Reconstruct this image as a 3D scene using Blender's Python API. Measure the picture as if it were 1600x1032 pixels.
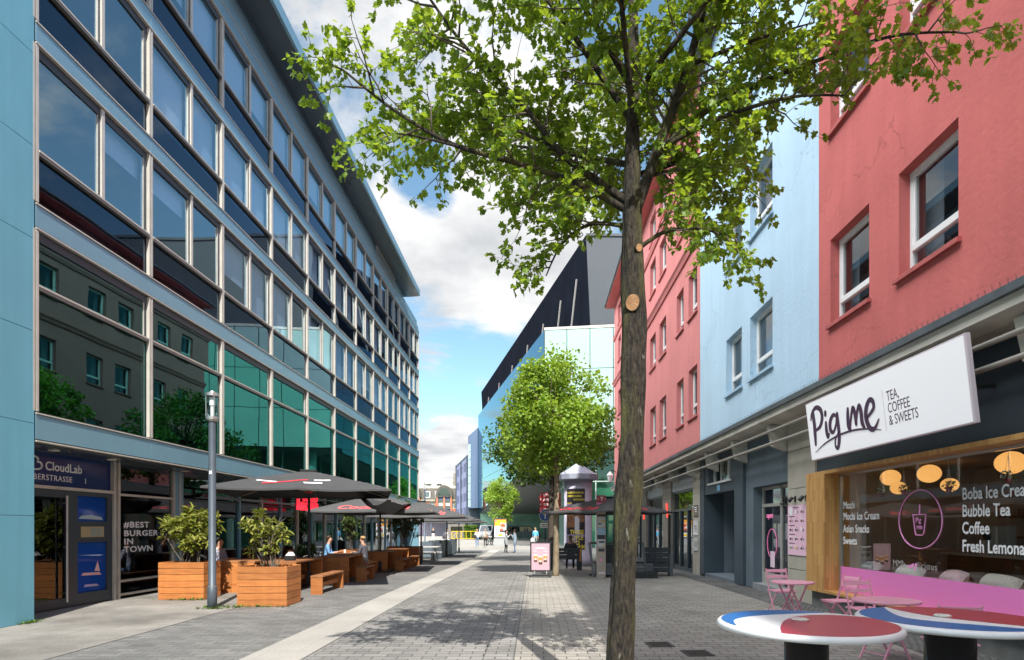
import bpy, bmesh, math, random
import numpy as np
from mathutils import Vector, Matrix, Quaternion, noise
R = math.radians
rnd = random.Random(7)

for o in list(bpy.data.objects):
    bpy.data.objects.remove(o)
scene = bpy.context.scene
COL = scene.collection

# ------------------------------------------------------------------ camera
cam_data = bpy.data.cameras.new("camera")
cam_data.sensor_width = 36.0
cam_data.lens = 20.925
cam_data.shift_x = -0.0219
cam_data.shift_y = 0.1919
cam_data.clip_start = 0.05
cam_data.clip_end = 3000
cam = bpy.data.objects.new("camera", cam_data)
cam.location = (0, 0, 1.6)
cam.rotation_euler = (R(90), 0, 0)
COL.objects.link(cam)
scene.camera = cam

# ------------------------------------------------------------------ light
SUN_EL, SUN_AZ = 48.0, 15.5          # degrees; the sun stands behind the camera, a little to +X
SUN_DIR = Vector((math.sin(R(SUN_AZ)) * math.cos(R(SUN_EL)), -math.cos(R(SUN_AZ)) * math.cos(R(SUN_EL)), math.sin(R(SUN_EL))))
sun_data = bpy.data.lights.new("sun", 'SUN')
sun_data.energy = 3.1
sun_data.angle = R(0.53)
sun_data.color = (1.0, 0.955, 0.88)
sun = bpy.data.objects.new("sun", sun_data)
sun.rotation_euler = (-SUN_DIR).to_track_quat('-Z', 'Y').to_euler()
sun.location = (10, -30, 40)
COL.objects.link(sun)

world = bpy.data.worlds.new("World")
scene.world = world
world.use_nodes = True
def build_sky():
    nt = world.node_tree
    nt.nodes.clear()
    N = lambda t: nt.nodes.new(t)
    L = nt.links.new
    out = N('ShaderNodeOutputWorld')
    sky = N('ShaderNodeTexSky')
    sky.sky_type = 'NISHITA'
    sky.sun_disc = False
    sky.sun_elevation = R(SUN_EL)
    sky.sun_rotation = R(180 - SUN_AZ)
    sky.air_density = 1.0
    sky.dust_density = 0.6
    sky.ozone_density = 1.3
    bg = N('ShaderNodeBackground'); bg.inputs[1].default_value = SKY_STRENGTH
    tint = N('ShaderNodeMix'); tint.data_type = 'RGBA'; tint.blend_type = 'MULTIPLY'; tint.inputs[0].default_value = 1.0
    L(sky.outputs[0], tint.inputs[6]); tint.inputs[7].default_value = (0.95, 1.10, 1.0, 1); L(tint.outputs[2], bg.inputs[0])
    tc = N('ShaderNodeTexCoord')
    # clouds: a flat layer seen in perspective - direction divided by height above the horizon
    sep = N('ShaderNodeSeparateXYZ'); L(tc.outputs['Generated'], sep.inputs[0])
    zc = N('ShaderNodeMath'); zc.operation = 'MAXIMUM'; L(sep.outputs[2], zc.inputs[0]); zc.inputs[1].default_value = 0.0
    za = N('ShaderNodeMath'); za.operation = 'ADD'; L(zc.outputs[0], za.inputs[0]); za.inputs[1].default_value = 0.16
    dx = N('ShaderNodeMath'); dx.operation = 'DIVIDE'; L(sep.outputs[0], dx.inputs[0]); L(za.outputs[0], dx.inputs[1])
    dy = N('ShaderNodeMath'); dy.operation = 'DIVIDE'; L(sep.outputs[1], dy.inputs[0]); L(za.outputs[0], dy.inputs[1])
    cb = N('ShaderNodeCombineXYZ'); L(dx.outputs[0], cb.inputs[0]); L(dy.outputs[0], cb.inputs[1])
    def noise_tex(scale, detail, off, rough=0.55, dist=0.0):
        mp = N('ShaderNodeMapping'); L(cb.outputs[0], mp.inputs[0]); mp.inputs['Location'].default_value = off
        n = N('ShaderNodeTexNoise'); n.inputs['Scale'].default_value = scale
        n.inputs['Detail'].default_value = detail; n.inputs['Roughness'].default_value = rough
        n.inputs['Distortion'].default_value = dist
        L(mp.outputs[0], n.inputs['Vector'])
        return n
    n1 = noise_tex(1.7, 10, CLOUD_OFF, 0.62, 0.35)
    mask = n1.outputs['Fac']
    # big banks of cloud: directions (world) where the cover is heavier (+) or open (-)
    for (d, width, amount) in CLOUD_BANKS:
        v = Vector(d).normalized()
        dot = N('ShaderNodeVectorMath'); dot.operation = 'DOT_PRODUCT'
        nrm = N('ShaderNodeVectorMath'); nrm.operation = 'NORMALIZE'
        L(tc.outputs['Generated'], nrm.inputs[0]); L(nrm.outputs[0], dot.inputs[0]); dot.inputs[1].default_value = v
        mr = N('ShaderNodeMapRange'); mr.interpolation_type = 'SMOOTHSTEP'
        mr.inputs['From Min'].default_value = math.cos(R(width)); mr.inputs['From Max'].default_value = 1.0
        mr.inputs['To Min'].default_value = 0.0; mr.inputs['To Max'].default_value = amount
        L(dot.outputs['Value'], mr.inputs['Value'])
        ad = N('ShaderNodeMath'); ad.operation = 'ADD'
        L(mask, ad.inputs[0]); L(mr.outputs[0], ad.inputs[1])
        mask = ad.outputs[0]
    cr = N('ShaderNodeMapRange'); cr.interpolation_type = 'SMOOTHSTEP'
    cr.inputs['From Min'].default_value = 0.50; cr.inputs['From Max'].default_value = 0.66
    L(mask, cr.inputs['Value'])
    # cloud body: bright tops with softly greyer thick parts
    n2 = noise_tex(3.4, 8, (CLOUD_OFF[0] + 3.1, CLOUD_OFF[1] - 0.15, 0), 0.55)
    ramp = N('ShaderNodeMapRange')
    ramp.inputs['From Min'].default_value = 0.3; ramp.inputs['From Max'].default_value = 0.7
    ramp.inputs['To Min'].default_value = 0.70; ramp.inputs['To Max'].default_value = 1.15
    L(n2.outputs['Fac'], ramp.inputs['Value'])
    col = N('ShaderNodeMix'); col.data_type = 'RGBA'
    L(ramp.outputs[0], col.inputs[0]); col.inputs[6].default_value = (0.74, 0.84, 0.98, 1); col.inputs[7].default_value = (1, 1, 1, 1)
    bgc = N('ShaderNodeBackground')
    L(col.outputs[2], bgc.inputs[0])
    st = N('ShaderNodeMath'); st.operation = 'MULTIPLY'; L(ramp.outputs[0], st.inputs[0]); st.inputs[1].default_value = CLOUD_STRENGTH
    # extra cloud added outside the view, brightened to lift the shaded side
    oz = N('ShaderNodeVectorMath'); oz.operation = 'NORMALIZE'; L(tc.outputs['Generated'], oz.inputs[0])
    od = N('ShaderNodeVectorMath'); od.operation = 'DOT_PRODUCT'; L(oz.outputs[0], od.inputs[0]); od.inputs[1].default_value = FILL_CLOUD_DIR
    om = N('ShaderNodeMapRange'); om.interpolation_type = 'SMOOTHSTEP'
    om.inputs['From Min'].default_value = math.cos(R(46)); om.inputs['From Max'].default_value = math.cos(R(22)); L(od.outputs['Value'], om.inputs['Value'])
    oa = N('ShaderNodeMath'); oa.operation = 'MULTIPLY_ADD'; L(om.outputs[0], oa.inputs[0]); oa.inputs[1].default_value = FILL_CLOUD_GAIN; oa.inputs[2].default_value = 1.0
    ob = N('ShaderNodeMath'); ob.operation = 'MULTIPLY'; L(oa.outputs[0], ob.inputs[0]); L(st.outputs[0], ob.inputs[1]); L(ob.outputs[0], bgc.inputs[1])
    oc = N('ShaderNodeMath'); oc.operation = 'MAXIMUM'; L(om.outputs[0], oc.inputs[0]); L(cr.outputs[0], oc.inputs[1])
    mix = N('ShaderNodeMixShader')
    L(oc.outputs[0], mix.inputs[0]); L(bg.outputs[0], mix.inputs[1]); L(bgc.outputs[0], mix.inputs[2])
    L(mix.outputs[0], out.inputs[0])
SKY_STRENGTH = 0.09
FILL_CLOUD_GAIN = 7.8      # gain of the added, unseen cloud above the office block that fills the shade
FILL_CLOUD_DIR = Vector((-1.0, -0.25, 1.05)).normalized()
CLOUD_OFF = (0.35, 2.2, 0.0)
CLOUD_STRENGTH = 0.40
CLOUD_BANKS = [((-0.32, 1, 0.76), 24, 0.20), ((-0.08, 1, 0.48), 11, 0.26), ((0.02, 1, 0.42), 8, 0.10), ((-0.165, 1, 0.585), 4.5, -0.34),
               ((-0.15, 1, 0.33), 11, -0.16), ((-0.20, 1, 0.27), 5, 0.12), ((-0.15, 1, 0.115), 6, 0.30), ((0.3, 1, 0.9), 18, -0.06), ((0.7, -0.1, 1.0), 40, -0.12)]
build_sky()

scene.view_settings.view_transform = 'Standard'
scene.view_settings.look = 'None'
scene.view_settings.gamma = 1.0
scene.view_settings.use_curve_mapping = False
scene.view_settings.exposure = 1.35
scene.render.engine = 'CYCLES'
scene.cycles.max_bounces = 8
scene.cycles.transparent_max_bounces = 12
scene.cycles.use_denoising = True
scene.cycles.sample_clamp_indirect = 6.0
scene.cycles.caustics_reflective = False
scene.cycles.caustics_refractive = False

# ------------------------------------------------------------------ ground profile: the street falls 0.3 m towards the far end
def gz(y):
    t = min(1.0, max(0.0, (y - 12) / 28.0))
    return -0.3 * t * t * (3 - 2 * t)

# ------------------------------------------------------------------ mesh helpers
class MB:
    """Collects faces with material slots; build() links them as one mesh object."""
    def __init__(s):
        s.v = []; s.f = []; s.mi = []; s.sm = []; s.slot = 0; s.smooth = False
    def _add(s, vs, fs):
        b = len(s.v)
        s.v.extend([tuple(p) for p in vs])
        for f in fs:
            s.f.append([b + i for i in f]); s.mi.append(s.slot); s.sm.append(s.smooth)
        return s
    def face(s, pts):
        return s._add(pts, [list(range(len(pts)))])
    def box(s, x0, x1, y0, y1, z0, z1):
        if x0 > x1: x0, x1 = x1, x0
        if y0 > y1: y0, y1 = y1, y0
        if z0 > z1: z0, z1 = z1, z0
        vs = [(x0,y0,z0),(x1,y0,z0),(x1,y1,z0),(x0,y1,z0),(x0,y0,z1),(x1,y0,z1),(x1,y1,z1),(x0,y1,z1)]
        return s._add(vs, [(3,2,1,0),(4,5,6,7),(0,1,5,4),(1,2,6,5),(2,3,7,6),(3,0,4,7)])
    def hexa(s, lo, hi):
        """lo, hi: four points each, counter-clockwise seen from the hi side"""
        return s._add(list(lo) + list(hi), [(3,2,1,0),(4,5,6,7),(0,1,5,4),(1,2,6,5),(2,3,7,6),(3,0,4,7)])
    def beam(s, p0, p1, w, h, up=(0,0,1)):
        p0 = Vector(p0); p1 = Vector(p1); d = (p1 - p0).normalized()
        u = Vector(up)
        if abs(d.dot(u)) > 0.99: u = Vector((0, 1, 0))
        a = d.cross(u).normalized() * (w / 2); b = a.cross(d).normalized() * (h / 2)
        lo = [p0 - a - b, p0 + a - b, p0 + a + b, p0 - a + b]
        hi = [q + (p1 - p0) for q in lo]
        return s.hexa(lo, hi)
    def extrude(s, poly, vec):
        """closed 3-D polygon pushed along vec"""
        n = len(poly); v = Vector(vec)
        lo = [Vector(p) for p in poly]; hi = [p + v for p in lo]
        fs = [list(range(n))[::-1], list(range(n, 2 * n))]
        for i in range(n):
            j = (i + 1) % n
            fs.append([i, j, n + j, n + i])
        return s._add(lo + hi, fs)
    def tube(s, pts, rad, n=8, cap=True):
        pts = [Vector(p) for p in pts]
        if not hasattr(rad, '__len__'): rad = [rad] * len(pts)
        m = len(pts); vs = []; fs = []
        ref = None
        for i, p in enumerate(pts):
            d = (pts[min(i + 1, m - 1)] - pts[max(i - 1, 0)])
            if d.length < 1e-9: d = Vector((0, 0, 1))
            d.normalize()
            if ref is None:
                ref = Vector((1, 0, 0)) if abs(d.x) < 0.9 else Vector((0, 1, 0))
            a = (ref - d * ref.dot(d))
            if a.length < 1e-6: a = d.orthogonal()
            a.normalize(); ref = a
            b = d.cross(a)
            for k in range(n):
                t = 2 * math.pi * k / n
                vs.append(p + (a * math.cos(t) + b * math.sin(t)) * rad[i])
        for i in range(m - 1):
            for k in range(n):
                k2 = (k + 1) % n
                fs.append([i*n+k, i*n+k2, (i+1)*n+k2, (i+1)*n+k])
        if cap:
            fs.append(list(range(n))[::-1]); fs.append([(m-1)*n+k for k in range(n)])
        return s._add(vs, fs)
    def lathe(s, prof, c=(0, 0, 0), n=24):
        vs = []; fs = []; m = len(prof)
        for (r, z) in prof:
            for k in range(n):
                t = 2 * math.pi * k / n
                vs.append((c[0] + r * math.cos(t), c[1] + r * math.sin(t), c[2] + z))
        for i in range(m - 1):
            for k in range(n):
                k2 = (k + 1) % n
                fs.append([i*n+k, i*n+k2, (i+1)*n+k2, (i+1)*n+k])
        fs.append(list(range(n))[::-1]); fs.append([(m-1)*n+k for k in range(n)])
        return s._add(vs, fs)
    def ball(s, c, rx, ry, rz, n=12, m=8):
        prof = []
        vs = []; fs = []
        for i in range(1, m):
            a = math.pi * i / m
            for k in range(n):
                t = 2 * math.pi * k / n
                vs.append((c[0] + rx * math.sin(a) * math.cos(t), c[1] + ry * math.sin(a) * math.sin(t), c[2] - rz * math.cos(a)))
        vs.append((c[0], c[1], c[2] - rz)); vs.append((c[0], c[1], c[2] + rz))
        for i in range(m - 2):
            for k in range(n):
                k2 = (k + 1) % n
                fs.append([i*n+k, i*n+k2, (i+1)*n+k2, (i+1)*n+k])
        q = (m - 1) * n
        for k in range(n):
            k2 = (k + 1) % n
            fs.append([q, k2, k]); fs.append([q + 1, (m-2)*n+k, (m-2)*n+k2])
        return s._add(vs, fs)
    def build(s, name, mats, parent=None, bevel=0.0, world=False):
        me = bpy.data.meshes.new(name)
        off = Vector((0, 0, 0))
        if parent is not None and world: off = ORIGIN[parent.name]
        vs = [(p[0] - off[0], p[1] - off[1], p[2] - off[2]) for p in s.v]
        me.from_pydata(vs, [], s.f)
        if not isinstance(mats, (list, tuple)): mats = [mats]
        for m in mats: me.materials.append(m)
        me.polygons.foreach_set('material_index', s.mi)
        me.polygons.foreach_set('use_smooth', s.sm)
        me.update()
        return link(name, me, parent, bevel)

ORIGIN = {}
def link(name, me, parent=None, bevel=0.0):
    o = bpy.data.objects.new(name, me)
    COL.objects.link(o)
    if parent is not None:
        o.parent = parent
        ORIGIN[o.name] = ORIGIN[parent.name]
    else:
        ORIGIN[o.name] = Vector((0, 0, 0))
    if bevel:
        b = o.modifiers.new('bevel', 'BEVEL'); b.width = bevel; b.segments = 2; b.limit_method = 'ANGLE'; b.angle_limit = R(40)
    return o

def tag(o, label, cat, group=None):
    o['label'] = label; o['category'] = cat
    if group: o['group'] = group
    return o

def thing(name, label, cat, loc=(0, 0, 0), rz=0.0, group=None):
    o = bpy.data.objects.new(name, None)
    o.empty_display_size = 0.2
    COL.objects.link(o)
    o.location = loc; o.rotation_euler = (0, 0, rz)
    ORIGIN[o.name] = Vector(loc)
    return tag(o, label, cat, group)

def dup(root, loc, rz, label=None):
    r = root.copy(); COL.objects.link(r); r.location = loc; r.rotation_euler = (0, 0, rz)
    ORIGIN[r.name] = Vector(loc)
    if label: r['label'] = label
    for ch in list(root.children):
        c = ch.copy(); COL.objects.link(c); c.parent = r; ORIGIN[c.name] = Vector(loc)
        for g in list(ch.children):
            d = g.copy(); COL.objects.link(d); d.parent = c; ORIGIN[d.name] = Vector(loc)
    return r

def structure(o):
    o['kind'] = 'structure'
    return o

def text_mesh(body, size, o, xd, up, align='LEFT', bold=0.0, sx=1.0, ext=0.002, shear=0.0, spacing=1.0):
    """lettering as vertices/faces: o = baseline start, xd = reading direction, up = letter up"""
    cu = bpy.data.curves.new('lettering', 'FONT')
    cu.body = body; cu.size = size; cu.align_x = align; cu.offset = bold * size; cu.extrude = ext
    cu.resolution_u = 3; cu.shear = shear; cu.space_character = spacing
    ob = bpy.data.objects.new('lettering', cu)
    me = bpy.data.meshes.new_from_object(ob)
    o = Vector(o); xd = Vector(xd).normalized(); up = Vector(up).normalized(); nn = xd.cross(up)
    vs = [o + xd * (v.co.x * sx) + up * v.co.y + nn * v.co.z for v in me.vertices]
    fs = [list(p.vertices) for p in me.polygons]
    bpy.data.objects.remove(ob); bpy.data.curves.remove(cu); bpy.data.meshes.remove(me)
    return vs, fs
def add_text(mb, *a, **k):
    vs, fs = text_mesh(*a, **k)
    mb._add(vs, fs)
    return mb

def catmull(pts, sub=6):
    pts = [Vector(p) for p in pts]
    out = []
    for i in range(len(pts) - 1):
        p0 = pts[max(i - 1, 0)]; p1 = pts[i]; p2 = pts[i + 1]; p3 = pts[min(i + 2, len(pts) - 1)]
        for k in range(sub):
            t = k / sub
            out.append(0.5 * ((2 * p1) + (p2 - p0) * t + (2 * p0 - 5 * p1 + 4 * p2 - p3) * t * t + (3 * p1 - p0 - 3 * p2 + p3) * t ** 3))
    out.append(pts[-1])
    return out

# ------------------------------------------------------------------ materials
MATS = {}
def mat(name, col, rough=0.6, metal=0.0, var=0.0, scale=4.0, bump=0.0, bscale=40.0, col2=None, stretch=None, spec=0.5, rand=0.0, emit=0.0, detail=4.0, isl=0.0, streak=0.0, crack=0.0):
    if name in MATS: return MATS[name]
    m = bpy.data.materials.new(name); m.use_nodes = True
    nt = m.node_tree; N = nt.nodes; L = nt.links.new
    b = N['Principled BSDF']
    b.inputs['Roughness'].default_value = rough; b.inputs['Metallic'].default_value = metal
    b.inputs['Specular IOR Level'].default_value = spec
    c = (*col, 1)
    b.inputs['Base Color'].default_value = c
    tc = N.new('ShaderNodeTexCoord')
    vec = tc.outputs['Object']
    if stretch:
        mp = N.new('ShaderNodeMapping'); mp.inputs['Scale'].default_value = stretch; L(vec, mp.inputs[0]); vec = mp.outputs[0]
    outc = None
    if var or col2:
        n = N.new('ShaderNodeTexNoise'); n.inputs['Scale'].default_value = scale; n.inputs['Detail'].default_value = detail
        L(vec, n.inputs['Vector'])
        r = N.new('ShaderNodeMapRange'); r.inputs['From Min'].default_value = 0.3; r.inputs['From Max'].default_value = 0.7
        L(n.outputs['Fac'], r.inputs['Value'])
        mx = N.new('ShaderNodeMix'); mx.data_type = 'RGBA'
        L(r.outputs[0], mx.inputs[0])
        if col2 is None:
            mx.inputs[6].default_value = (*[x * (1 - var) for x in col], 1); mx.inputs[7].default_value = (*[min(1, x * (1 + var)) for x in col], 1)
        else:
            mx.inputs[6].default_value = c; mx.inputs[7].default_value = (*col2, 1)
        outc = mx.outputs[2]
    if rand:
        oi = N.new('ShaderNodeObjectInfo')
        hs = N.new('ShaderNodeHueSaturation')
        rr = N.new('ShaderNodeMapRange'); rr.inputs['To Min'].default_value = 1 - rand; rr.inputs['To Max'].default_value = 1 + rand
        L(oi.outputs['Random'], rr.inputs['Value']); L(rr.outputs[0], hs.inputs['Value'])
        if outc is not None: L(outc, hs.inputs['Color'])
        else: hs.inputs['Color'].default_value = c
        outc = hs.outputs[0]
    def scaled(src, val):
        vm = N.new('ShaderNodeVectorMath'); vm.operation = 'SCALE'
        if src is not None: L(src, vm.inputs[0])
        else: vm.inputs[0].default_value = col
        L(val, vm.inputs['Scale']); return vm.outputs[0]
    if isl:
        ge = N.new('ShaderNodeNewGeometry'); ir = N.new('ShaderNodeMapRange'); ir.inputs['To Min'].default_value = 1 - isl; ir.inputs['To Max'].default_value = 1 + isl
        L(ge.outputs['Random Per Island'], ir.inputs['Value']); outc = scaled(outc, ir.outputs[0])
    if streak:
        smp = N.new('ShaderNodeMapping'); smp.inputs['Scale'].default_value = (3.0, 3.0, 0.22); L(tc.outputs['Object'], smp.inputs[0])
        sn = N.new('ShaderNodeTexNoise'); sn.inputs['Scale'].default_value = 1.6; sn.inputs['Detail'].default_value = 7; sn.inputs['Roughness'].default_value = 0.65; L(smp.outputs[0], sn.inputs['Vector'])
        sr = N.new('ShaderNodeMapRange'); sr.inputs['From Min'].default_value = 0.3; sr.inputs['From Max'].default_value = 0.7; sr.inputs['To Min'].default_value = 1 - streak; sr.inputs['To Max'].default_value = 1 + streak * 0.7
        L(sn.outputs['Fac'], sr.inputs['Value']); outc = scaled(outc, sr.outputs[0])
    if crack:
        # hairline cracks in the render, only in places
        cm = N.new('ShaderNodeTexNoise'); cm.inputs['Scale'].default_value = 1.3; cm.inputs['Detail'].default_value = 5; L(tc.outputs['Object'], cm.inputs['Vector'])
        cv = N.new('ShaderNodeVectorMath'); cv.operation = 'MULTIPLY_ADD'; L(cm.outputs['Color'], cv.inputs[0]); cv.inputs[1].default_value = (0.9, 0.9, 0.9); L(tc.outputs['Object'], cv.inputs[2])
        vo = N.new('ShaderNodeTexVoronoi'); vo.feature = 'DISTANCE_TO_EDGE'; vo.inputs['Scale'].default_value = 0.45; L(cv.outputs[0], vo.inputs['Vector'])
        cl = N.new('ShaderNodeMapRange'); cl.inputs['From Min'].default_value = 0.002; cl.inputs['From Max'].default_value = 0.006; cl.inputs['To Min'].default_value = 1.0; cl.inputs['To Max'].default_value = 0.0; L(vo.outputs['Distance'], cl.inputs['Value'])
        ck = N.new('ShaderNodeTexNoise'); ck.inputs['Scale'].default_value = 0.6; L(tc.outputs['Object'], ck.inputs['Vector'])
        cw = N.new('ShaderNodeMapRange'); cw.inputs['From Min'].default_value = 0.46; cw.inputs['From Max'].default_value = 0.60; L(ck.outputs['Fac'], cw.inputs['Value'])
        c1 = N.new('ShaderNodeMath'); c1.operation = 'MULTIPLY'; L(cl.outputs[0], c1.inputs[0]); L(cw.outputs[0], c1.inputs[1])
        c2 = N.new('ShaderNodeMath'); c2.operation = 'MULTIPLY_ADD'; L(c1.outputs[0], c2.inputs[0]); c2.inputs[1].default_value = -crack; c2.inputs[2].default_value = 1.0
        outc = scaled(outc, c2.outputs[0])
    if outc is not None: L(outc, b.inputs['Base Color'])
    if emit:
        b.inputs['Emission Color'].default_value = c; b.inputs['Emission Strength'].default_value = emit
    if bump:
        n = N.new('ShaderNodeTexNoise'); n.inputs['Scale'].default_value = bscale; n.inputs['Detail'].default_value = 5
        L(vec, n.inputs['Vector'])
        bp = N.new('ShaderNodeBump'); bp.inputs['Strength'].default_value = bump; bp.inputs['Distance'].default_value = 0.02
        L(n.outputs['Fac'], bp.inputs['Height']); L(bp.outputs[0], b.inputs['Normal'])
    MATS[name] = m
    return m

def glass(name, tint, ior=1.9, gl=(0.9, 0.95, 1.0), rough=0.0, add=0.0, wob=0.0):
    """coated window glass: tinted view through, mirror by Fresnel"""
    if name in MATS: return MATS[name]
    m = bpy.data.materials.new(name); m.use_nodes = True
    nt = m.node_tree; nt.nodes.clear(); N = nt.nodes.new; L = nt.links.new
    out = N('ShaderNodeOutputMaterial'); mix = N('ShaderNodeMixShader')
    t = N('ShaderNodeBsdfTransparent'); t.inputs[0].default_value = (*tint, 1)
    g = N('ShaderNodeBsdfGlossy'); g.inputs['Color'].default_value = (*gl, 1); g.inputs['Roughness'].default_value = rough
    fr = N('ShaderNodeFresnel')
    ad = N('ShaderNodeMath'); ad.operation = 'ADD'; ad.use_clamp = True; ad.inputs[1].default_value = add
    # the same reflectance from either side of the sheet
    geo = N('ShaderNodeNewGeometry'); io = N('ShaderNodeMix'); io.data_type = 'FLOAT'
    L(geo.outputs['Backfacing'], io.inputs[0]); io.inputs[2].default_value = ior; io.inputs[3].default_value = 1.0 / ior
    L(io.outputs[0], fr.inputs['IOR'])
    if wob:
        tc = N('ShaderNodeTexCoord'); n = N('ShaderNodeTexNoise'); n.inputs['Scale'].default_value = 0.5; n.inputs['Detail'].default_value = 1
        L(tc.outputs['Object'], n.inputs['Vector'])
        bp = N('ShaderNodeBump'); bp.inputs['Strength'].default_value = wob; bp.inputs['Distance'].default_value = 0.1
        L(n.outputs['Fac'], bp.inputs['Height']); L(bp.outputs[0], g.inputs['Normal'])
    L(fr.outputs[0], ad.inputs[0]); L(ad.outputs[0], mix.inputs[0]); L(t.outputs[0], mix.inputs[1]); L(g.outputs[0], mix.inputs[2])
    L(mix.outputs[0], out.inputs[0])
    MATS[name] = m
    return m

def paver_mat(name, c1, c2, mortar, bw, bh, msize=0.008, rot=0.0, dirt=0.25, offset=0.5, bump=0.4, warm=None, squash=1.0):
    m = bpy.data.materials.new(name); m.use_nodes = True
    nt = m.node_tree; N = nt.nodes.new; L = nt.links.new
    b = nt.nodes['Principled BSDF']; b.inputs['Roughness'].default_value = 0.85; b.inputs['Specular IOR Level'].default_value = 0.3
    tc = N('ShaderNodeTexCoord'); mp = N('ShaderNodeMapping'); mp.inputs['Rotation'].default_value = (0, 0, rot)
    L(tc.outputs['Object'], mp.inputs[0])
    # joints wander a little, as hand-laid paving does
    wn = N('ShaderNodeTexNoise'); wn.inputs['Scale'].default_value = 0.9; wn.inputs['Detail'].default_value = 2
    L(mp.outputs[0], wn.inputs['Vector'])
    wv = N('ShaderNodeVectorMath'); wv.operation = 'MULTIPLY_ADD'
    L(wn.outputs['Color'], wv.inputs[0]); wv.inputs[1].default_value = (0.05, 0.05, 0); L(mp.outputs[0], wv.inputs[2])
    br = N('ShaderNodeTexBrick')
    br.inputs['Scale'].default_value = 1.0; br.inputs['Brick Width'].default_value = bw; br.inputs['Row Height'].default_value = bh
    br.inputs['Mortar Size'].default_value = msize; br.inputs['Mortar Smooth'].default_value = 0.25; br.inputs['Bias'].default_value = 0.0
    br.offset = offset
    br.inputs['Color1'].default_value = (*c1, 1); br.inputs['Color2'].default_value = (*c2, 1); br.inputs['Mortar'].default_value = (*mortar, 1)
    L(wv.outputs[0], br.inputs['Vector'])
    # large stains
    n1 = N('ShaderNodeTexNoise'); n1.inputs['Scale'].default_value = 0.55; n1.inputs['Detail'].default_value = 7; n1.inputs['Roughness'].default_value = 0.65
    L(tc.outputs['Object'], n1.inputs['Vector'])
    r1 = N('ShaderNodeMapRange'); r1.inputs['From Min'].default_value = 0.3; r1.inputs['From Max'].default_value = 0.7
    r1.inputs['To Min'].default_value = 1 - dirt; r1.inputs['To Max'].default_value = 1 + dirt * 0.7
    L(n1.outputs['Fac'], r1.inputs['Value'])
    n2 = N('ShaderNodeTexNoise'); n2.inputs['Scale'].default_value = 38; n2.inputs['Detail'].default_value = 3
    L(tc.outputs['Object'], n2.inputs['Vector'])
    r2 = N('ShaderNodeMapRange'); r2.inputs['From Min'].default_value = 0.25; r2.inputs['From Max'].default_value = 0.75
    r2.inputs['To Min'].default_value = 0.8; r2.inputs['To Max'].default_value = 1.2
    L(n2.outputs['Fac'], r2.inputs['Value'])
    # chewing-gum and paint spots
    vo = N('ShaderNodeTexVoronoi'); vo.inputs['Scale'].default_value = 1.6; L(tc.outputs['Object'], vo.inputs['Vector'])
    vr = N('ShaderNodeMapRange'); vr.inputs['From Min'].default_value = 0.026; vr.inputs['From Max'].default_value = 0.04
    vr.inputs['To Min'].default_value = 1.55; vr.inputs['To Max'].default_value = 1.0
    L(vo.outputs['Distance'], vr.inputs['Value'])
    m1 = N('ShaderNodeMath'); m1.operation = 'MULTIPLY'; L(r1.outputs[0], m1.inputs[0]); L(r2.outputs[0], m1.inputs[1])
    m2 = N('ShaderNodeMath'); m2.operation = 'MULTIPLY'; L(m1.outputs[0], m2.inputs[0]); L(vr.outputs[0], m2.inputs[1])
    vm = N('ShaderNodeVectorMath'); vm.operation = 'SCALE'; L(br.outputs['Color'], vm.inputs[0]); L(m2.outputs[0], vm.inputs['Scale'])
    L(vm.outputs[0], b.inputs['Base Color'])
    hm = N('ShaderNodeMath'); hm.operation = 'MULTIPLY_ADD'; L(n2.outputs['Fac'], hm.inputs[0]); hm.inputs[1].default_value = 0.25
    iv = N('ShaderNodeMath'); iv.operation = 'SUBTRACT'; iv.inputs[0].default_value = 1.0; L(br.outputs['Fac'], iv.inputs[1])
    L(iv.outputs[0], hm.inputs[2])
    bp = N('ShaderNodeBump'); bp.inputs['Strength'].default_value = bump; bp.inputs['Distance'].default_value = 0.012
    L(hm.outputs[0], bp.inputs['Height']); L(bp.outputs[0], b.inputs['Normal'])
    MATS[name] = m
    return m

def leaf_mat(name, c1, c2, trans, tfac=0.4):
    m = bpy.data.materials.new(name); m.use_nodes = True
    nt = m.node_tree; nt.nodes.clear(); N = nt.nodes.new; L = nt.links.new
    out = N('ShaderNodeOutputMaterial')
    geo = N('ShaderNodeNewGeometry')
    mx = N('ShaderNodeMix'); mx.data_type = 'RGBA'; L(geo.outputs['Random Per Island'], mx.inputs[0])
    mx.inputs[6].default_value = (*c1, 1); mx.inputs[7].default_value = (*c2, 1)
    d = N('ShaderNodeBsdfPrincipled'); d.inputs['Roughness'].default_value = 0.45; d.inputs['Specular IOR Level'].default_value = 0.35
    L(mx.outputs[2], d.inputs['Base Color'])
    t = N('ShaderNodeBsdfTranslucent'); t.inputs['Color'].default_value = (*trans, 1)
    ms = N('ShaderNodeMixShader'); ms.inputs[0].default_value = tfac
    L(d.outputs[0], ms.inputs[1]); L(t.outputs[0], ms.inputs[2]); L(ms.outputs[0], out.inputs[0])
    MATS[name] = m
    return m

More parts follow.
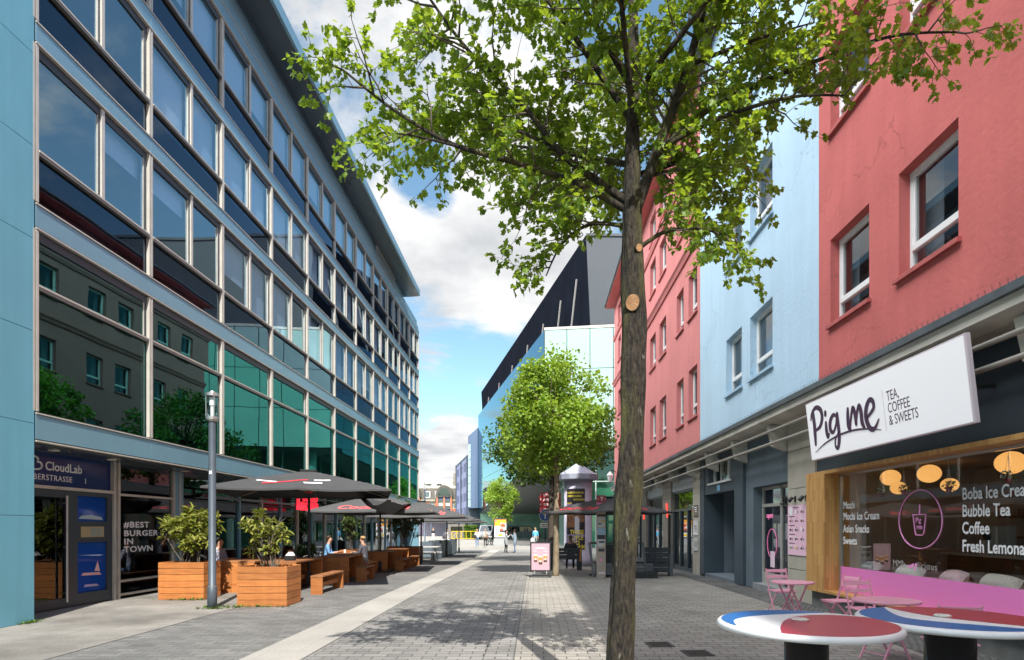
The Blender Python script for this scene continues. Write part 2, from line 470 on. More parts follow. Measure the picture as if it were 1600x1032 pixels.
# ------------------------------------------------------------------ palette
M_clad = mat('blue_cladding', (0.20, 0.37, 0.47), 0.38, 0.25, var=0.06, scale=0.8, rand=0.0)
M_pier = mat('teal_panel', (0.15, 0.40, 0.51), 0.45, 0.1, var=0.08, scale=0.6, streak=0.07)
M_seam = mat('dark_joint', (0.03, 0.04, 0.05), 0.7)
M_alu = mat('champagne_aluminium', (0.55, 0.525, 0.47), 0.42, 0.2, var=0.08, scale=3)
M_bronze = mat('bronze_frame', (0.15, 0.14, 0.13), 0.45, 0.3)
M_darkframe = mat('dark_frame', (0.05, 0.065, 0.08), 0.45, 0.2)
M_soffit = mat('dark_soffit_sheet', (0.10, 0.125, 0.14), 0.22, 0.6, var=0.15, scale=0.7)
M_room = mat('dark_room', (0.055, 0.06, 0.065), 0.9)
M_roomlight = mat('pale_room', (0.28, 0.29, 0.30), 0.9)
M_blind = mat('pale_blind', (0.66, 0.80, 0.88), 0.8, var=0.05, scale=60)
G_up = glass('sky_glass', (0.72, 0.82, 0.92), 2.1, (0.72, 0.92, 1.0), add=0.17, wob=0.04)
G_span = glass('spandrel_glass', (0.05, 0.10, 0.16), 1.75, (0.60, 0.78, 1.0), wob=0.03)
G_teal = glass('teal_glass', (0.08, 0.24, 0.24), 2.15, (0.19, 0.66, 0.635), add=0.05, wob=0.03)
G_shop = glass('clear_shop_glass', (0.88, 0.89, 0.89), 1.65, (1, 1, 1))
G_dark = glass('dark_shop_glass', (0.35, 0.40, 0.44), 1.7, (0.9, 0.95, 1))
M_red = mat('red_render', (0.54, 0.145, 0.135), 0.9, var=0.08, scale=0.9, bump=0.4, bscale=12, spec=0.2, streak=0.06, crack=0.22)
M_pink = mat('pink_render', (0.62, 0.225, 0.215), 0.9, var=0.06, scale=0.7, bump=0.3, bscale=12, spec=0.2, streak=0.06, crack=0.15)
M_blue = mat('sky_blue_render', (0.46, 0.62, 0.75), 0.9, var=0.05, scale=0.7, bump=0.32, bscale=12, spec=0.2, streak=0.055, crack=0.20)
M_redsill = mat('red_sill', (0.42, 0.10, 0.09), 0.75, var=0.15, scale=5)
M_pinksill = mat('pink_sill', (0.50, 0.16, 0.15), 0.75)
M_bluesill = mat('blue_sill', (0.36, 0.52, 0.64), 0.75)
M_upvc = mat('white_window_frame', (0.78, 0.78, 0.77), 0.35)
G_win = glass('house_window_glass', (0.58, 0.62, 0.64), 2.0, (0.92, 0.97, 1.0))
M_curtain = mat('grey_curtain', (0.34, 0.35, 0.38), 0.9, var=0.1, scale=3, stretch=(1, 30, 1))
M_zinc = mat('zinc_gutter', (0.22, 0.25, 0.28), 0.5, 0.5, var=0.15, scale=3)
M_cornice = mat('pale_concrete', (0.52, 0.49, 0.43), 0.85, var=0.16, scale=1.6, bump=0.2, bscale=25)
M_stone = mat('pale_limestone', (0.50, 0.46, 0.38), 0.75, col2=(0.40, 0.37, 0.31), scale=1.8, bump=0.15, bscale=30)
M_stonedark = mat('brown_stone', (0.24, 0.21, 0.17), 0.75, col2=(0.17, 0.15, 0.125), scale=2.2, bump=0.15, bscale=30)
M_slate = mat('slate_blue_paint', (0.055, 0.075, 0.095), 0.55, var=0.12, scale=1.5)
M_slate2 = mat('grey_blue_plaster', (0.12, 0.155, 0.185), 0.7, var=0.18, scale=1.2)
M_steel = mat('brushed_steel', (0.55, 0.55, 0.54), 0.32, 0.8)
M_paint = mat('grey_post_paint', (0.085, 0.105, 0.13), 0.45, 0.2, var=0.10, scale=4)
M_wood = mat('orange_stained_wood', (0.50, 0.19, 0.05), 0.6, col2=(0.36, 0.12, 0.03), scale=2.2, stretch=(1.2, 1.2, 9), bump=0.15, bscale=18, rand=0.14, isl=0.20, streak=0.10)
M_woodtop = mat('brown_table_board', (0.36, 0.155, 0.06), 0.6, col2=(0.27, 0.11, 0.045), scale=2.5, stretch=(9, 1.2, 1.2), rand=0.14, isl=0.12)
M_white = mat('white_lettering', (0.90, 0.90, 0.90), 0.5)
M_black = mat('black_metal', (0.02, 0.021, 0.024), 0.45)
M_blackwood = mat('charcoal_boards', (0.045, 0.048, 0.055), 0.6, var=0.3, scale=3, stretch=(1.5, 1.5, 10))
M_soil = mat('potting_soil', (0.05, 0.035, 0.025), 0.95, var=0.4, scale=30)

# ------------------------------------------------------------------ ground
M_slab = paver_mat('plaza_slabs', (0.275, 0.258, 0.232), (0.245, 0.23, 0.208), (0.19, 0.178, 0.16), 0.6, 0.4, 0.005, 0, dirt=0.5, bump=0.15)
M_lane = paver_mat('grey_pavers', (0.215, 0.21, 0.20), (0.15, 0.147, 0.143), (0.075, 0.072, 0.067), 0.30, 0.15, 0.006, 0, dirt=0.26)
M_mid = paver_mat('mid_grey_pavers', (0.27, 0.26, 0.245), (0.185, 0.18, 0.172), (0.06, 0.056, 0.05), 0.30, 0.15, 0.0075, 0, dirt=0.24)
M_warm = paver_mat('warm_grey_pavers', (0.335, 0.315, 0.28), (0.25, 0.235, 0.21), (0.095, 0.09, 0.07), 0.28, 0.15, 0.008, 0, dirt=0.20)
M_strip = paver_mat('granite_strip', (0.395, 0.372, 0.338), (0.36, 0.34, 0.31), (0.27, 0.255, 0.235), 0.75, 1.1, 0.004, 0, dirt=0.18, bump=0.1)
M_cobble = paver_mat('granite_setts', (0.20, 0.195, 0.19), (0.13, 0.128, 0.125), (0.07, 0.068, 0.06), 0.10, 0.09, 0.012, 0, dirt=0.35, bump=0.9)
M_gutter = mat('steel_drain', (0.06, 0.06, 0.06), 0.6, 0.3)
M_earth = paver_mat('far_paving', (0.27, 0.255, 0.23), (0.24, 0.228, 0.205), (0.17, 0.16, 0.145), 0.6, 0.4, 0.008, 0, dirt=0.2)

def ground_strip(name, m, x0, x1, y0, y1, lift, nx=1):
    g = MB()
    ys = [y0]
    y = y0
    while y < y1 - 1e-6:
        step = 1.0 if 8 < y < 44 else 20.0
        y = min(y + step, y1); ys.append(y)
    for a, b in zip(ys[:-1], ys[1:]):
        g.face([(x0, a, gz(a) + lift), (x1, a, gz(a) + lift), (x1, b, gz(b) + lift), (x0, b, gz(b) + lift)])
    return structure(g.build(name, m))
ground_strip('ground', M_earth, -400, 400, -60, 900, -0.012)
ground_strip('plaza_paving', M_slab, -30, -5.87, -30, 16.5, 0.0)
ground_strip('terrace_paving', M_lane, -30, -5.87, 16.5, 46, 0.0)
ground_strip('lane_paving', M_lane, -5.87, -3.55, -30, 48, 0.0)
ground_strip('granite_strip', M_strip, -3.55, -2.80, -30, 48, 0.0)
ground_strip('street_paving', M_mid, -2.80, -0.25, -30, 48, 0.0)
ground_strip('pavement', M_warm, -0.25, 4.9, -30, 48, 0.0)
ground_strip('sett_strip', M_cobble, 4.9, 7.6, -30, 48, 0.0)
g = MB()
for (x, w) in ((-0.25, 0.012), (-2.80, 0.012), (-5.87, 0.015), (-0.62, 0.008), (4.9, 0.02)):
    y = -4.0
    while y < 48:
        b = min(y + 1.0, 48)
        g.face([(x - w/2, y, gz(y) + 0.004), (x + w/2, y, gz(y) + 0.004), (x + w/2, b, gz(b) + 0.004), (x - w/2, b, gz(b) + 0.004)])
        y = b
structure(g.build('paving_joint', M_gutter))

# ------------------------------------------------------------------ wall with openings
def wall_open(mb, o, d, n, w, z0, z1, holes, depth):
    """wall sheet from o along unit d, outward normal n; holes (s0, s1, za, zb) get reveals of the given depth"""
    o = Vector(o); d = Vector(d); n = Vector(n)
    ss = sorted({0.0, w} | {h[0] for h in holes} | {h[1] for h in holes})
    zs = sorted({z0, z1} | {h[2] for h in holes} | {h[3] for h in holes})
    P = lambda s, z, k=0.0: o + d * s + Vector((0, 0, z)) - n * k
    flip = d.cross(Vector((0, 0, 1))).dot(n) < 0
    def q(a, b, c, e):
        mb.face([a, b, c, e] if not flip else [e, c, b, a])
    for i in range(len(ss) - 1):
        for j in range(len(zs) - 1):
            sm = (ss[i] + ss[i+1]) / 2; zm = (zs[j] + zs[j+1]) / 2
            if any(h[0] < sm < h[1] and h[2] < zm < h[3] for h in holes): continue
            q(P(ss[i], zs[j]), P(ss[i+1], zs[j]), P(ss[i+1], zs[j+1]), P(ss[i], zs[j+1]))
    for (a, b, c, e) in holes:
        q(P(a, c), P(b, c), P(b, c, depth), P(a, c, depth))
        q(P(a, e, depth), P(b, e, depth), P(b, e), P(a, e))
        q(P(a, c, depth), P(a, e, depth), P(a, e), P(a, c))
        q(P(b, c), P(b, e), P(b, e, depth), P(b, c, depth))

# ------------------------------------------------------------------ office building on the left side of the street
OX = -8.42; OY0 = 10.03; BAY = 3.015; NB = 11; OYE = OY0 + NB * BAY
BANDS = [(3.03, 3.54), (6.62, 7.08), (9.75, 10.15), (12.50, 12.92), (15.30, 15.75)]
office = thing('office_building', 'long blue clad office block with glass bays and overhanging roof above the cafe terrace', 'building', (-9, 20, 0))
b = MB()
for k in range(12):                                   # end wall panels with open joints
    z0 = 0 if k == 0 else 1.78 + (k - 1) * 1.55
    z1 = 1.78 + k * 1.55
    if z1 > 16.5: z1 = 16.5
    if z0 >= z1: break
    for (ya, yb) in ((-14, -8), (-8, -2), (-2, 4), (4, 8.05), (8.05, OY0 - 0.03)):
        b.box(-9.4, OX + 0.02, ya + 0.004, yb - 0.004, z0 + 0.004, z1 - 0.004)
b.build('end_wall', M_pier, office, world=True, bevel=0.003)
b = MB()
b.box(-22, -9.42, -14, OY0 - 0.03, 0, 16.5)
b.box(-9.41, OX - 0.02, -14, OY0 - 0.06, 0, 16.49)
b.build('core_wall', M_seam, office, world=True)
for (z0, z1) in BANDS:
    o = MB()
    for i in range(NB):
        o.box(OX - 0.10, OX + 0.015, OY0 + i * BAY + 0.003, OY0 + (i + 1) * BAY - 0.003, z0 + 0.05, z1 - 0.05)
    ob = o.build('cladding_band', M_clad, office, world=True, bevel=0.002)
    t = MB()
    for z in (z0 + 0.022, z1 - 0.022):
        t.box(OX - 0.08, OX + 0.034, OY0, OYE + 0.12, z - 0.018, z + 0.008)
    t.build('trim_rail', M_alu, ob, world=True)
b = MB()
for (z0, z1) in BANDS:
    b.box(-21, OX - 0.11, OY0, OYE - 0.02, z0 + 0.02, z1 - 0.02)
b.box(-21, -13.0, OY0, OYE - 0.03, 0, 16.4)
b.build('floor_slab', M_roomlight, office, world=True)
b = MB(); b.box(-21, OX + 0.01, OYE, OYE + 0.12, 0, 16.0)
b.build('gable_wall', M_clad, office, world=True)
for i in range(NB + 1):
    y = OY0 + i * BAY
    b = MB()
    for k in range(4):
        b.box(OX - 0.11, OX + 0.022, y - 0.058, y - 0.010, BANDS[k][1] + 0.01, BANDS[k+1][0] - 0.01)
        b.box(OX - 0.11, OX + 0.022, y + 0.010, y + 0.058, BANDS[k][1] + 0.01, BANDS[k+1][0] - 0.01)
        b.box(OX - 0.11, OX + 0.006, y - 0.010, y + 0.010, BANDS[k][1] + 0.01, BANDS[k+1][0] - 0.01)
    b.build('mullion', M_alu, office, world=True)

def window_unit(h, sill, first):
    """meshes of one bay window: frame, dark spandrel pane / upper light, clear panes"""
    fr = MB(); w = BAY
    fr.slot = 0
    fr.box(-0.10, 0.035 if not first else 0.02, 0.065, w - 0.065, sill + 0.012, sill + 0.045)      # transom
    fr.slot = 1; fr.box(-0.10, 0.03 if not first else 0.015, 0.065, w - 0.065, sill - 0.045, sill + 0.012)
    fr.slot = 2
    fr.box(-0.16, -0.035, 0.065, w - 0.065, h - 0.16, h)                                              # head; shade of the recess put in as dark colour
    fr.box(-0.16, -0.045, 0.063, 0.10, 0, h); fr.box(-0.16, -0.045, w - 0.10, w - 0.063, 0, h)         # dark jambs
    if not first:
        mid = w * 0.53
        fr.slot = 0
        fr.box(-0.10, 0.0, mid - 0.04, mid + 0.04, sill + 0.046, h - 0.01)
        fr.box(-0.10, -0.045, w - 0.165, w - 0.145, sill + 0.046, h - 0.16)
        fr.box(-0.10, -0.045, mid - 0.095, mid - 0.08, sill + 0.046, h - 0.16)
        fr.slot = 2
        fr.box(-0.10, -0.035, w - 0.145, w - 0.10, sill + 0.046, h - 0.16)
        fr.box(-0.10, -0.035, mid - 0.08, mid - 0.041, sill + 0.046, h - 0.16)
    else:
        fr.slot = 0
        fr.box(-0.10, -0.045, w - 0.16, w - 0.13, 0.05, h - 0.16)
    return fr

win_count = 0
def add_windows(k, sill, first):
    global win_count
    z0 = BANDS[k][1]; h = BANDS[k + 1][0] - z0
    frm = window_unit(h, sill, first)
    low = MB(); low.face([(-0.045, 0.06, 0.02), (-0.045, BAY - 0.06, 0.02), (-0.045, BAY - 0.06, sill - 0.04), (-0.045, 0.06, sill - 0.04)])
    mid = BAY * 0.53
    up = MB()
    if first:
        up.face([(-0.065, 0.06, sill + 0.04), (-0.065, BAY - 0.06, sill + 0.04), (-0.065, BAY - 0.06, h - 0.1), (-0.065, 0.06, h - 0.1)])
    else:
        up.face([(-0.07, 0.06, sill + 0.04), (-0.07, mid - 0.05, sill + 0.04), (-0.07, mid - 0.05, h - 0.1), (-0.07, 0.06, h - 0.1)])
        up.face([(-0.068, mid + 0.05, sill + 0.04), (-0.068, BAY - 0.06, sill + 0.04), (-0.068, BAY - 0.06, h - 0.1), (-0.068, mid + 0.05, h - 0.1)])
    proto = None
    for i in range(NB):
        loc = Vector((OX, OY0 + i * BAY, z0)) - Vector((-9, 20, 0))
        if proto is None:
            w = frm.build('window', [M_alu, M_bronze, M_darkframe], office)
            p = up.build('pane', G_teal if first else G_up, w)
            s = low.build('lower_pane' , G_teal if first else G_span, w)
            proto = (w, p, s)
        else:
            w = proto[0].copy(); COL.objects.link(w); w.parent = office
            p = proto[1].copy(); COL.objects.link(p); p.parent = w
            s = proto[2].copy(); COL.objects.link(s); s.parent = w
        ORIGIN[w.name] = Vector((0, 0, 0))
        w.location = loc
        p.rotation_euler = (0, R(rnd.uniform(-0.25, 0.25)), R(rnd.uniform(-0.3, 0.3)))
        if not first:
            bl = MB()
            for (a, c) in ((0.1, mid - 0.06), (mid + 0.06, BAY - 0.1)):
                drop = rnd.choice([0.0, 0.6, 1.0, 1.0, 1.0, 0.85] if i > 0 and not (k == 1 and i < 2) else [0.0, 0.0, 0.3])
                if drop > 0:
                    zb = h - 0.1 - (h - 0.1 - sill) * drop
                    bl.box(-0.22, -0.21, a, c, zb, h - 0.1)
            if bl.f:
                bo = bl.build('blind', M_blind, w)
add_windows(0, 2.12, True)
add_windows(1, 0.86, False)
add_windows(2, 0.72, False)
add_windows(3, 0.76, False)
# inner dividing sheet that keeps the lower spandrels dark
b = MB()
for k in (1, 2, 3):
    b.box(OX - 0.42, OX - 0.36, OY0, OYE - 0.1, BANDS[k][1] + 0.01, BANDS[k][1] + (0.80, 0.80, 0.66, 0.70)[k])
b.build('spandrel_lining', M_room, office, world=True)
# parapet fascia and roof
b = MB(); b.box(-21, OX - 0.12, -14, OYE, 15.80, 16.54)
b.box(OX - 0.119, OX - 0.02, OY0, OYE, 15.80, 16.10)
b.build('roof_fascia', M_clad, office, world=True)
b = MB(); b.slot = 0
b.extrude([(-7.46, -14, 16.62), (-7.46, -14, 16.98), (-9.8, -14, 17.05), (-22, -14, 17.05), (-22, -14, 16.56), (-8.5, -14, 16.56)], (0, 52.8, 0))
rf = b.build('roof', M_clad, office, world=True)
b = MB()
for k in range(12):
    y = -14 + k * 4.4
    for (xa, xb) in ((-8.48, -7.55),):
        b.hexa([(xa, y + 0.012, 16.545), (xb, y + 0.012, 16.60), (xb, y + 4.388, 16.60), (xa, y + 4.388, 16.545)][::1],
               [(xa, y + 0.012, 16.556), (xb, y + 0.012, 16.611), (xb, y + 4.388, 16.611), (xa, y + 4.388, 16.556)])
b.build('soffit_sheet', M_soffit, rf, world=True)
# terrace railing at the far end of the roof
b = MB()
b.box(OX + 0.03, OX + 0.07, 31.5, 35.8, 16.44, 16.49)
y = 31.5
while y < 35.8:
    b.box(OX + 0.04, OX + 0.06, y, y + 0.025, 15.82, 16.44); y += 0.14
b.build('railing', M_steel, office, world=True)

# --- ground floor of the office
GX = -9.2
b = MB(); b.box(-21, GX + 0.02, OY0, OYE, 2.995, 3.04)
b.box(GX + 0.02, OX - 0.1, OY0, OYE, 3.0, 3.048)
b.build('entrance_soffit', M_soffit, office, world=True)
for y in (10.9, 12.4, 15.0, 18.0):
    b = MB(); b.lathe([(0.09, 0), (0.09, 0.012), (0.075, 0.013)], (-8.80, y, 2.985), 20)
    b.build('downlight', mat('lamp_disc', (0.9, 0.85, 0.72), 0.5), office, world=True)
b = MB(); b.box(-12.9, -12.8, OY0, OYE, 0, 3.0); b.box(-13, GX, OY0 - 0.02, OY0 + 0.05, 0, 3.0)
b.box(-13, GX - 0.1, OY0, OYE, -0.32, 0.003)
for y in (13.03, 19.1, 28.1, 37.2):
    b.box(-13, GX - 0.15, y - 0.05, y + 0.05, 0, 3.0)
b.build('inner_wall', M_room, office, world=True)
# entrance: transom light with the sign, door leaf and side panel
posts = MB()
for (y, w) in ((OY0 + 0.08, 0.10), (12.93, 0.07), (13.06, 0.07)):
    posts.box(GX - 0.08, GX + 0.07, y, y + w, 0, 3.0)
posts.box(GX - 0.07, GX + 0.06, OY0 + 0.18, 12.93, 2.31, 2.37)
posts.build('entrance_frame', M_alu, office, world=True)
M_navy = mat('navy_panel', (0.008, 0.030, 0.135), 0.12, 0.0, spec=0.3)
b = MB(); b.box(GX - 0.05, GX - 0.01, OY0 + 0.18, 12.93, 2.371, 3.0)
fas = b.build('transom_panel', M_navy, office, world=True)
b = MB(); add_text(b, "CloudLab", 0.235, (GX - 0.008, 11.20, 2.67), (0, 1, 0), (0, 0, 1), bold=0.012); b.build('name_lettering', M_white, fas, world=True)
b = MB(); add_text(b, "1", 0.155, (GX - 0.008, 12.17, 2.475), (0, 1, 0), (0, 0, 1)); b.build('number_lettering', M_white, fas, world=True)
b = MB(); add_text(b, "GERBERSTRASSE", 0.155, (GX - 0.008, 10.62, 2.475), (0, 1, 0), (0, 0, 1), spacing=1.12, bold=0.002); b.build('street_lettering', M_white, fas, world=True)
b = MB()
# cloud outline of the emblem beside the name
arc = catmull([(GX - 0.004, 10.79, 2.68), (GX - 0.004, 10.91, 2.665), (GX - 0.004, 11.05, 2.67), (GX - 0.004, 11.12, 2.73), (GX - 0.004, 11.08, 2.80), (GX - 0.004, 11.02, 2.80),
               (GX - 0.004, 11.03, 2.86), (GX - 0.004, 10.96, 2.90), (GX - 0.004, 10.87, 2.90), (GX - 0.004, 10.81, 2.96)], 5)
b.tube(arc, 0.018, 6)
b.build('cloud_emblem', M_white, fas, world=True)
b = MB()
b.box(GX - 0.05, GX + 0.03, OY0 + 0.18, 10.34, 0.02, 2.31); b.box(GX - 0.05, GX + 0.03, 11.66, 11.84, 0.02, 2.31)
b.box(GX - 0.05, GX + 0.03, 10.34, 11.66, 0.02, 0.20); b.box(GX - 0.05, GX + 0.03, 10.34, 11.66, 2.16, 2.31)
door = b.build('door', M_darkframe, office, world=True)
b = MB(); b.face([(GX - 0.01, 10.34, 0.2), (GX - 0.01, 11.66, 0.2), (GX - 0.01, 11.66, 2.16), (GX - 0.01, 10.34, 2.16)])
b.build('pane', G_dark, door, world=True)
b = MB(); b.tube([(GX + 0.09, 11.60, 0.12), (GX + 0.09, 11.60, 2.20)], 0.022, 10)
for z in (0.3, 1.2, 2.05): b.beam((GX + 0.02, 11.60, z), (GX + 0.09, 11.60, z), 0.02, 0.02)
b.build('handle', M_steel, door, world=True)
b = MB()
b.box(GX - 0.05, GX + 0.03, 11.842, 12.928, 0.02, 0.25); b.box(GX - 0.05, GX + 0.03, 11.95, 12.78, 1.28, 1.70)
b.box(GX - 0.05, GX + 0.03, 11.842, 12.928, 2.22, 2.308); b.box(GX - 0.05, GX + 0.03, 11.842, 11.95, 0.25, 2.22); b.box(GX - 0.05, GX + 0.03, 12.78, 12.928, 0.25, 2.22)
side = b.build('side_panel', M_darkframe, office, world=True)
M_blueglass = mat('blue_film', (0.008, 0.065, 0.33), 0.06, spec=0.6)
b = MB(); b.box(GX - 0.02, GX - 0.012, 11.95, 12.78, 0.25, 1.28); b.box(GX - 0.02, GX - 0.012, 11.95, 12.78, 1.70, 2.22)
b.build('blue_pane', M_blueglass, side, world=True)
b = MB(); b.box(GX + 0.03, GX + 0.045, 12.02, 12.66, 1.38, 1.60)
ic = b.build('intercom', mat('brass_plate', (0.52, 0.44, 0.28), 0.4, 0.5), side, world=True)
for (pts, c) in ((((12.10, .60), (12.66, .58), (12.60, .64), (12.14, .65)), (0.72, 0.42, 0.42)), (((12.46, .67), (12.62, .66), (12.55, .88)), (0.80, 0.50, 0.46)), (((12.16, .36), (12.60, .35), (12.52, .40), (12.20, .41)), (0.40, 0.35, 0.55)), (((12.00, 1.02), (12.60, .98), (12.72, 1.0), (12.60, 1.01)), (0.45, 0.55, 0.78)), (((12.02, 1.76), (12.70, 1.74), (12.66, 1.80), (12.40, 1.84), (12.10, 1.82)), (0.40, 0.52, 0.58))):
    b = MB(); b.face([(GX - 0.010, y, z) for (y, z) in pts]); b.build('print_shape', mat('print_%.2f_%.2f' % (pts[0][0], pts[0][1]), c, 0.4), side, world=True)
b = MB()
for k in range(4): b.box(GX + 0.045, GX + 0.049, 12.30, 12.42, 1.42 + k * .04, 1.44 + k * .04); b.box(GX + 0.045, GX + 0.049, 12.46, 12.56, 1.42 + k * .04, 1.44 + k * .04)
b.build('name_plates', M_clad, ic, world=True)
# the glazed burger window beside the door
b = MB()
for z in (0.06, 0.36, 2.28): b.box(GX - 0.06, GX + 0.04, 13.132, 15.1, z, z + 0.05)
b.box(GX - 0.06, GX + 0.05, 15.1, 15.16, 0, 3.0); b.box(GX - 0.06, GX + 0.05, 15.36, 15.42, 0, 3.0)
bw = b.build('shop_window', M_alu, office, world=True)
b = MB(); b.face([(GX - 0.01, 13.13, 0.08), (GX - 0.01, 15.12, 0.08), (GX - 0.01, 15.12, 3.0), (GX - 0.01, 13.13, 3.0)])
b.build('pane', G_dark, bw, world=True)
b = MB(); b.box(GX - 0.05, GX + 0.045, 15.161, 15.359, 0, 3.0)
b.build('blue_post', M_clad, bw, world=True)
for (s, z) in (("#BEST", 1.58), ("BURGER", 1.385), ("IN", 1.20), ("TOWN", 1.02)):
    b = MB(); add_text(b, s, 0.185, (GX - 0.004, 13.34, z), (0, 1, 0), (0, 0, 1), bold=0.022, sx=1.62, spacing=1.12); b.build('lettering', M_white, bw, world=True)
# terrace front: folding glass between blue posts under an awning beam
yy = 15.42; n_tf = 0
while yy < OYE - 1.0:
    y1 = min(yy + 1.52, OYE - 0.1)
    b = MB()
    b.slot = 0; b.box(GX - 0.08, GX + 0.05, yy, yy + 0.10, gz(yy), 3.0)
    b.slot = 1
    for z in (0.02, 2.28): b.box(GX - 0.06, GX + 0.03, yy + 0.10, y1, z + (gz(yy) if z < 1 else 0), z + 0.06)
    o = b.build('terrace_window', [M_clad if n_tf % 2 == 0 else M_alu, M_darkframe], office, world=True)
    b = MB(); b.face([(GX - 0.012, yy + 0.1, gz(yy)), (GX - 0.012, y1, gz(yy)), (GX - 0.012, y1, 3.0), (GX - 0.012, yy + 0.1, 3.0)])
    b.build('pane', G_dark, o, world=True)
    yy = y1; n_tf += 1
b = MB()
b.box(-8.72, -8.62, 16.0, 34.0, 2.36, 2.42); b.box(-8.72, -8.62, 16.0, 34.0, 2.66, 2.71)
for y in range(17, 34, 3):
    b.box(-8.70, -8.64, y, y + 0.06, 2.42, 2.66); b.box(GX, -8.7, y, y + 0.05, 2.52, 2.57)
b.build('awning_rail', M_bronze, office, world=True)

# red letter sign on the awning rail
sg = thing('letter_sign', 'red stacked letter sign reading BROTHER hanging below the awning rail over the terrace', 'sign', (-8.6, 22, 2.2))
M_redglow = mat('red_sign_letters', (0.90, 0.025, 0.05), 0.5, emit=0.40)
b = MB()
add_text(b, "BROTHER", 0.42, (-8.56, 21.75, 2.21), (0, 1, 0), (0, 0, 1), bold=0.035, sx=0.98, ext=0.02)
add_text(b, "LOUD", 0.36, (-8.56, 22.0, 2.55), (0, 1, 0), (0, 0, 1), bold=0.04, sx=1.5, ext=0.02)
b.box(-8.58, -8.54, 21.45, 21.68, 2.21, 2.84)
b.build('letters', M_redglow, sg, world=True)
b = MB(); b.box(-8.64, -8.60, 21.4, 24.3, 2.30, 2.34); b.box(-8.64, -8.60, 21.4, 24.3, 2.60, 2.64)
b.build('support_bar', M_black, sg, world=True)

for (x, y, lab) in ((1.69, 8.05, 'small dark square drain cover in the shaded paving, farther from the standing tables'), (2.05, 7.5, 'dark mossy square drain cover in the paving nearest the standing tables')):
    t = thing('drain_cover', lab, 'drain cover', (x, y, 0.002), R(4), 'drain covers in the paving')
    b = MB(); w = .17
    b.box(-w, w, -w, -w + .03, 0, .008); b.box(-w, w, w - .03, w, 0, .008); b.box(-w, -w + .03, -w + .03, w - .03, 0, .008); b.box(w - .03, w, -w + .03, w - .03, 0, .008)
    b.build('frame', M_gutter, t)
    b = MB()
    for k in range(7): b.box(-w + .03, w - .03, -w + .045 + k * .038, -w + .063 + k * .038, 0, .006)
    b.build('grate', mat('rusty_grate', (0.07, 0.06, 0.05), 0.8, var=0.4, scale=30), t)

# ------------------------------------------------------------------ houses on the right side of the street
WX = 5.4; SX = 5.7
def house(name, label, y0, y1, ztop, m, msill, wins, rows, back=16.0, loc=None):
    root = thing(name, label, 'building', (WX + 3, (y0 + y1) / 2, 0))
    holes = [(a, b_, za, zb) for (a, b_) in wins for (za, zb) in rows]
    w = MB()
    # o at the far end so that d x up = outward (-X): reading direction is -Y
    wall_open(w, (WX, y1, 0), (0, -1, 0), (-1, 0, 0), y1 - y0, 4.15, ztop, [(y1 - b_, y1 - a, za, zb) for (a, b_, za, zb) in holes], 0.24)
    w.face([(WX, y0, 4.15), (WX, y0, ztop), (back, y0, ztop), (back, y0, 4.15)])
    w.face([(WX, y1, 4.15), (back, y1, 4.15), (back, y1, ztop), (WX, y1, ztop)])
    w.face([(WX, y0, ztop), (WX, y1, ztop), (back, y1, ztop), (back, y0, ztop)])
    w.face([(WX, y0, 4.15), (back, y0, 4.15), (back, y1, 4.15), (WX, y1, 4.15)])
    w.build('wall', m, root, world=True)
    r = MB()
    r.box(WX + 0.9, WX + 1.0, y0 + 0.05, y1 - 0.05, 4.3, ztop - 0.1)
    r.build('room_wall', M_roomlight, root, world=True)
    for (a, b_, za, zb) in holes:
        f = MB(); x0 = WX + 0.16; x1 = WX + 0.235; t = 0.065
        f.box(x0, x1, a + 0.002, a + t, za, zb - 0.001); f.box(x0, x1, b_ - t, b_ - 0.002, za, zb - 0.001)
        f.box(x0, x1, a + t, b_ - t, zb - t, zb - 0.001); f.box(x0, x1, a + t, b_ - t, za, za + t)
        zm = za + (zb - za) * 0.27
        f.box(x0 - 0.012, x1, a + t, b_ - t, zm - 0.05, zm + 0.05)
        f.box(x0 + 0.01, x1, a + t, a + t + 0.045, zm + 0.05, zb - t); f.box(x0 + 0.01, x1, b_ - t - 0.045, b_ - t, zm + 0.05, zb - t)
        f.box(x0 + 0.01, x1, a + t + 0.045, b_ - t - 0.045, zb - t - 0.045, zb - t)
        o = f.build('window', M_upvc, root, world=True, bevel=0.006)
        p = MB(); p.face([(x0 + 0.04, b_ - 0.02, za + 0.02), (x0 + 0.04, a + 0.02, za + 0.02), (x0 + 0.04, a + 0.02, zb - 0.02), (x0 + 0.04, b_ - 0.02, zb - 0.02)])
        p.build('pane', G_win, o, world=True)
        c = MB()
        fa = rnd.uniform(0.12, 0.3) * (b_ - a)
        c.box(WX + 0.42, WX + 0.43, a - 0.1, a + fa, za - 0.1, zb + 0.1); c.box(WX + 0.42, WX + 0.43, b_ - fa, b_ + 0.1, za - 0.1, zb + 0.1)
        c.build('curtain', M_curtain, o, world=True)
        s = MB(); s.extrude([(WX - 0.07, a - 0.06, za - 0.005), (WX + 0.16, a - 0.06, za + 0.03), (WX + 0.16, a - 0.06, za - 0.03), (WX - 0.07, a - 0.06, za - 0.075)], (0, b_ - a + 0.12, 0))
        s.build('sill', msill, o, world=True, bevel=0.006)
    return root

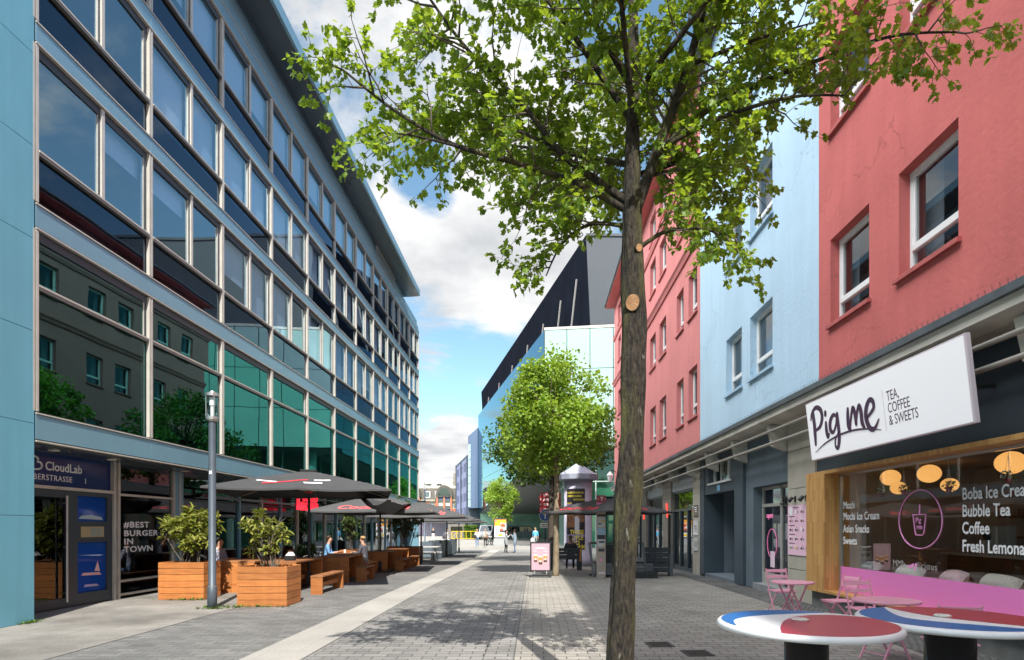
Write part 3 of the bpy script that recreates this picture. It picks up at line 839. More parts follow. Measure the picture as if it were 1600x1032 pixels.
ROWS = [(5.27, 6.82), (8.75, 10.35), (12.2, 13.75)]
red_house = house('red_house', 'red rendered house with white windows above the tea shop', -16, 11.3, 16.2, M_red, M_redsill, [(7.58, 8.82), (9.60, 10.86)], ROWS)
blue_house = house('blue_house', 'pale blue rendered house between a red house and a pink one', 11.3, 19.4, 16.3, M_blue, M_bluesill, [(13.5, 14.9), (15.5, 16.75)], ROWS)
pink_wins = [(19.75, 20.85), (21.55, 22.6), (24.4, 25.7), (26.5, 27.8), (29.6, 30.8), (31.7, 32.9), (34.9, 36.1), (37.2, 38.4)]
pink_house = house('pink_house', 'pink rendered house with cornices and eaves at the far end of the row', 19.4, 40.2, 16.4, M_pink, M_pinksill, pink_wins, [(5.33, 7.02), (8.8, 10.3), (12.2, 13.7), (14.6, 15.8)])
b = MB()
b.extrude([(WX, 19.4, 11.0), (WX - 0.06, 19.4, 11.0), (WX - 0.10, 19.4, 11.12), (WX - 0.16, 19.4, 11.2), (WX - 0.16, 19.4, 11.28), (WX, 19.4, 11.32)], (0, 20.8, 0))
b.extrude([(WX, 19.4, 14.05), (WX - 0.06, 19.4, 14.05), (WX - 0.12, 19.4, 14.2), (WX - 0.12, 19.4, 14.26), (WX, 19.4, 14.3)], (0, 20.8, 0))
b.build('cornice', M_pink, pink_house, world=True)
M_tile = mat('slate_tiles', (0.16, 0.16, 0.17), 0.7, var=0.2, scale=6)
b = MB(); b.slot = 0
b.extrude([(WX - 0.62, 19.4, 16.40), (WX - 0.62, 19.4, 16.52), (11, 19.4, 20.2), (16, 19.4, 17.5), (16, 19.4, 16.4)], (0, 21.0, 0))
rf = b.build('roof', M_tile, pink_house, world=True)
b = MB(); b.box(WX - 0.60, WX - 0.01, 19.45, 40.35, 16.36, 16.395)
b.build('eaves_board', M_pink, rf, world=True)
b = MB(); b.tube([(WX - 0.66, 19.4, 16.5), (WX - 0.66, 40.4, 16.5)], 0.06, 8)
b.build('gutter', M_zinc, rf, world=True)
for (y0, y1, root) in ((-16, 11.3, red_house), (11.3, 19.4, blue_house)):
    b = MB(); b.extrude([(WX - 0.5, y0, root == red_house and 16.2 or 16.3), (WX - 0.5, y0, 16.45), (11, y0, 19.8), (16, y0, 17.3), (16, y0, 16.2)], (0, y1 - y0, 0))
    b.build('roof', M_tile, root, world=True)

# --- cornice slab, gutter and spike strip along the row; one piece per house
M_spike = mat('bird_spikes', (0.10, 0.10, 0.11), 0.4, 0.6)
def row_cornice(root, y0, y1):
    b = MB()
    b.extrude([(SX, y0, 3.86), (WX - 0.02, y0, 3.90), (WX - 0.24, y0, 3.98), (WX - 0.24, y0, 4.12), (SX, y0, 4.14)], (0, y1 - y0, 0))
    c = b.build('cornice', M_cornice, root, world=True)
    b = MB()
    b.extrude([(WX - 0.30, y0, 4.125), (WX - 0.32, y0, 4.21), (WX - 0.20, y0, 4.215), (WX + 0.01, y0, 4.26), (WX + 0.01, y0, 4.146), (WX - 0.2, y0, 4.13)], (0, y1 - y0, 0))
    b.build('gutter', M_zinc, c, world=True)
    b = MB(); y = y0 + 0.05
    while y < min(y1, 24):
        for k in (-1, 0, 1):
            b.beam((WX - 0.26, y, 4.20), (WX - 0.26 + 0.03 * k, y + 0.015 * k, 4.29), 0.0025, 0.0025)
        y += 0.11 if y < 14 else 0.2
    if b.f: b.build('spike_strip', M_spike, c, world=True)['kind'] = 'stuff'
row_cornice(red_house, 2.0, 11.3); row_cornice(blue_house, 11.3, 19.4); row_cornice(pink_house, 19.4, 40.0)
def fins(root, ys):
    for y in ys:
        b = MB(); b.extrude([(SX, y, 3.30), (WX - 0.02, y, 3.42), (WX - 0.12, y, 3.885), (SX, y, 3.86)], (0, 0.16, 0))
        b.build('bracket', M_cornice, root, world=True)
fins(red_house, (4.0, 6.4)); fins(blue_house, (13.4, 15.9, 18.4)); fins(pink_house, (20.8, 23.6, 26.4, 29.2, 32.0, 34.8))
b = MB()
for z in (3.44, 3.72): b.tube([(5.26, 2.0, z), (5.26, 36, z)], 0.035, 10)
b.build('awning_pipe', mat('weathered_pipe', (0.36, 0.33, 0.29), 0.55, 0.4), blue_house, world=True)

# --- tea shop: wooden show window with pink film, text and lit room behind
M_oak = mat('oak_parquet', (0.55, 0.30, 0.105), 0.5)
def oak():
    m = M_oak; nt = m.node_tree; N = nt.nodes.new; L = nt.links.new
    tc = N('ShaderNodeTexCoord'); sp = N('ShaderNodeSeparateXYZ'); L(tc.outputs['Object'], sp.inputs[0])
    ad = N('ShaderNodeMath'); ad.operation = 'ADD'; L(sp.outputs[0], ad.inputs[0]); L(sp.outputs[1], ad.inputs[1])
    cb = N('ShaderNodeCombineXYZ'); L(sp.outputs[2], cb.inputs[0]); L(ad.outputs[0], cb.inputs[1])
    br = N('ShaderNodeTexBrick'); br.inputs['Scale'].default_value = 1; br.inputs['Brick Width'].default_value = 0.42; br.inputs['Row Height'].default_value = 0.055
    br.inputs['Mortar Size'].default_value = 0.0012; br.inputs['Color1'].default_value = (0.60, 0.335, 0.115, 1); br.inputs['Color2'].default_value = (0.43, 0.20, 0.06, 1)
    br.inputs['Mortar'].default_value = (0.30, 0.14, 0.05, 1); br.inputs['Bias'].default_value = -0.2
    L(cb.outputs[0], br.inputs['Vector']); L(br.outputs['Color'], nt.nodes['Principled BSDF'].inputs['Base Color'])
oak()
b = MB()
b.box(5.50, 5.98, 11.30, 12.05, 0.33, 2.66); b.box(5.50, 5.98, 3.0, 11.30, 2.59, 2.66); b.box(5.52, 5.98, 3.0, 11.30, 0.33, 0.385)
tw = b.build('shop_window', M_oak, red_house, world=True, bevel=0.006)
b = MB(); b.face([(5.80, 11.298, 0.39), (5.80, 3.0, 0.39), (5.80, 3.0, 2.585), (5.80, 11.298, 2.585)])
b.build('window_pane', G_shop, tw, world=True)
b = MB(); b.box(5.78, 5.84, 11.24, 11.297, 0.39, 2.585); b.box(5.78, 5.84, 3.0, 11.24, 2.545, 2.585)
b.build('pane_trim', M_steel, tw, world=True)
M_film = mat('pink_film', (0.88, 0.24, 0.62), 0.35, spec=0.6)
b = MB(); b.box(5.792, 5.798, 3.0, 11.24, 0.39, 0.85)
b.build('pink_film', M_film, tw, world=True)
tx = dict(xd=(0, -1, 0), up=(0, 0, 1), bold=0.020, ext=0.0)
for (s, z) in (("Mochi", 1.93), ("Mochi Ice Cream", 1.725), ("Asian Snacks", 1.495), ("Sweets", 1.275)):
    b = MB(); add_text(b, s, 0.195, (5.79, 11.16, z), sx=0.86, **tx); b.build('white_lettering', M_white, tw, world=True)
for (s, z) in (("Boba Ice Cream", 1.965), ("Bubble Tea", 1.735), ("Coffee", 1.505), ("Fresh Lemonade", 1.265)):
    b = MB(); add_text(b, s, 0.225, (5.79, 8.06, z), sx=0.80, **tx); b.build('white_lettering', M_white, tw, world=True)
M_pinkline = mat('pink_line', (0.95, 0.36, 0.72), 0.5)
b = MB()
oval = [(5.79, 8.95 + 0.50 * math.cos(t) * (1 + 0.06 * math.sin(t) * -1), 1.71 + 0.44 * math.sin(t)) for t in [2 * math.pi * i / 40 for i in range(41)]]
b.tube(oval, 0.009, 6)
cup = [(5.79, 9.10, 1.78), (5.79, 9.05, 1.50), (5.79, 9.02, 1.47), (5.79, 8.88, 1.47), (5.79, 8.85, 1.50), (5.79, 8.80, 1.78), (5.79, 9.12, 1.78)]
b.tube(cup, 0.009, 6); b.tube([(5.79, 8.95, 1.78), (5.79, 8.94, 1.93)], 0.012, 6)
add_text(b, "Pig", 0.11, (5.79, 9.04, 1.66), (0, -1, 0), (0, 0, 1), bold=0.01, ext=0.001)
add_text(b, "me", 0.11, (5.79, 9.02, 1.56), (0, -1, 0), (0, 0, 1), bold=0.01, ext=0.001)
b.build('cup_outline', M_pinkline, tw, world=True)
M_gdecal = mat('grey_decal', (0.45, 0.41, 0.39), 0.5)
b = MB(); add_text(b, "MMh", 0.15, (5.79, 9.62, 0.965), (0, -1, 0), (0, 0, 1), ext=0.001, spacing=1.1); b.build('grey_lettering', M_gdecal, tw, world=True)
b = MB(); add_text(b, "licious", 0.15, (5.79, 9.0, 0.965), (0, -1, 0), (0, 0, 1), ext=0.001, spacing=1.15)
b.build('grey_lettering', M_gdecal, tw, world=True)
b = MB()
for (y, z) in ((9.20, 0.98), (9.15, 0.99), (9.10, 1.01), (9.06, 0.96), (9.03, 1.02)):
    b.extrude([(5.79, y + 0.028 * math.cos(t), z + 0.028 * math.sin(t)) for t in [2 * math.pi * i / 14 for i in range(14)]], (-0.002, 0, 0))
b.build('bubble_dots', M_pinkline, tw, world=True)

# plinth, fascia and the room
b = MB(); b.box(5.62, 5.9, 2.0, 12.05, -0.02, 0.326)
b.build('plinth', mat('dark_plinth', (0.17, 0.165, 0.155), 0.8, var=0.25, scale=3), red_house, world=True)
b = MB(); b.box(5.72, 5.95, 2.0, 12.05, 2.664, 3.87)
b.build('fascia', M_slate, red_house, world=True)
M_shopwall = mat('mauve_shop_wall', (0.64, 0.55, 0.52), 0.85, var=0.1, scale=1)
b = MB()
b.box(10.9, 11.0, 2.0, 14.9, 0, 3.05); b.box(5.99, 11, 14.9, 15.0, 0, 3.05); b.box(5.99, 11, 1.9, 2.0, 0, 3.05)
b.box(5.99, 11, 1.9, 15.0, 3.0, 3.1); b.box(5.99, 11, 1.9, 15.0, 0.0, 0.02)
b.box(5.99, 6.3, 11.30, 12.04, 0, 3.0); b.box(6.1, 6.2, 12.04, 14.9, 0, 3.0)
b.build('shop_room', M_shopwall, red_house, world=True)
b = MB(); b.box(5.99, 6.62, 3.0, 11.2, 0.02, 0.76)
b.build('window_bench', mat('bench_cream', (0.55, 0.48, 0.38), 0.8), red_house, world=True)
M_walnut = mat('walnut', (0.20, 0.095, 0.045), 0.5, var=0.2, scale=3, stretch=(1, 8, 8))
t = thing('shop_counter', 'dark wooden serving counter standing deep inside the tea shop', 'counter', (8.9, 9.0, 0.02))
b = MB(); b.box(-.30, .30, -3.4, 3.4, 0, 1.0); b.build('base', M_walnut, t)
b = MB(); b.box(-.38, .36, -3.5, 3.5, 1.0, 1.05); b.build('counter_top', mat('pale_counter', (0.62, 0.57, 0.50), 0.4), t)
for (y, h, c, lab, w) in ((-2.2, .45, (.45, .46, .48), 'steel drink machine on the shop counter, nearest the street end', .42), (.6, .38, (.10, .10, .11), 'black drink machine on the middle of the shop counter', .40), (2.4, .55, (.70, .68, .66), 'tall white drink machine at the far end of the shop counter', .36)):
    q = thing('drink_machine', lab, 'machine', (8.9, 9.0 + y, 1.07))
    b = MB(); b.box(-.2, .2, -w/2, w/2, 0, h); b.build('body', mat('machine_%.1f' % y, c, 0.3, 0.3), q, bevel=0.03)
    b = MB(); b.box(-.27, -.2, -.06, .06, h * .5, h * .75); b.build('tap', M_black, q)
for k, lab in enumerate(('lowest wall shelf of cups behind the shop counter', 'middle wall shelf of cups behind the shop counter', 'topmost wall shelf of jars behind the shop counter')):
    t = thing('wall_shelf', lab, 'shelf', (10.65, 9.0, 1.35 + k * .45))
    b = MB(); b.box(-.18, .22, -4.4, 4.4, 0, .035); b.build('board', M_walnut, t)
    for j in range(30):
        y = -4.2 + j * .285 + rnd.uniform(-.06, .06)
        if rnd.random() < .2: continue
        b = MB(); r_ = rnd.uniform(.045, .08); b.lathe([(r_ * .8, .036), (r_, .1), (r_ * rnd.uniform(.6, 1.1), rnd.uniform(.16, .30))], (0, y, 0), 10)
        b.build('jar', mat('jar_%d' % rnd.randrange(6), rnd.choice([(.75, .72, .68), (.70, .30, .42), (.30, .16, .08), (.20, .30, .14), (.62, .48, .20), (.12, .12, .14)]), .4), t)
for (y, x, lab) in ((6.3, 7.7, 'wooden stool in the tea shop close to the lemonade lettering'), (7.6, 7.8, 'wooden stool in the tea shop behind the coffee lettering'), (9.3, 7.7, 'wooden stool in the tea shop behind the oval drawing')):
    t = thing('stool', lab, 'stool', (x, y, .02), 0, 'stools in the tea shop')
    b = MB(); b.lathe([(.17, .60), (.18, .62), (.17, .65)], (0, 0, 0), 20); b.build('seat', M_wood, t)
    for a in range(4):
        b = MB(); b.beam((.20 * math.cos(a * 1.571 + .78), .20 * math.sin(a * 1.571 + .78), 0), (.12 * math.cos(a * 1.571 + .78), .12 * math.sin(a * 1.571 + .78), .60), .03, .03); b.build('leg', M_walnut, t)
for (y, z, w, h, c, lab) in ((5.2, 1.9, 1.2, .7, (.75, .42, .55), 'pink picture on the rear wall of the shop nearest the street corner'), (12.6, 2.0, 1.0, .9, (.15, .13, .14), 'dark menu screen on the rear wall of the shop')):
    t = thing('wall_picture', lab, 'picture', (10.88, y, z))
    b = MB(); b.box(-.02, 0, -w/2, w/2, -h/2, h/2); b.build('panel', mat('picture_%.1f' % y, c, .5), t)
    b = MB(); b.box(-.03, -.021, -w/2, w/2, h/2 - .04, h/2); b.build('frame', M_white, t)

# cushions on the window bench
CUSH = [(5.0, 'pink cushion with faint stripes on the bench behind the pink film, nearest the camera', (0.80, 0.40, 0.52), 0.3),
        (5.9, 'striped beige cushion lying on the window bench of the tea shop', (0.62, 0.54, 0.42), -0.2),
        (7.0, 'large pink cushion standing on the window bench below the lemonade lettering', (0.86, 0.45, 0.58), 0.1),
        (7.9, 'cream cushion leaning in the tea shop window beside a large pink one', (0.70, 0.66, 0.58), 0.25),
        (8.8, 'pale pink flat cushion below the grey window lettering', (0.84, 0.58, 0.62), -0.15),
        (9.8, 'white cushion behind the oval drawing in the tea shop window', (0.76, 0.74, 0.70), 0.2),
        (10.95, 'grey patterned cushion at the oak end post of the shop window', (0.42, 0.43, 0.44), 0.0)]
for (y, lab, c, tilt) in CUSH:
    t = thing('cushion', lab, 'cushion', (6.10, y, 0.75), 0, 'cushions on the window bench')
    b = MB(); n = 10; b.smooth = True
    vs = []; fs = []
    for side in (1, -1):
        base = len(vs)
        for i in range(n + 1):
            for j in range(n + 1):
                u = i / n * 2 - 1; v = j / n * 2 - 1
                th = 0.085 * side * max(0.0, (1 - u ** 4) * (1 - v ** 4)) ** 0.5
                pin = 1 - 0.10 * (u * u * v * v) ** 0.5
                vs.append((th, u * 0.24 * (1.0 - 0.08 * v * v), 0.215 + v * 0.21 * (1 - 0.08 * u * u)))
        for i in range(n):
            for j in range(n):
                q = [base + i*(n+1)+j, base + (i+1)*(n+1)+j, base + (i+1)*(n+1)+j+1, base + i*(n+1)+j+1]
                fs.append(q if side > 0 else q[::-1])
    b._add(vs, fs)
    o = b.build('cover', mat('cushion_%.2f' % (c[0] + y), c, 0.9, var=0.12, scale=12, stretch=(1, 4, 1)), t)
    t.rotation_euler = (R(tilt * 20), R(48), R(tilt * 60)); t.scale = (1.2, 1.1, 0.60)

# paper lanterns
M_paper = mat('lit_paper', (0.95, 0.47, 0.13), 0.85, emit=0.42)
LANT = [(6.7, 11.2, 2.52, 0.172, 'round paper lantern glowing at the oak end of the shop window'), (8.5, 13.9, 2.5, 0.172, 'small glowing paper lantern deep in the shop, second from the oak post'),
        (6.5, 9.8, 2.47, 0.172, 'glowing paper lantern hanging above the oval cup drawing'), (9.0, 12.9, 2.5, 0.172, 'glowing paper lantern deep in the shop behind the trailing flower pot'),
        (6.2, 7.75, 2.43, 0.172, 'largest glowing paper lantern above the Boba Ice Cream lettering')]
for (x, y, z, r, lab) in LANT:
    t = thing('paper_lantern', lab, 'lantern', (x, y, z), 0, 'paper lanterns in the tea shop')
    b = MB(); b.smooth = True
    prof = []
    for i in range(1, 24):
        a = math.pi * i / 24
        prof.append((r * math.sin(a) * (1 + 0.03 * (i % 2)), -r * 0.86 * math.cos(a)))
    b.lathe(prof, (0, 0, 0), 20); b.build('lamp_shade', M_paper, t)
    b = MB(); b.tube([(0, 0, r * 0.85), (0, 0, 3.0 - z)], 0.004, 5); b.build('cord', M_black, t)
# small hanging flower pots in front of them
M_herb = leaf_mat('herb_leaf', (0.07, 0.16, 0.03), (0.12, 0.22, 0.05), (0.2, 0.3, 0.05), 0.25)
M_flower = mat('white_petals', (0.8, 0.8, 0.76), 0.7)
M_pot = mat('red_pot', (0.42, 0.03, 0.04), 0.5)
POTS = [(6.35, 10.9, 2.22, 'hanging flower pot below the first lantern by the oak post'), (6.3, 10.15, 2.22, 'hanging flower pot between the first and second glowing lanterns'), (6.3, 9.05, 2.2, 'hanging pot of trailing white flowers right of the lantern above the cup drawing'), (6.05, 7.6, 2.22, 'hanging red flower pot in front of the largest paper lantern')]
for (x, y, z, lab) in POTS:
    t = thing('hanging_plant', lab, 'plant', (x, y, z), 0, 'hanging flower pots in the tea shop')
    b = MB(); b.lathe([(0.03, -0.09), (0.045, -0.01), (0.05, 0.0)], (0, 0, 0), 12); b.build('pot', M_pot, t)
    b = MB()
    for k in range(60):
        a = rnd.uniform(0, 6.28); q = rnd.uniform(0.01, 0.09); c = Vector((q * math.cos(a), q * math.sin(a), rnd.uniform(-0.05, 0.09)))
        e = Vector((rnd.gauss(0, 1), rnd.gauss(0, 1), rnd.gauss(0, 1))).normalized() * 0.025; f = e.orthogonal().normalized() * 0.014
        b.face([c - e, c + f, c + e, c - f])
    b.build('foliage', M_herb, t)
    b = MB()
    for k in range(12):
        a = rnd.uniform(0, 6.28); q = rnd.uniform(0.02, 0.09)
        b.ball((q * math.cos(a), q * math.sin(a), rnd.uniform(-0.01, 0.09)), 0.013, 0.013, 0.013, 6, 4)
    b.build('flower', M_flower, t)
    b = MB()
    for k in range(3):
        a = k * 2.1
        b.tube([(0.045 * math.cos(a), 0.045 * math.sin(a), 0), (0, 0, 0.30)], 0.003, 4)
    b.tube([(0, 0, 0.30), (0, 0, 3.0 - z)], 0.003, 4)
    b.build('cord', M_white, t)

# --- the tilted light-box sign
sign = thing('shop_sign', 'white tilted light box sign with plum brush lettering above the tea shop window', 'sign', (5.0, 8.9, 3.3))
A = [Vector((4.95, 10.88, 3.83)), Vector((4.95, 6.85, 3.83)), Vector((5.07, 6.85, 2.79)), Vector((5.07, 10.88, 2.79))]
sx_ = Vector((0, -1, 0)); su = (A[0] - A[3]).normalized(); sn = sx_.cross(su)
M_signface = mat('white_sign_face', (0.86, 0.85, 0.87), 0.3, spec=0.5, emit=0.12)
M_signrim = mat('sign_rim', (0.66, 0.56, 0.60), 0.45)
back = -sn * 0.07
b = MB(); b.extrude([A[3], A[2], A[1], A[0]], back); b.build('box', M_signrim, sign, world=True, bevel=0.01)
S = lambda u, v, k=0.004: A[3] + sx_ * (u * 4.03) + su * (v * 1.047) + sn * k
b = MB(); b.extrude([S(0.006, 0.02, 0.001), S(0.994, 0.02, 0.001), S(0.994, 0.98, 0.001), S(0.006, 0.98, 0.001)], sn * 0.002)
b.build('face', M_signface, sign, world=True)
M_plum = mat('plum_ink', (0.085, 0.045, 0.09), 0.5)
def stroke(mb, pts, wid, sub=7):
    """flat brush stroke on the sign face; wid = full width at each control point (m)"""
    P2 = catmull([(p[0] * 4.03, p[1] * 1.047, w * 0.78) for p, w in zip(pts, wid)], sub)
    L_ = []; R_ = []
    for i, p in enumerate(P2):
        d = P2[min(i+1, len(P2)-1)] - P2[max(i-1, 0)]; d2 = Vector((d.x, d.y)); d2.normalize(); nn = Vector((-d2.y, d2.x))
        L_.append((p.x + nn.x * p.z, p.y + nn.y * p.z)); R_.append((p.x - nn.x * p.z, p.y - nn.y * p.z))
    Q = lambda t, k: A[3] + sx_ * t[0] + su * t[1] + sn * k
    stroke.n += 1
    k0 = 0.0045 + 0.0006 * stroke.n
    for i in range(len(L_) - 1):
        mb.face([Q(R_[i], k0), Q(R_[i+1], k0), Q(L_[i+1], k0), Q(L_[i], k0)])
    for (end, prev) in ((0, 1), (-1, -2)):                                     # round brush ends
        c = P2[end]; ring = [(c.x + c.z * math.cos(t), c.y + c.z * math.sin(t)) for t in [2*math.pi*i/12 for i in range(12)]]
        mb.face([Q(t, k0 + 0.0002) for t in ring])
stroke.n = 0
# (u runs 0..1 along the sign, v 0..1 up)
b = MB()
stroke(b, [(0.064, 0.78), (0.066, 0.60), (0.062, 0.42), (0.058, 0.27)], [0.07, 0.075, 0.07, 0.05])
stroke(b, [(0.040, 0.70), (0.055, 0.80), (0.095, 0.87), (0.135, 0.80), (0.140, 0.66), (0.115, 0.54), (0.078, 0.50)], [0.03, 0.045, 0.05, 0.065, 0.065, 0.05, 0.035])
stroke(b, [(0.168, 0.56), (0.166, 0.44), (0.172, 0.34), (0.186, 0.37)], [0.05, 0.065, 0.06, 0.03])
stroke(b, [(0.171, 0.70), (0.173, 0.73)], [0.055, 0.055])
stroke(b, [(0.262, 0.60), (0.235, 0.645), (0.205, 0.56), (0.200, 0.43), (0.222, 0.38), (0.250, 0.49), (0.263, 0.62)], [0.03, 0.045, 0.06, 0.06, 0.04, 0.04, 0.045])
stroke(b, [(0.266, 0.64), (0.266, 0.45), (0.262, 0.26), (0.245, 0.12), (0.226, 0.15), (0.234, 0.27), (0.270, 0.36)], [0.05, 0.06, 0.065, 0.05, 0.035, 0.03, 0.02])
b.build('brush_word', M_plum, sign, world=True); b = MB()
stroke(b, [(0.350, 0.65), (0.344, 0.53), (0.342, 0.40), (0.352, 0.33)], [0.045, 0.06, 0.06, 0.05])
stroke(b, [(0.352, 0.36), (0.368, 0.52), (0.386, 0.64), (0.396, 0.57), (0.398, 0.40)], [0.035, 0.04, 0.05, 0.055, 0.05])
stroke(b, [(0.400, 0.42), (0.414, 0.56), (0.432, 0.64), (0.440, 0.54), (0.440, 0.39), (0.452, 0.30)], [0.035, 0.04, 0.05, 0.06, 0.06, 0.04])
stroke(b, [(0.466, 0.42), (0.492, 0.46), (0.524, 0.54), (0.522, 0.64), (0.500, 0.66), (0.476, 0.56), (0.470, 0.42), (0.486, 0.28), (0.516, 0.25), (0.548, 0.36)], [0.03, 0.035, 0.045, 0.05, 0.05, 0.06, 0.065, 0.06, 0.045, 0.02])
b.build('brush_word', M_plum, sign, world=True); b = MB()
stroke(b, [(0.052, 0.135), (0.14, 0.235), (0.25, 0.30), (0.36, 0.315), (0.46, 0.28), (0.556, 0.205)], [0.008, 0.018, 0.022, 0.022, 0.018, 0.008])
b.build('brush_swash', M_plum, sign, world=True)
for (s, v) in (("TEA,", 0.565), ("COFFEE", 0.40), ("& SWEETS", 0.235)):
    b = MB(); add_text(b, s, 0.20, S(0.605, v), sx_, su, sx=0.72, ext=0.001); b.build('small_lettering', M_plum, sign, world=True)
b = MB(); b.extrude([S(0.583, 0.17), S(0.585, 0.17), S(0.585, 0.74), S(0.583, 0.74)], sn * 0.001)
b.build('divider_line', mat('rose_line', (0.62, 0.50, 0.54), 0.5), sign, world=True)
b = MB()
for y in (7.4, 10.3): b.beam((5.05, y, 3.3), (5.75, y, 3.35), 0.04, 0.04)
b.build('bracket', M_black, sign, world=True)

# --- stone pier with menu board, number 32 and spotlights
b = MB()
for (z0, z1) in ((0, 0.66), (0.672, 1.40), (1.412, 2.42), (2.432, 3.25), (3.262, 3.87)):
    b.box(SX - 0.02, 6.1, 12.055, 13.35, z0, z1)
b.build('stone_pier', M_stone, blue_house, world=True, bevel=0.006)
menu = thing('menu_board', 'pink menu board with rows of small drink pictures on the stone pier', 'sign', (5.67, 12.7, 1.5))
b = MB(); b.box(5.66, 5.678, 12.12, 13.30, 0.98, 2.06); b.build('board', mat('pale_pink_board', (0.86, 0.56, 0.70), 0.5), menu, world=True)
inks = [mat('ink_dark', (0.06, 0.03, 0.05), 0.5), M_white, mat('ink_red', (0.75, 0.06, 0.10), 0.5), mat('ink_green', (0.16, 0.42, 0.10), 0.5), mat('ink_yellow', (0.85, 0.55, 0.05), 0.5), mat('ink_brown', (0.22, 0.09, 0.04), 0.5)]
def flat(mb, x, y0, y1, z0, z1, slot): mb.slot = slot; mb.box(x - 0.0015, x, y0, y1, z0, z1)
for r in range(5):
    zt = 1.93 - r * 0.195
    b = MB()
    flat(b, 5.6590, 13.22 - 0.28 - (0.2 if r == 0 else 0), 13.22 - (0.2 if r == 0 else 0), zt + 0.075, zt + 0.092, 0)
    b.build('row_title', inks, menu, world=True)
    for c in range(4):
        y = 13.16 - c * 0.27
        if r == 0 and c == 0: continue
        b = MB()
        if r == 4 and c == 3:
            for q in range(5): flat(b, 5.6590, y - 0.12, y + 0.07, zt + 0.03 - q * 0.025, zt + 0.038 - q * 0.025, 0)
            b.build('price_list', inks, menu, world=True)
            continue
        k = rnd.choice([5, 5, 3, 4, 0, 1])
        flat(b, 5.6590, y - 0.03, y + 0.03, zt - 0.04, zt + 0.015, k)
        flat(b, 5.6585, y - 0.033, y + 0.033, zt + 0.015, zt + 0.045, 1)
        if rnd.random() < 0.6: flat(b, 5.6580, y - 0.055, y - 0.02, zt + 0.03, zt + 0.06, rnd.choice([2, 2, 4]))
        for q in range(3): flat(b, 5.6590, y - 0.13, y - 0.05, zt - 0.005 - q * 0.016, zt + 0.001 - q * 0.016, 0)
        b.build('drink_picture', inks, menu, world=True)
b = MB(); b.slot = 1
b.extrude([(5.6588, 13.13 + 0.085 * math.cos(t), 1.93 + 0.095 * math.sin(t)) for t in [2*math.pi*i/24 for i in range(24)]], (-0.001, 0, 0))
b.build('round_emblem', inks, menu, world=True)
num = thing('house_number', 'dark standing figures 32 beside the tea shop door', 'sign', (5.64, 13.3, 2.2))
b = MB(); add_text(b, "32", 0.26, (5.64, 13.52, 2.09), (0, -1, 0), (0, 0, 1), bold=0.03, sx=0.8, ext=0.03)
b.build('figures', M_black, num, world=True)
for (y, lab) in ((12.95, 'small black spotlight on the stone pier close to the number 32'), (12.42, 'small black spotlight on the stone pier nearer the oak window post')):
    t = thing('spotlight', lab, 'lamp', (5.68, y, 2.20), 0, 'spotlights above the menu board')
    b = MB(); b.box(-0.02, 0.0, -0.035, 0.035, -0.06, 0.06); b.build('base_plate', M_black, t)
    b = MB(); b.tube([(-0.02, 0, 0.02), (-0.10, 0, 0.0)], 0.012, 8); b.tube([(-0.07, 0, 0.03), (-0.15, 0, -0.05)], [0.035, 0.05], 12); b.build('head', M_black, t)

# --- shop entrance, passage portal and further shop windows (parts of the blue and pink houses)
b = MB()
b.box(SX + 0.02, 6.2, 13.352, 16.1, 2.62, 3.87); b.box(SX + 0.02, 6.6, 15.55, 16.1, 0, 2.62)
b.box(6.45, 6.6, 13.352, 15.55, 2.55, 2.62)
b.build('entrance_wall', M_slate2, blue_house, world=True)
b = MB(); b.box(SX + 0.0, 6.6, 13.352, 15.548, -0.02, 0.14); b.build('step', mat('grey_step', (0.25, 0.26, 0.27), 0.8, var=0.1), blue_house, world=True)
b = MB(); X0, X1 = 5.94, 6.02
for y in (13.36, 14.30, 15.46): b.box(X0, X1, y, y + 0.08, 0.14, 2.61)
b.box(X0, X1, 13.44, 15.46, 2.10, 2.18); b.box(X0, X1, 13.44, 15.46, 2.53, 2.61); b.box(X0, X1, 14.38, 15.46, 0.14, 0.42)
de = b.build('door', mat('door_grey', (0.40, 0.39, 0.36), 0.5), blue_house, world=True, bevel=0.004)
b = MB(); b.face([(5.98, 15.46, 0.4), (5.98, 13.44, 0.4), (5.98, 13.44, 2.55), (5.98, 15.46, 2.55)]); b.build('pane', G_dark, de, world=True)
M_neon = mat('pink_neon', (0.85, 0.22, 0.45), 0.5, emit=0.25)
b = MB(); add_text(b, "open", 0.20, (5.965, 15.30, 1.82), (0, -1, 0), (0, 0, 1), ext=0.003, bold=0.0)
b.tube([(5.965, 14.95 + 0.30 * math.cos(t), 1.18 + 0.36 * math.sin(t)) for t in [2*math.pi*i/28 for i in range(29)]], 0.006, 6)
b.build('neon_sign', M_neon, de, world=True)
b = MB(); b.box(5.955, 5.96, 14.75, 15.02, 0.58, 0.98); b.build('paper_notice', mat('rose_paper', (0.82, 0.62, 0.72), 0.7), de, world=True)
b = MB(); b.box(6.7, 6.8, 15.02, 16.0, 0, 3.0); b.build('inner_wall', M_room, blue_house, world=True)
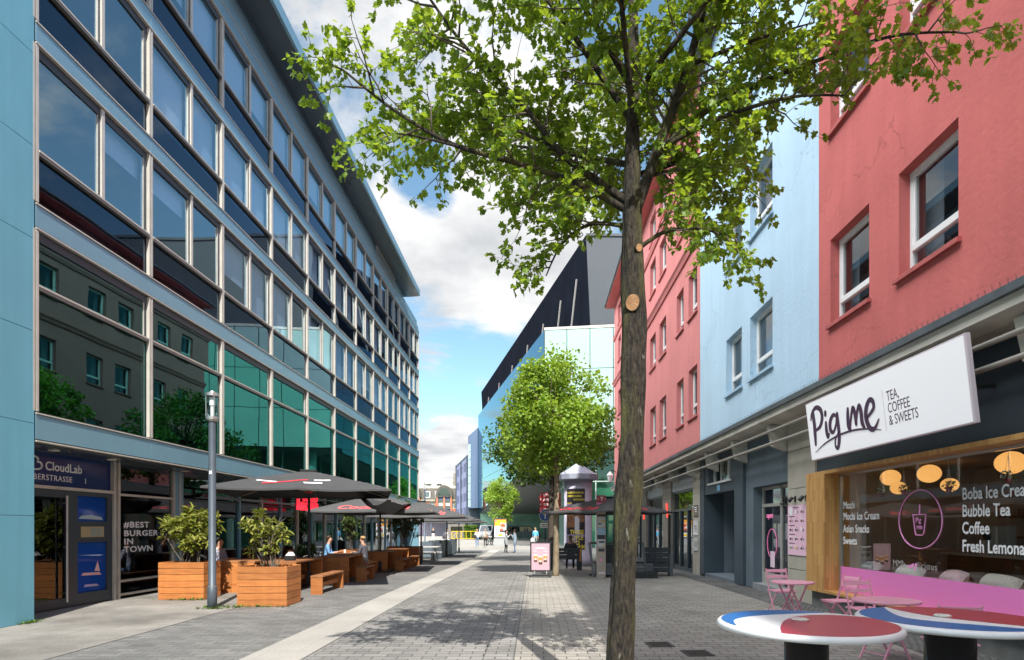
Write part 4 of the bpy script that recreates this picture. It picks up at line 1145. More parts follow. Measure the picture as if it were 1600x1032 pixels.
# portal
b = MB()
b.box(SX - 0.06, 6.3, 16.1, 16.8, 0, 3.87); b.box(SX - 0.06, 6.3, 19.8, 20.3, 0, 3.87); b.box(SX - 0.04, 6.2, 16.8, 19.8, 2.64, 2.92)
b.box(SX - 0.04, 6.2, 16.8, 17.15, 2.92, 3.87); b.box(SX - 0.04, 6.2, 19.35, 19.8, 2.92, 3.87); b.box(SX - 0.04, 6.2, 17.15, 19.35, 3.72, 3.87)
b.build('portal', M_slate, blue_house, world=True)
b = MB(); b.box(7.6, 7.7, 16.8, 19.8, 0, 2.7); b.box(6.305, 7.6, 16.75, 16.79, 0, 2.7); b.box(6.305, 7.6, 19.81, 19.85, 0, 2.7); b.box(SX, 7.7, 16.8, 19.8, 2.642, 2.7)
b.box(SX - 0.02, 7.6, 16.802, 19.798, -0.1, 0.06)
b.build('passage', mat('passage_paint', (0.15, 0.18, 0.21), 0.6, var=0.1, scale=2), blue_house, world=True)
b = MB(); b.ball((7.57, 17.6, 1.02), 0.04, 0.04, 0.04); b.build('door_knob', M_steel, blue_house, world=True)
b = MB(); b.box(7.585, 7.595, 17.9, 18.5, 1.45, 1.95); b.build('notice_board', M_cornice, blue_house, world=True)
b = MB()
for y in (17.16, 17.86, 18.56, 19.26): b.box(SX + 0.12, SX + 0.2, y, y + 0.08, 2.98, 3.71)
b.box(SX + 0.12, SX + 0.2, 17.16, 19.34, 3.64, 3.71); b.box(SX - 0.08, SX + 0.2, 17.10, 19.40, 2.925, 2.985)
tl = b.build('transom_window', M_upvc, blue_house, world=True)
b = MB(); b.face([(SX + 0.16, 19.3, 2.98), (SX + 0.16, 17.2, 2.98), (SX + 0.16, 17.2, 3.7), (SX + 0.16, 19.3, 3.7)]); b.build('pane', G_win, tl, world=True)
b = MB(); b.box(SX + 0.4, SX + 0.42, 17.1, 19.4, 2.9, 3.75); b.build('curtain', M_stone, tl, world=True)
b = MB(); b.box(SX - 0.05, SX - 0.042, 18.15, 18.42, 2.70, 2.88); b.build('number_plate', mat('blue_enamel', (0.12, 0.36, 0.62), 0.3), blue_house, world=True)
# stone pilaster with plates
def pilaster(root, y0, y1, m):
    b = MB()
    for (z0, z1) in ((-0.3, 0.95), (0.96, 1.95), (1.96, 2.75), (2.76, 3.87)): b.box(SX - 0.06, 6.1, y0, y1, z0, z1)
    return b.build('pilaster', m, root, world=True, bevel=0.006)
pilaster(pink_house, 20.31, 21.2, M_stone)
for (z0, z1, c, lab) in ((1.95, 2.35, (0.10, 0.10, 0.11), 'dark engraved company plate, topmost on the pale pilaster'), (1.30, 1.80, (0.62, 0.66, 0.70), 'pale glass company plate with blue foot in the middle of the pilaster'), (0.75, 1.22, (0.40, 0.45, 0.46), 'lowest company plate on the pale pilaster by the passage')):
    t = thing('company_plate', lab, 'sign', (5.63, 20.75, z0), 0, 'company plates on the pilaster')
    b = MB(); b.box(-0.015, 0, -0.28, 0.28, 0, z1 - z0); b.build('plate', mat('plate_%.2f' % z0, c, 0.25), t)
    b = MB()
    for q in range(3): b.box(-0.018, -0.0155, -0.18, 0.18 - 0.06 * q, 0.30 - q * 0.07, 0.325 - q * 0.07)
    b.build('text_line', M_black if c[0] > 0.3 else M_white, t)
def shopfront(y0, y1, n):
    b = MB()
    b.box(SX + 0.05, SX + 0.17, y0, y1, -0.3, 0.12 + gz(y0)); b.box(SX + 0.05, SX + 0.17, y0, y1, 2.20, 2.28); b.box(SX + 0.05, SX + 0.17, y0, y1, 2.92, 3.0)
    st = (y1 - y0) / n
    for i in range(n + 1):
        y = y0 + i * st
        b.box(SX + 0.04, SX + 0.16, max(y0, y - 0.05), min(y1, y + 0.05), gz(y0), 2.2)
    o = b.build('shop_window', M_darkframe, pink_house, world=True)
    p = MB(); p.face([(SX + 0.11, y1, 0.1), (SX + 0.11, y0, 0.1), (SX + 0.11, y0, 2.95), (SX + 0.11, y1, 2.95)]); p.build('pane', G_dark, o, world=True)
    s = MB(); s.box(SX + 0.0, SX + 0.2, y0, y1, 3.001, 3.55); s.build('shutter_box', mat('shutter_grey', (0.30, 0.32, 0.33), 0.6, var=0.08), o, world=True)
    f = MB(); f.box(SX + 0.06, SX + 0.25, y0, y1, 3.551, 3.87); f.build('fascia', M_slate, o, world=True)
    s = MB()
    for i in range(n): s.box(SX + 0.13, SX + 0.15, y0 + i * st + 0.06, y0 + (i + 1) * st - 0.06, gz(y0) + 0.12, 0.72)
    s.build('kick_panel', M_black, o, world=True)
shopfront(21.21, 24.6, 3); pilaster(pink_house, 24.61, 26.2, M_stonedark)
shopfront(26.21, 30.0, 3); pilaster(pink_house, 30.01, 31.3, M_stonedark)
shopfront(31.31, 35.0, 3); pilaster(pink_house, 35.01, 36.2, M_stonedark)
shopfront(36.21, 40.0, 2)
b = MB(); b.box(8.5, 8.6, 20.3, 40.1, -0.3, 3.87); b.box(SX + 0.2, 8.6, 40.0, 40.15, -0.3, 4.14); b.box(SX + 0.2, 8.6, 20.3, 40.1, -0.5, -0.28)
b.build('inner_wall', mat('cafe_wall', (0.16, 0.14, 0.12), 0.9, var=0.3, scale=1.2), pink_house, world=True)
b = MB(); b.box(16.0, 16.2, -16, 40.2, 0, 4.15); b.box(5.75, 16.0, -16.0, -15.9, 0, 4.15)
b.box(5.75, 5.9, -16, 1.9, 0, 4.15)
b.build('rear_wall', M_slate2, red_house, world=True)
# red neon sticks on two pilasters and small wall lamps
for (y, lab) in ((25.0, 'slanting red neon stick on the nearer brown stone pilaster'), (30.4, 'slanting red neon stick on the farther brown stone pilaster')):
    t = thing('neon_stick', lab, 'light', (5.6, y, 1.95), 0, 'red neon sticks on the cafe pilasters')
    b = MB(); b.beam((0, 0.25, 0.62), (0, 0.05, 0.02), 0.05, 0.05); b.build('tube', mat('red_neon', (1, 0.05, 0.03), 0.4, emit=0.9), t)
    b = MB(); b.box(0.025, 0.04, 0.12, 0.2, 0.25, 0.4); b.build('mount', M_black, t)

# ------------------------------------------------------------------ glass hall in the middle distance
G_hall = glass('hall_side_glass', (0.08, 0.20, 0.26), 2.4, (0.62, 0.88, 1.0), add=0.10, wob=0.05)
M_mint = mat('mint_enamel_glass', (0.33, 0.47, 0.43), 0.12, var=0.08, scale=0.25, spec=0.6)
M_anth = mat('anthracite_sheet', (0.010, 0.012, 0.018), 0.9, var=0.12, scale=0.5, spec=0.0)
M_greyw = mat('grey_sheet', (0.045, 0.052, 0.064), 0.6, var=0.06, scale=0.4)
D = Vector((-0.2324, 0.9726, 0)).normalized(); NL = Vector((-0.9726, -0.2324, 0)).normalized()   # along / outward of the street side
F = Vector((0.9905, -0.1376, 0)).normalized(); NF = Vector((-0.1376, -0.9905, 0)).normalized()   # along / outward of the front
A0 = Vector((0.84, 52.0, 0)); LN = 41.0; FN = 16.0
hall = thing('glass_hall', 'tall glass concert hall with dark slanted roof block behind the maples', 'building', (6, 70, 0))
up = lambda p, z: Vector((p.x, p.y, z))
zbot = lambda s: 8.5 - 5.0 * s / LN
b = MB()
n = 24
for i in range(n):
    s0, s1 = LN * i / n + 0.02, LN * (i + 1) / n - 0.02
    zz = [zbot, lambda s: 8.6, lambda s: 13.7, lambda s: 18.75]
    rows = [(zbot, lambda s: 8.58), (lambda s: 8.62, lambda s: 13.68), (lambda s: 13.72, lambda s: 18.75)]
    for (lo, hi) in rows:
        p0, p1 = A0 + D * s0, A0 + D * s1
        if hi(s0) - lo(s0) < 0.15 or hi(s1) - lo(s1) < 0.15: continue
        b.face([up(p1, lo(s1)), up(p0, lo(s0)), up(p0, hi(s0)), up(p1, hi(s1))])
b.build('glass_side', G_hall, hall, world=True)
b = MB()
for i in range(n + 1):
    p = A0 + D * (LN * i / n) - NL * 0.06
    s = LN * i / n
    b.beam(up(p, zbot(s)), up(p, 18.75), 0.06, 0.09, up=NL)
for z in (8.6, 13.7): b.beam(up(A0 - NL * 0.06, z), up(A0 + D * LN - NL * 0.06, z), 0.08, 0.06)
b.build('side_mullion', M_darkframe, hall, world=True)
b = MB()
m = 8; q = FN / m
for i in range(m):
    for (z0, z1) in ((8.5, 11.85), (11.9, 15.25), (15.3, 18.7)):
        p0 = A0 + F * (q * i + 0.03) ; p1 = A0 + F * (q * (i + 1) - 0.03)
        b.extrude([up(p0, z0), up(p1, z0), up(p1, z1), up(p0, z1)], -NF * 0.05)
b.build('glass_front', M_mint, hall, world=True)
b = MB()
inn = 0.12
foot = [A0 - NL * inn - NF * inn, A0 + D * LN - NL * inn, A0 + D * LN + F * 14, A0 + F * FN - NF * inn]
lo = [up(foot[0], 8.5), up(foot[1], 3.5), up(foot[2], 3.5), up(foot[3], 8.5)]
hi = [up(p, 18.7) for p in foot]
b.hexa(lo[::-1], hi[::-1])
b.build('hall_body', mat('hall_dark', (0.05, 0.075, 0.085), 0.8), hall, world=True)
b = MB()
lo2 = [p - Vector((0, 0, 0.06)) for p in lo]
b.face([lo2[0], lo2[1], lo2[2], lo2[3]])
b.build('hall_soffit', mat('hall_soffit_sheet', (0.16, 0.17, 0.175), 0.6, var=0.08, scale=1), hall, world=True)
b = MB()
for i in range(5):
    for j in range(3):
        s = 3 + i * 5; p = A0 + D * s + F * (2 + j * 3.2)
        b.lathe([(0.22, 0), (0.22, 0.03)], (p.x, p.y, zbot(s) - 0.12), 12)
b.build('ceiling_spot', M_black, hall, world=True)
b = MB()
b.extrude([up(A0 - NL * 0.02, 18.76), up(A0 + F * FN, 18.76), up(A0 + F * FN, 18.98), up(A0 - NL * 0.02, 18.98)], -NF * 0.4)
b.build('parapet', M_cornice, hall, world=True)
# dark slanted roof block
T0 = Vector((5.2, 60.0, 0)); TL = 72.5
b = MB()
base = [T0, T0 + D * TL, T0 + D * TL + F * 14, T0 + F * 22]
lo = [up(base[0] - NL * 0.7, 17), up(base[1] - NL * 0.7, 17), up(base[2], 17), up(base[3], 17)]
hi = [up(base[0], 31.0), up(base[1], 31.1), up(base[2], 31.1), up(base[3] + Vector((0, 1.5, 0)), 30.0)]
b.face([lo[1], lo[0], hi[0], hi[1]]); b.face([hi[0], hi[3], hi[2], hi[1]]); b.face([lo[2], lo[1], hi[1], hi[2]])
b.build('roof_block', M_anth, hall, world=True)
b = MB(); b.face([lo[0], lo[3], hi[3], hi[0]])
b.beam(hi[0], hi[3], 0.2, 0.25)
b.build('roof_block_front', M_greyw, hall, world=True)
for i, s in enumerate((2, 8, 16, 25, 36, 48, 60)):
    b = MB(); p = T0 + D * (s + 2.2); q = T0 + D * s
    b.beam(up(p + NL * 0.78, 18.6), up(q + NL * 0.36, 27.3), 0.13, 0.13)
    b.build('strut', mat('pale_strut', (0.26, 0.24, 0.23), 0.6), hall, world=True)
b = MB()
p = A0 + F * 5.5 + Vector((0, 5, 0))
for z in (19.2, 19.6, 20.0): b.beam(up(p, z), up(p + F * 10, z), 0.05, 0.05)
for i in range(8): b.beam(up(p + F * (i * 1.4), 18.9), up(p + F * (i * 1.4), 20.0), 0.05, 0.05)
b.build('roof_railing', M_steel, hall, world=True)
# recessed lobby under the slanted underside
G_lobby = glass('lobby_glass', (0.40, 0.62, 0.56), 1.7, (0.75, 1.0, 0.92))
L0 = A0 + D * 1.5 + F * 2.6
b = MB(); fr = MB()
SD = Vector((-0.02, 1, 0)).normalized()
for i in range(15):
    s0 = i * 2.4
    p0 = L0 + SD * s0; p1 = L0 + SD * (s0 + 2.36)
    b.face([up(p1, -0.3), up(p0, -0.3), up(p0, zbot(s0 + 1.4) - 0.02), up(p1, zbot(s0 + 3.8) - 0.02)])
    fr.beam(up(p0, -0.3), up(p0, zbot(s0 + 1.4) - 0.05), 0.08, 0.12, up=(-1, 0, 0))
for i in range(6):
    p0 = L0 + F * (i * 2.4); p1 = L0 + F * (i * 2.4 + 2.36)
    b.face([up(p0, -0.3), up(p1, -0.3), up(p1, 8.3), up(p0, 8.3)])
    fr.beam(up(p0, -0.3), up(p0, 8.3), 0.09, 0.12, up=NF)
for z in (2.9, 5.6): fr.beam(up(L0, z), up(L0 + F * 14.4, z), 0.09, 0.09); fr.beam(up(L0, z), up(L0 + SD * (34 if z < 3 else 18), z), 0.09, 0.09)
b.build('lobby_glass', G_lobby, hall, world=True); fr.build('lobby_mullion', mat('lobby_frame', (0.34, 0.42, 0.39), 0.5), hall, world=True)
b = MB()
b.extrude([up(L0 + F * 3 + D * 1.5, -0.3), up(L0 + F * 14 + D * 1.5, -0.3), up(L0 + F * 14 + D * 1.5, 8.0), up(L0 + F * 3 + D * 1.5, 8.0)], D * 0.2)
b.extrude([up(L0 + F * 3 + SD * 1.5, -0.3), up(L0 + F * 3 + SD * 36, -0.3), up(L0 + F * 3 + SD * 36, 3.6), up(L0 + F * 3 + SD * 1.5, 7.6)], F * 0.2)
b.box(-8.2, 5.5, 90.4, 90.6, -0.3, 3.6)
b.build('lobby_wall', mat('lobby_green', (0.20, 0.36, 0.27), 0.8, var=0.35, scale=0.35), hall, world=True)
for i in range(3):
    b = MB(); c = A0 + F * (2.2 + i * 5.4) + Vector((0, 1.6, 0)); b.lathe([(0.36, -0.3), (0.36, 8.45)], (c.x, c.y, 0), 20)
    b.build('column', mat('mint_column', (0.22, 0.42, 0.36), 0.5), hall, world=True)
for i in range(4):
    c = L0 + F * 1.2 + SD * (3 + i * 5); b = MB(); b.lathe([(0.2, 0), (0.42, 0.1), (0.42, 1.5), (0.2, 1.6)], (c.x, c.y, 4.2 - 0.3 * i), 16)
    b.build('pendant_lamp', mat('cream_shade', (0.75, 0.66, 0.48), 0.7), hall, world=True)

# ------------------------------------------------------------------ blue-grey houses beyond the hall
M_bgrey = mat('blue_grey_wall', (0.075, 0.12, 0.20), 0.7, var=0.07, scale=0.3)
M_lav = mat('lavender_wall', (0.17, 0.19, 0.30), 0.8, var=0.06, scale=0.3)
tower = thing('blue_tower', 'narrow windowless blue grey tower wall joining the glass hall', 'building', (-10, 94, 0))
b = MB()
P0 = Vector((-8.75, 92.0, 0)); P1 = Vector((-10.55, 94.6, 0))
b.hexa([up(P1, 4.5), up(P0, 4.5), up(P0 + Vector((4, 8, 0)), 4.5), up(P1 + Vector((3, 7, 0)), 4.5)], [up(P1, 15.9), up(P0, 16.9), up(P0 + Vector((4, 8, 0)), 16.9), up(P1 + Vector((3, 7, 0)), 15.9)])
b.build('wall', M_bgrey, tower, world=True)
b = MB(); b.hexa([up(P1, -0.3), up(P0 + Vector((1.5, 3, 0)), -0.3), up(P0 + Vector((4, 8, 0)), -0.3), up(P1 + Vector((3, 7, 0)), -0.3)], [up(P1, 4.48), up(P0 + Vector((1.5, 3, 0)), 4.48), up(P0 + Vector((4, 8, 0)), 4.48), up(P1 + Vector((3, 7, 0)), 4.48)])
b.build('recess', M_slate, tower, world=True)
b = MB()
e = (P0 - P1).normalized(); nn = Vector((e.y, -e.x, 0))
for k in range(8): b.extrude([up(P1 + e * 0.15, 4.7 + k * 1.25), up(P1 + e * 0.85, 4.7 + k * 1.25), up(P1 + e * 0.85, 5.85 + k * 1.25), up(P1 + e * 0.15, 5.85 + k * 1.25)], nn * 0.06)
b.build('strip_window', M_mint, tower, world=True)
lav = thing('lavender_house', 'lavender grey house with rows of small windows beside the blue tower', 'building', (-12.6, 104, 0))
Q0 = Vector((-10.75, 95.6, 0)); LL = 18.2
b = MB(); holes = []
for r in range(4):
    for g_ in range(3):
        for k in range(3):
            s = 2.0 + g_ * 5.2 + k * 1.3
            holes.append((LL - s - 0.75, LL - s, 3.3 + r * 2.45, 4.75 + r * 2.45))
wall_open(b, Q0 + D * LL, -D, NL, LL, -0.3, 12.9, holes, 0.25)
b.face([up(Q0, -0.3), up(Q0 - NL * 10, -0.3), up(Q0 - NL * 10, 12.9), up(Q0, 12.9)])
b.face([up(Q0, 12.9), up(Q0 - NL * 10, 12.9), up(Q0 + D * LL - NL * 10, 12.9), up(Q0 + D * LL, 12.9)])
b.build('wall', M_lav, lav, world=True)
for (a, c, za, zb) in holes:
    w = MB(); p0 = Q0 + D * (LL - c) - NL * 0.22; p1 = Q0 + D * (LL - a) - NL * 0.22
    w.face([up(p1, za), up(p0, za), up(p0, zb), up(p1, zb)]); w.build('window', G_win, lav, world=True)
b = MB(); b.extrude([up(Q0 + NL * 0.15, 12.9), up(Q0 + NL * 0.15, 13.1), up(Q0 - NL * 0.4, 13.1), up(Q0 - NL * 0.4, 12.9)], D * LL)
b.build('parapet', M_zinc, lav, world=True)
b = MB(); b.extrude([up(Q0 - NL * 0.5, -0.3), up(Q0 - NL * 0.5, 12.8), up(Q0 - NL * 0.6, 12.8), up(Q0 - NL * 0.6, -0.3)], D * LL)
b.build('room_wall', M_room, lav, world=True)
for k in (0.3, 8.8, 16.9):
    b = MB(); p = Q0 + D * k + NL * 0.08; b.tube([up(p, -0.3), up(p, 12.9)], 0.10, 8); b.build('downpipe', M_slate, lav, world=True)

# ------------------------------------------------------------------ brick house closing the view
M_brick = mat('orange_brick', (0.46, 0.17, 0.095), 0.85, col2=(0.38, 0.13, 0.075), scale=3)
M_mans = mat('brown_mansard_slates', (0.085, 0.076, 0.062), 0.8, var=0.12, scale=2)
M_cream = mat('cream_roof_sheet', (0.30, 0.285, 0.225), 0.75)
brick = thing('brick_house', 'orange brick house with brown mansard roof closing the far end of the street', 'building', (-22, 131, 0))
FY = 130.0; WXs = (-38.0, -16.2)
b = MB(); holes = []
for k in range(9):
    s = 1.2 + k * 2.3
    for z in (0.4, 3.0, 5.4): holes.append((s, s + 1.25, z + 0.1, z + 1.55))
wall_open(b, (WXs[0], FY, 0), (1, 0, 0), (0, -1, 0), WXs[1] - WXs[0], -0.3, 7.1, holes, 0.25)
b.face([(WXs[1], FY, -0.3), (WXs[1], FY + 10, -0.3), (WXs[1], FY + 10, 7.1), (WXs[1], FY, 7.1)])
b.build('wall', M_brick, brick, world=True)
for (a, c, za, zb) in holes:
    w = MB(); w.slot = 0; x0, x1 = WXs[0] + a, WXs[0] + c
    w.box(x0, x1, FY + 0.18, FY + 0.22, za, zb); w.slot = 1
    w.box(x0 + 0.08, (x0 + x1) / 2 - 0.04, FY + 0.15, FY + 0.179, za + 0.08, zb - 0.08); w.box((x0 + x1) / 2 + 0.04, x1 - 0.08, FY + 0.15, FY + 0.179, za + 0.08, zb - 0.08)
    w.build('window', [M_upvc, G_win], brick, world=True)
b = MB(); b.box(WXs[0], WXs[1] + 0.2, FY - 0.25, FY + 0.1, 7.1, 7.5); b.build('cornice', M_cream, brick, world=True)
b = MB(); b.extrude([(WXs[0], FY, 7.5), (WXs[0], FY + 1.1, 10.0), (WXs[0], FY + 9, 10.0), (WXs[0], FY + 10, 7.5)], (WXs[1] - WXs[0], 0, 0))
rf = b.build('roof', M_mans, brick, world=True)
b = MB(); b.extrude([(WXs[0], FY + 1.0, 10.0), (WXs[0], FY + 4.5, 12.2), (WXs[0], FY + 9, 10.0)], (WXs[1] - WXs[0], 0, 0)); b.build('top_roof', M_cream, rf, world=True)
for x in (-24.0, -21.7, -28.5, -31):
    w = MB(); w.slot = 0; w.box(x, x + 1.2, FY + 0.15, FY + 1.2, 7.9, 9.3); w.slot = 1; w.box(x + 0.15, x + 1.05, FY + 0.12, FY + 0.149, 8.05, 9.15)
    w.build('dormer', [M_upvc, G_win], brick, world=True)
    w = MB(); w.slot = 0; w.extrude([(x, FY + 2.0, 10.67), (x + 1.1, FY + 2.0, 10.67), (x + 1.1, FY + 2.6, 11.05), (x, FY + 2.6, 11.05)], (0, -0.05, 0.1)); w.build('roof_window', [G_win], brick, world=True)
for x in (-19.6, -26.6):                                # projecting bays with arched dormer
    w = MB(); w.slot = 0
    w.box(x - 1.7, x - 1.35, FY - 0.9, FY, -0.3, 8.0); w.box(x - 0.18, x + 0.18, FY - 0.9, FY, -0.3, 8.0); w.box(x + 1.35, x + 1.7, FY - 0.9, FY, -0.3, 8.0)
    w.slot = 1
    w.extrude([(x + 1.9 * math.cos(t), FY - 1.0, 8.0 + 2.6 * math.sin(t)) for t in [math.pi * i / 14 for i in range(15)]], (0, 2.2, 0))
    w.slot = 2
    w.box(x - 1.35, x + 1.35, FY - 0.6, FY - 0.5, -0.3, 8.0)
    w.extrude([(x + 1.4 * math.cos(t), FY - 1.02, 8.1 + 1.9 * math.sin(t)) for t in [math.pi * i / 14 for i in range(15)]], (0, 0.02, 0))
    w.slot = 3
    for z in (2.3, 4.8, 7.4): w.box(x - 1.35, x + 1.35, FY - 0.65, FY - 0.6, z, z + 0.75)
    w.slot = 4
    for z in (1.2, 3.6, 6.1): 
        w.box(x - 1.2, x - 0.3, FY - 0.63, FY - 0.6, z, z + 0.6); w.box(x + 0.3, x + 1.2, FY - 0.63, FY - 0.6, z, z + 0.6)
    w.build('bay', [M_brick, M_mans, G_win, M_bgrey, M_upvc], brick, world=True)
b = MB(); b.box(WXs[0], WXs[1], FY + 0.6, FY + 0.7, -0.3, 7.0); b.build('room_wall', M_room, brick, world=True)
b = MB(); b.box(-18.0, -17.3, FY + 2, FY + 3, 10, 13.4); b.build('chimney', M_stonedark, rf, world=True)
# pale canopy hall low in the gap
can = thing('market_canopy', 'low pale canopy with grey posts far off in front of the brick house', 'canopy', (-17, 118, -0.3))
b = MB(); b.box(-24, -13.5, 115, 121, 3.3, 3.7); b.build('roof', mat('pale_canopy', (0.36, 0.35, 0.36), 0.6), can, world=True)
for x in (-23, -20, -17, -14):
    b = MB(); b.box(x - 0.15, x + 0.15, 115.3, 115.6, -0.3, 3.3); b.build('post', M_paint, can, world=True)
b = MB(); b.box(-24, -13.5, 120.8, 121, -0.3, 3.3); b.build('back_wall', mat('mauve_wall', (0.36, 0.32, 0.40), 0.8), can, world=True)

# ------------------------------------------------------------------ trees
MAPLE = [(0, 0), (.18, .02), (.40, .00), (.47, .14), (.37, .27), (.54, .46), (.47, .62), (.29, .57), (.25, .74), (.15, .93), (0, .98)]
LONG = [(0, 0), (.09, .12), (.15, .35), (.16, .6), (.10, .84), (0, 1.0)]
DIAM = [(0, 0), (.34, .25), (.42, .55), (.2, .8), (0, 1.0)]
def leaves_mesh(name, pos, tipdir, nrm, size, shape, m, parent, fold=0.25):
    """every leaf = two halves folded on the midrib"""
    N_ = len(pos); k = len(shape)
    pos = np.array(pos); t = np.array(tipdir); nr = np.array(nrm); size = np.array(size)[:, None]
    t /= np.linalg.norm(t, axis=1)[:, None] + 1e-9
    s = np.cross(t, nr); s /= np.linalg.norm(s, axis=1)[:, None] + 1e-9
    nr = np.cross(s, t)
    verts = np.zeros((N_, 2 * k, 3)); 
    for j, (x, y) in enumerate(shape):
        h = abs(x) * fold; cur = -0.22 * y * y
        verts[:, j] = pos + (s * x + t * y + nr * (h + cur)) * size
        verts[:, k + j] = pos + (-s * x + t * y + nr * (h + cur)) * size
    # left half shares the midrib points (first and last) with the right half, so a leaf is one island
    nv = 2 * k - 2
    keep = list(range(k)) + [k + j for j in range(1, k - 1)]
    V = verts[:, keep].reshape(-1, 3)
    f1 = list(range(k)); f2 = [0] + [k + j for j in range(k - 2)] + [k - 1]; f2 = f2[::-1]
    loops = np.array(f1 + f2); loops = (np.arange(N_)[:, None] * nv + loops[None, :]).reshape(-1)
    me = bpy.data.meshes.new(name)
    me.vertices.add(len(V)); me.vertices.foreach_set('co', V.reshape(-1))
    me.loops.add(len(loops)); me.loops.foreach_set('vertex_index', loops.astype(np.int32))
    me.polygons.add(2 * N_); me.polygons.foreach_set('loop_start', (np.arange(2 * N_) * k).astype(np.int32)); me.polygons.foreach_set('loop_total', np.full(2 * N_, k, np.int32))
    me.materials.append(m); me.update(calc_edges=True); me.validate()
    return link(name, me, parent)

M_bark = mat('maple_bark', (0.075, 0.062, 0.045), 0.9)
def bark(m):
    nt = m.node_tree; N = nt.nodes.new; L = nt.links.new; bs = nt.nodes['Principled BSDF']
    tc = N('ShaderNodeTexCoord'); mp = N('ShaderNodeMapping'); mp.inputs['Scale'].default_value = (1, 1, 0.28); L(tc.outputs['Object'], mp.inputs[0])
    n1 = N('ShaderNodeTexNoise'); n1.inputs['Scale'].default_value = 42; n1.inputs['Detail'].default_value = 8; n1.inputs['Roughness'].default_value = 0.7; L(mp.outputs[0], n1.inputs['Vector'])
    r1 = N('ShaderNodeValToRGB'); e = r1.color_ramp.elements
    e[0].position = 0.40; e[0].color = (0.006, 0.005, 0.004, 1); e[1].position = 0.72; e[1].color = (0.095, 0.074, 0.05, 1)
    L(n1.outputs['Fac'], r1.inputs[0])
    # moss in broad patches
    n2 = N('ShaderNodeTexNoise'); n2.inputs['Scale'].default_value = 5; n2.inputs['Detail'].default_value = 6; L(mp.outputs[0], n2.inputs['Vector'])
    r2 = N('ShaderNodeMapRange'); r2.inputs['From Min'].default_value = 0.48; r2.inputs['From Max'].default_value = 0.66; r2.inputs['To Max'].default_value = 1.3; L(n2.outputs['Fac'], r2.inputs['Value'])
    mm = N('ShaderNodeMath'); mm.operation = 'MULTIPLY'; L(r2.outputs[0], mm.inputs[0]); L(n1.outputs['Fac'], mm.inputs[1])
    mx = N('ShaderNodeMix'); mx.data_type = 'RGBA'; L(mm.outputs[0], mx.inputs[0]); L(r1.outputs[0], mx.inputs[6]); mx.inputs[7].default_value = (0.125, 0.12, 0.026, 1)
    # pale lichen flecks
    n3 = N('ShaderNodeTexNoise'); n3.inputs['Scale'].default_value = 26; n3.inputs['Detail'].default_value = 5; L(mp.outputs[0], n3.inputs['Vector'])
    r3 = N('ShaderNodeMapRange'); r3.inputs['From Min'].default_value = 0.66; r3.inputs['From Max'].default_value = 0.74; r3.inputs['To Max'].default_value = 0.5; L(n3.outputs['Fac'], r3.inputs['Value'])
    mx2 = N('ShaderNodeMix'); mx2.data_type = 'RGBA'; L(r3.outputs[0], mx2.inputs[0]); L(mx.outputs[2], mx2.inputs[6]); mx2.inputs[7].default_value = (0.36, 0.36, 0.31, 1)
    L(mx2.outputs[2], bs.inputs['Base Color'])
    bp = N('ShaderNodeBump'); bp.inputs['Strength'].default_value = 1.0; bp.inputs['Distance'].default_value = 0.05; L(n1.outputs['Fac'], bp.inputs['Height']); L(bp.outputs[0], bs.inputs['Normal'])
bark(M_bark)
M_twig = mat('grey_brown_twig', (0.10, 0.08, 0.06), 0.85, var=0.3, scale=8)
M_leaf = leaf_mat('maple_leaf', (0.062, 0.14, 0.018), (0.175, 0.275, 0.034), (0.42, 0.56, 0.035), 0.42)
M_leaf2 = leaf_mat('young_maple_leaf', (0.12, 0.23, 0.028), (0.27, 0.38, 0.055), (0.40, 0.55, 0.04), 0.38)
M_leaf3 = leaf_mat('dark_maple_leaf', (0.06, 0.13, 0.018), (0.12, 0.20, 0.03), (0.16, 0.28, 0.03), 0.35)  # darker greens than the other maple leaves
M_scar = mat('cut_wood', (0.40, 0.22, 0.10), 0.8, col2=(0.26, 0.13, 0.06), scale=22, detail=8, bump=0.4, bscale=60)

def rand_unit(r):
    while True:
        v = Vector((r.uniform(-1, 1), r.uniform(-1, 1), r.uniform(-1, 1)))
        if 0.05 < v.length < 1: return v.normalized()

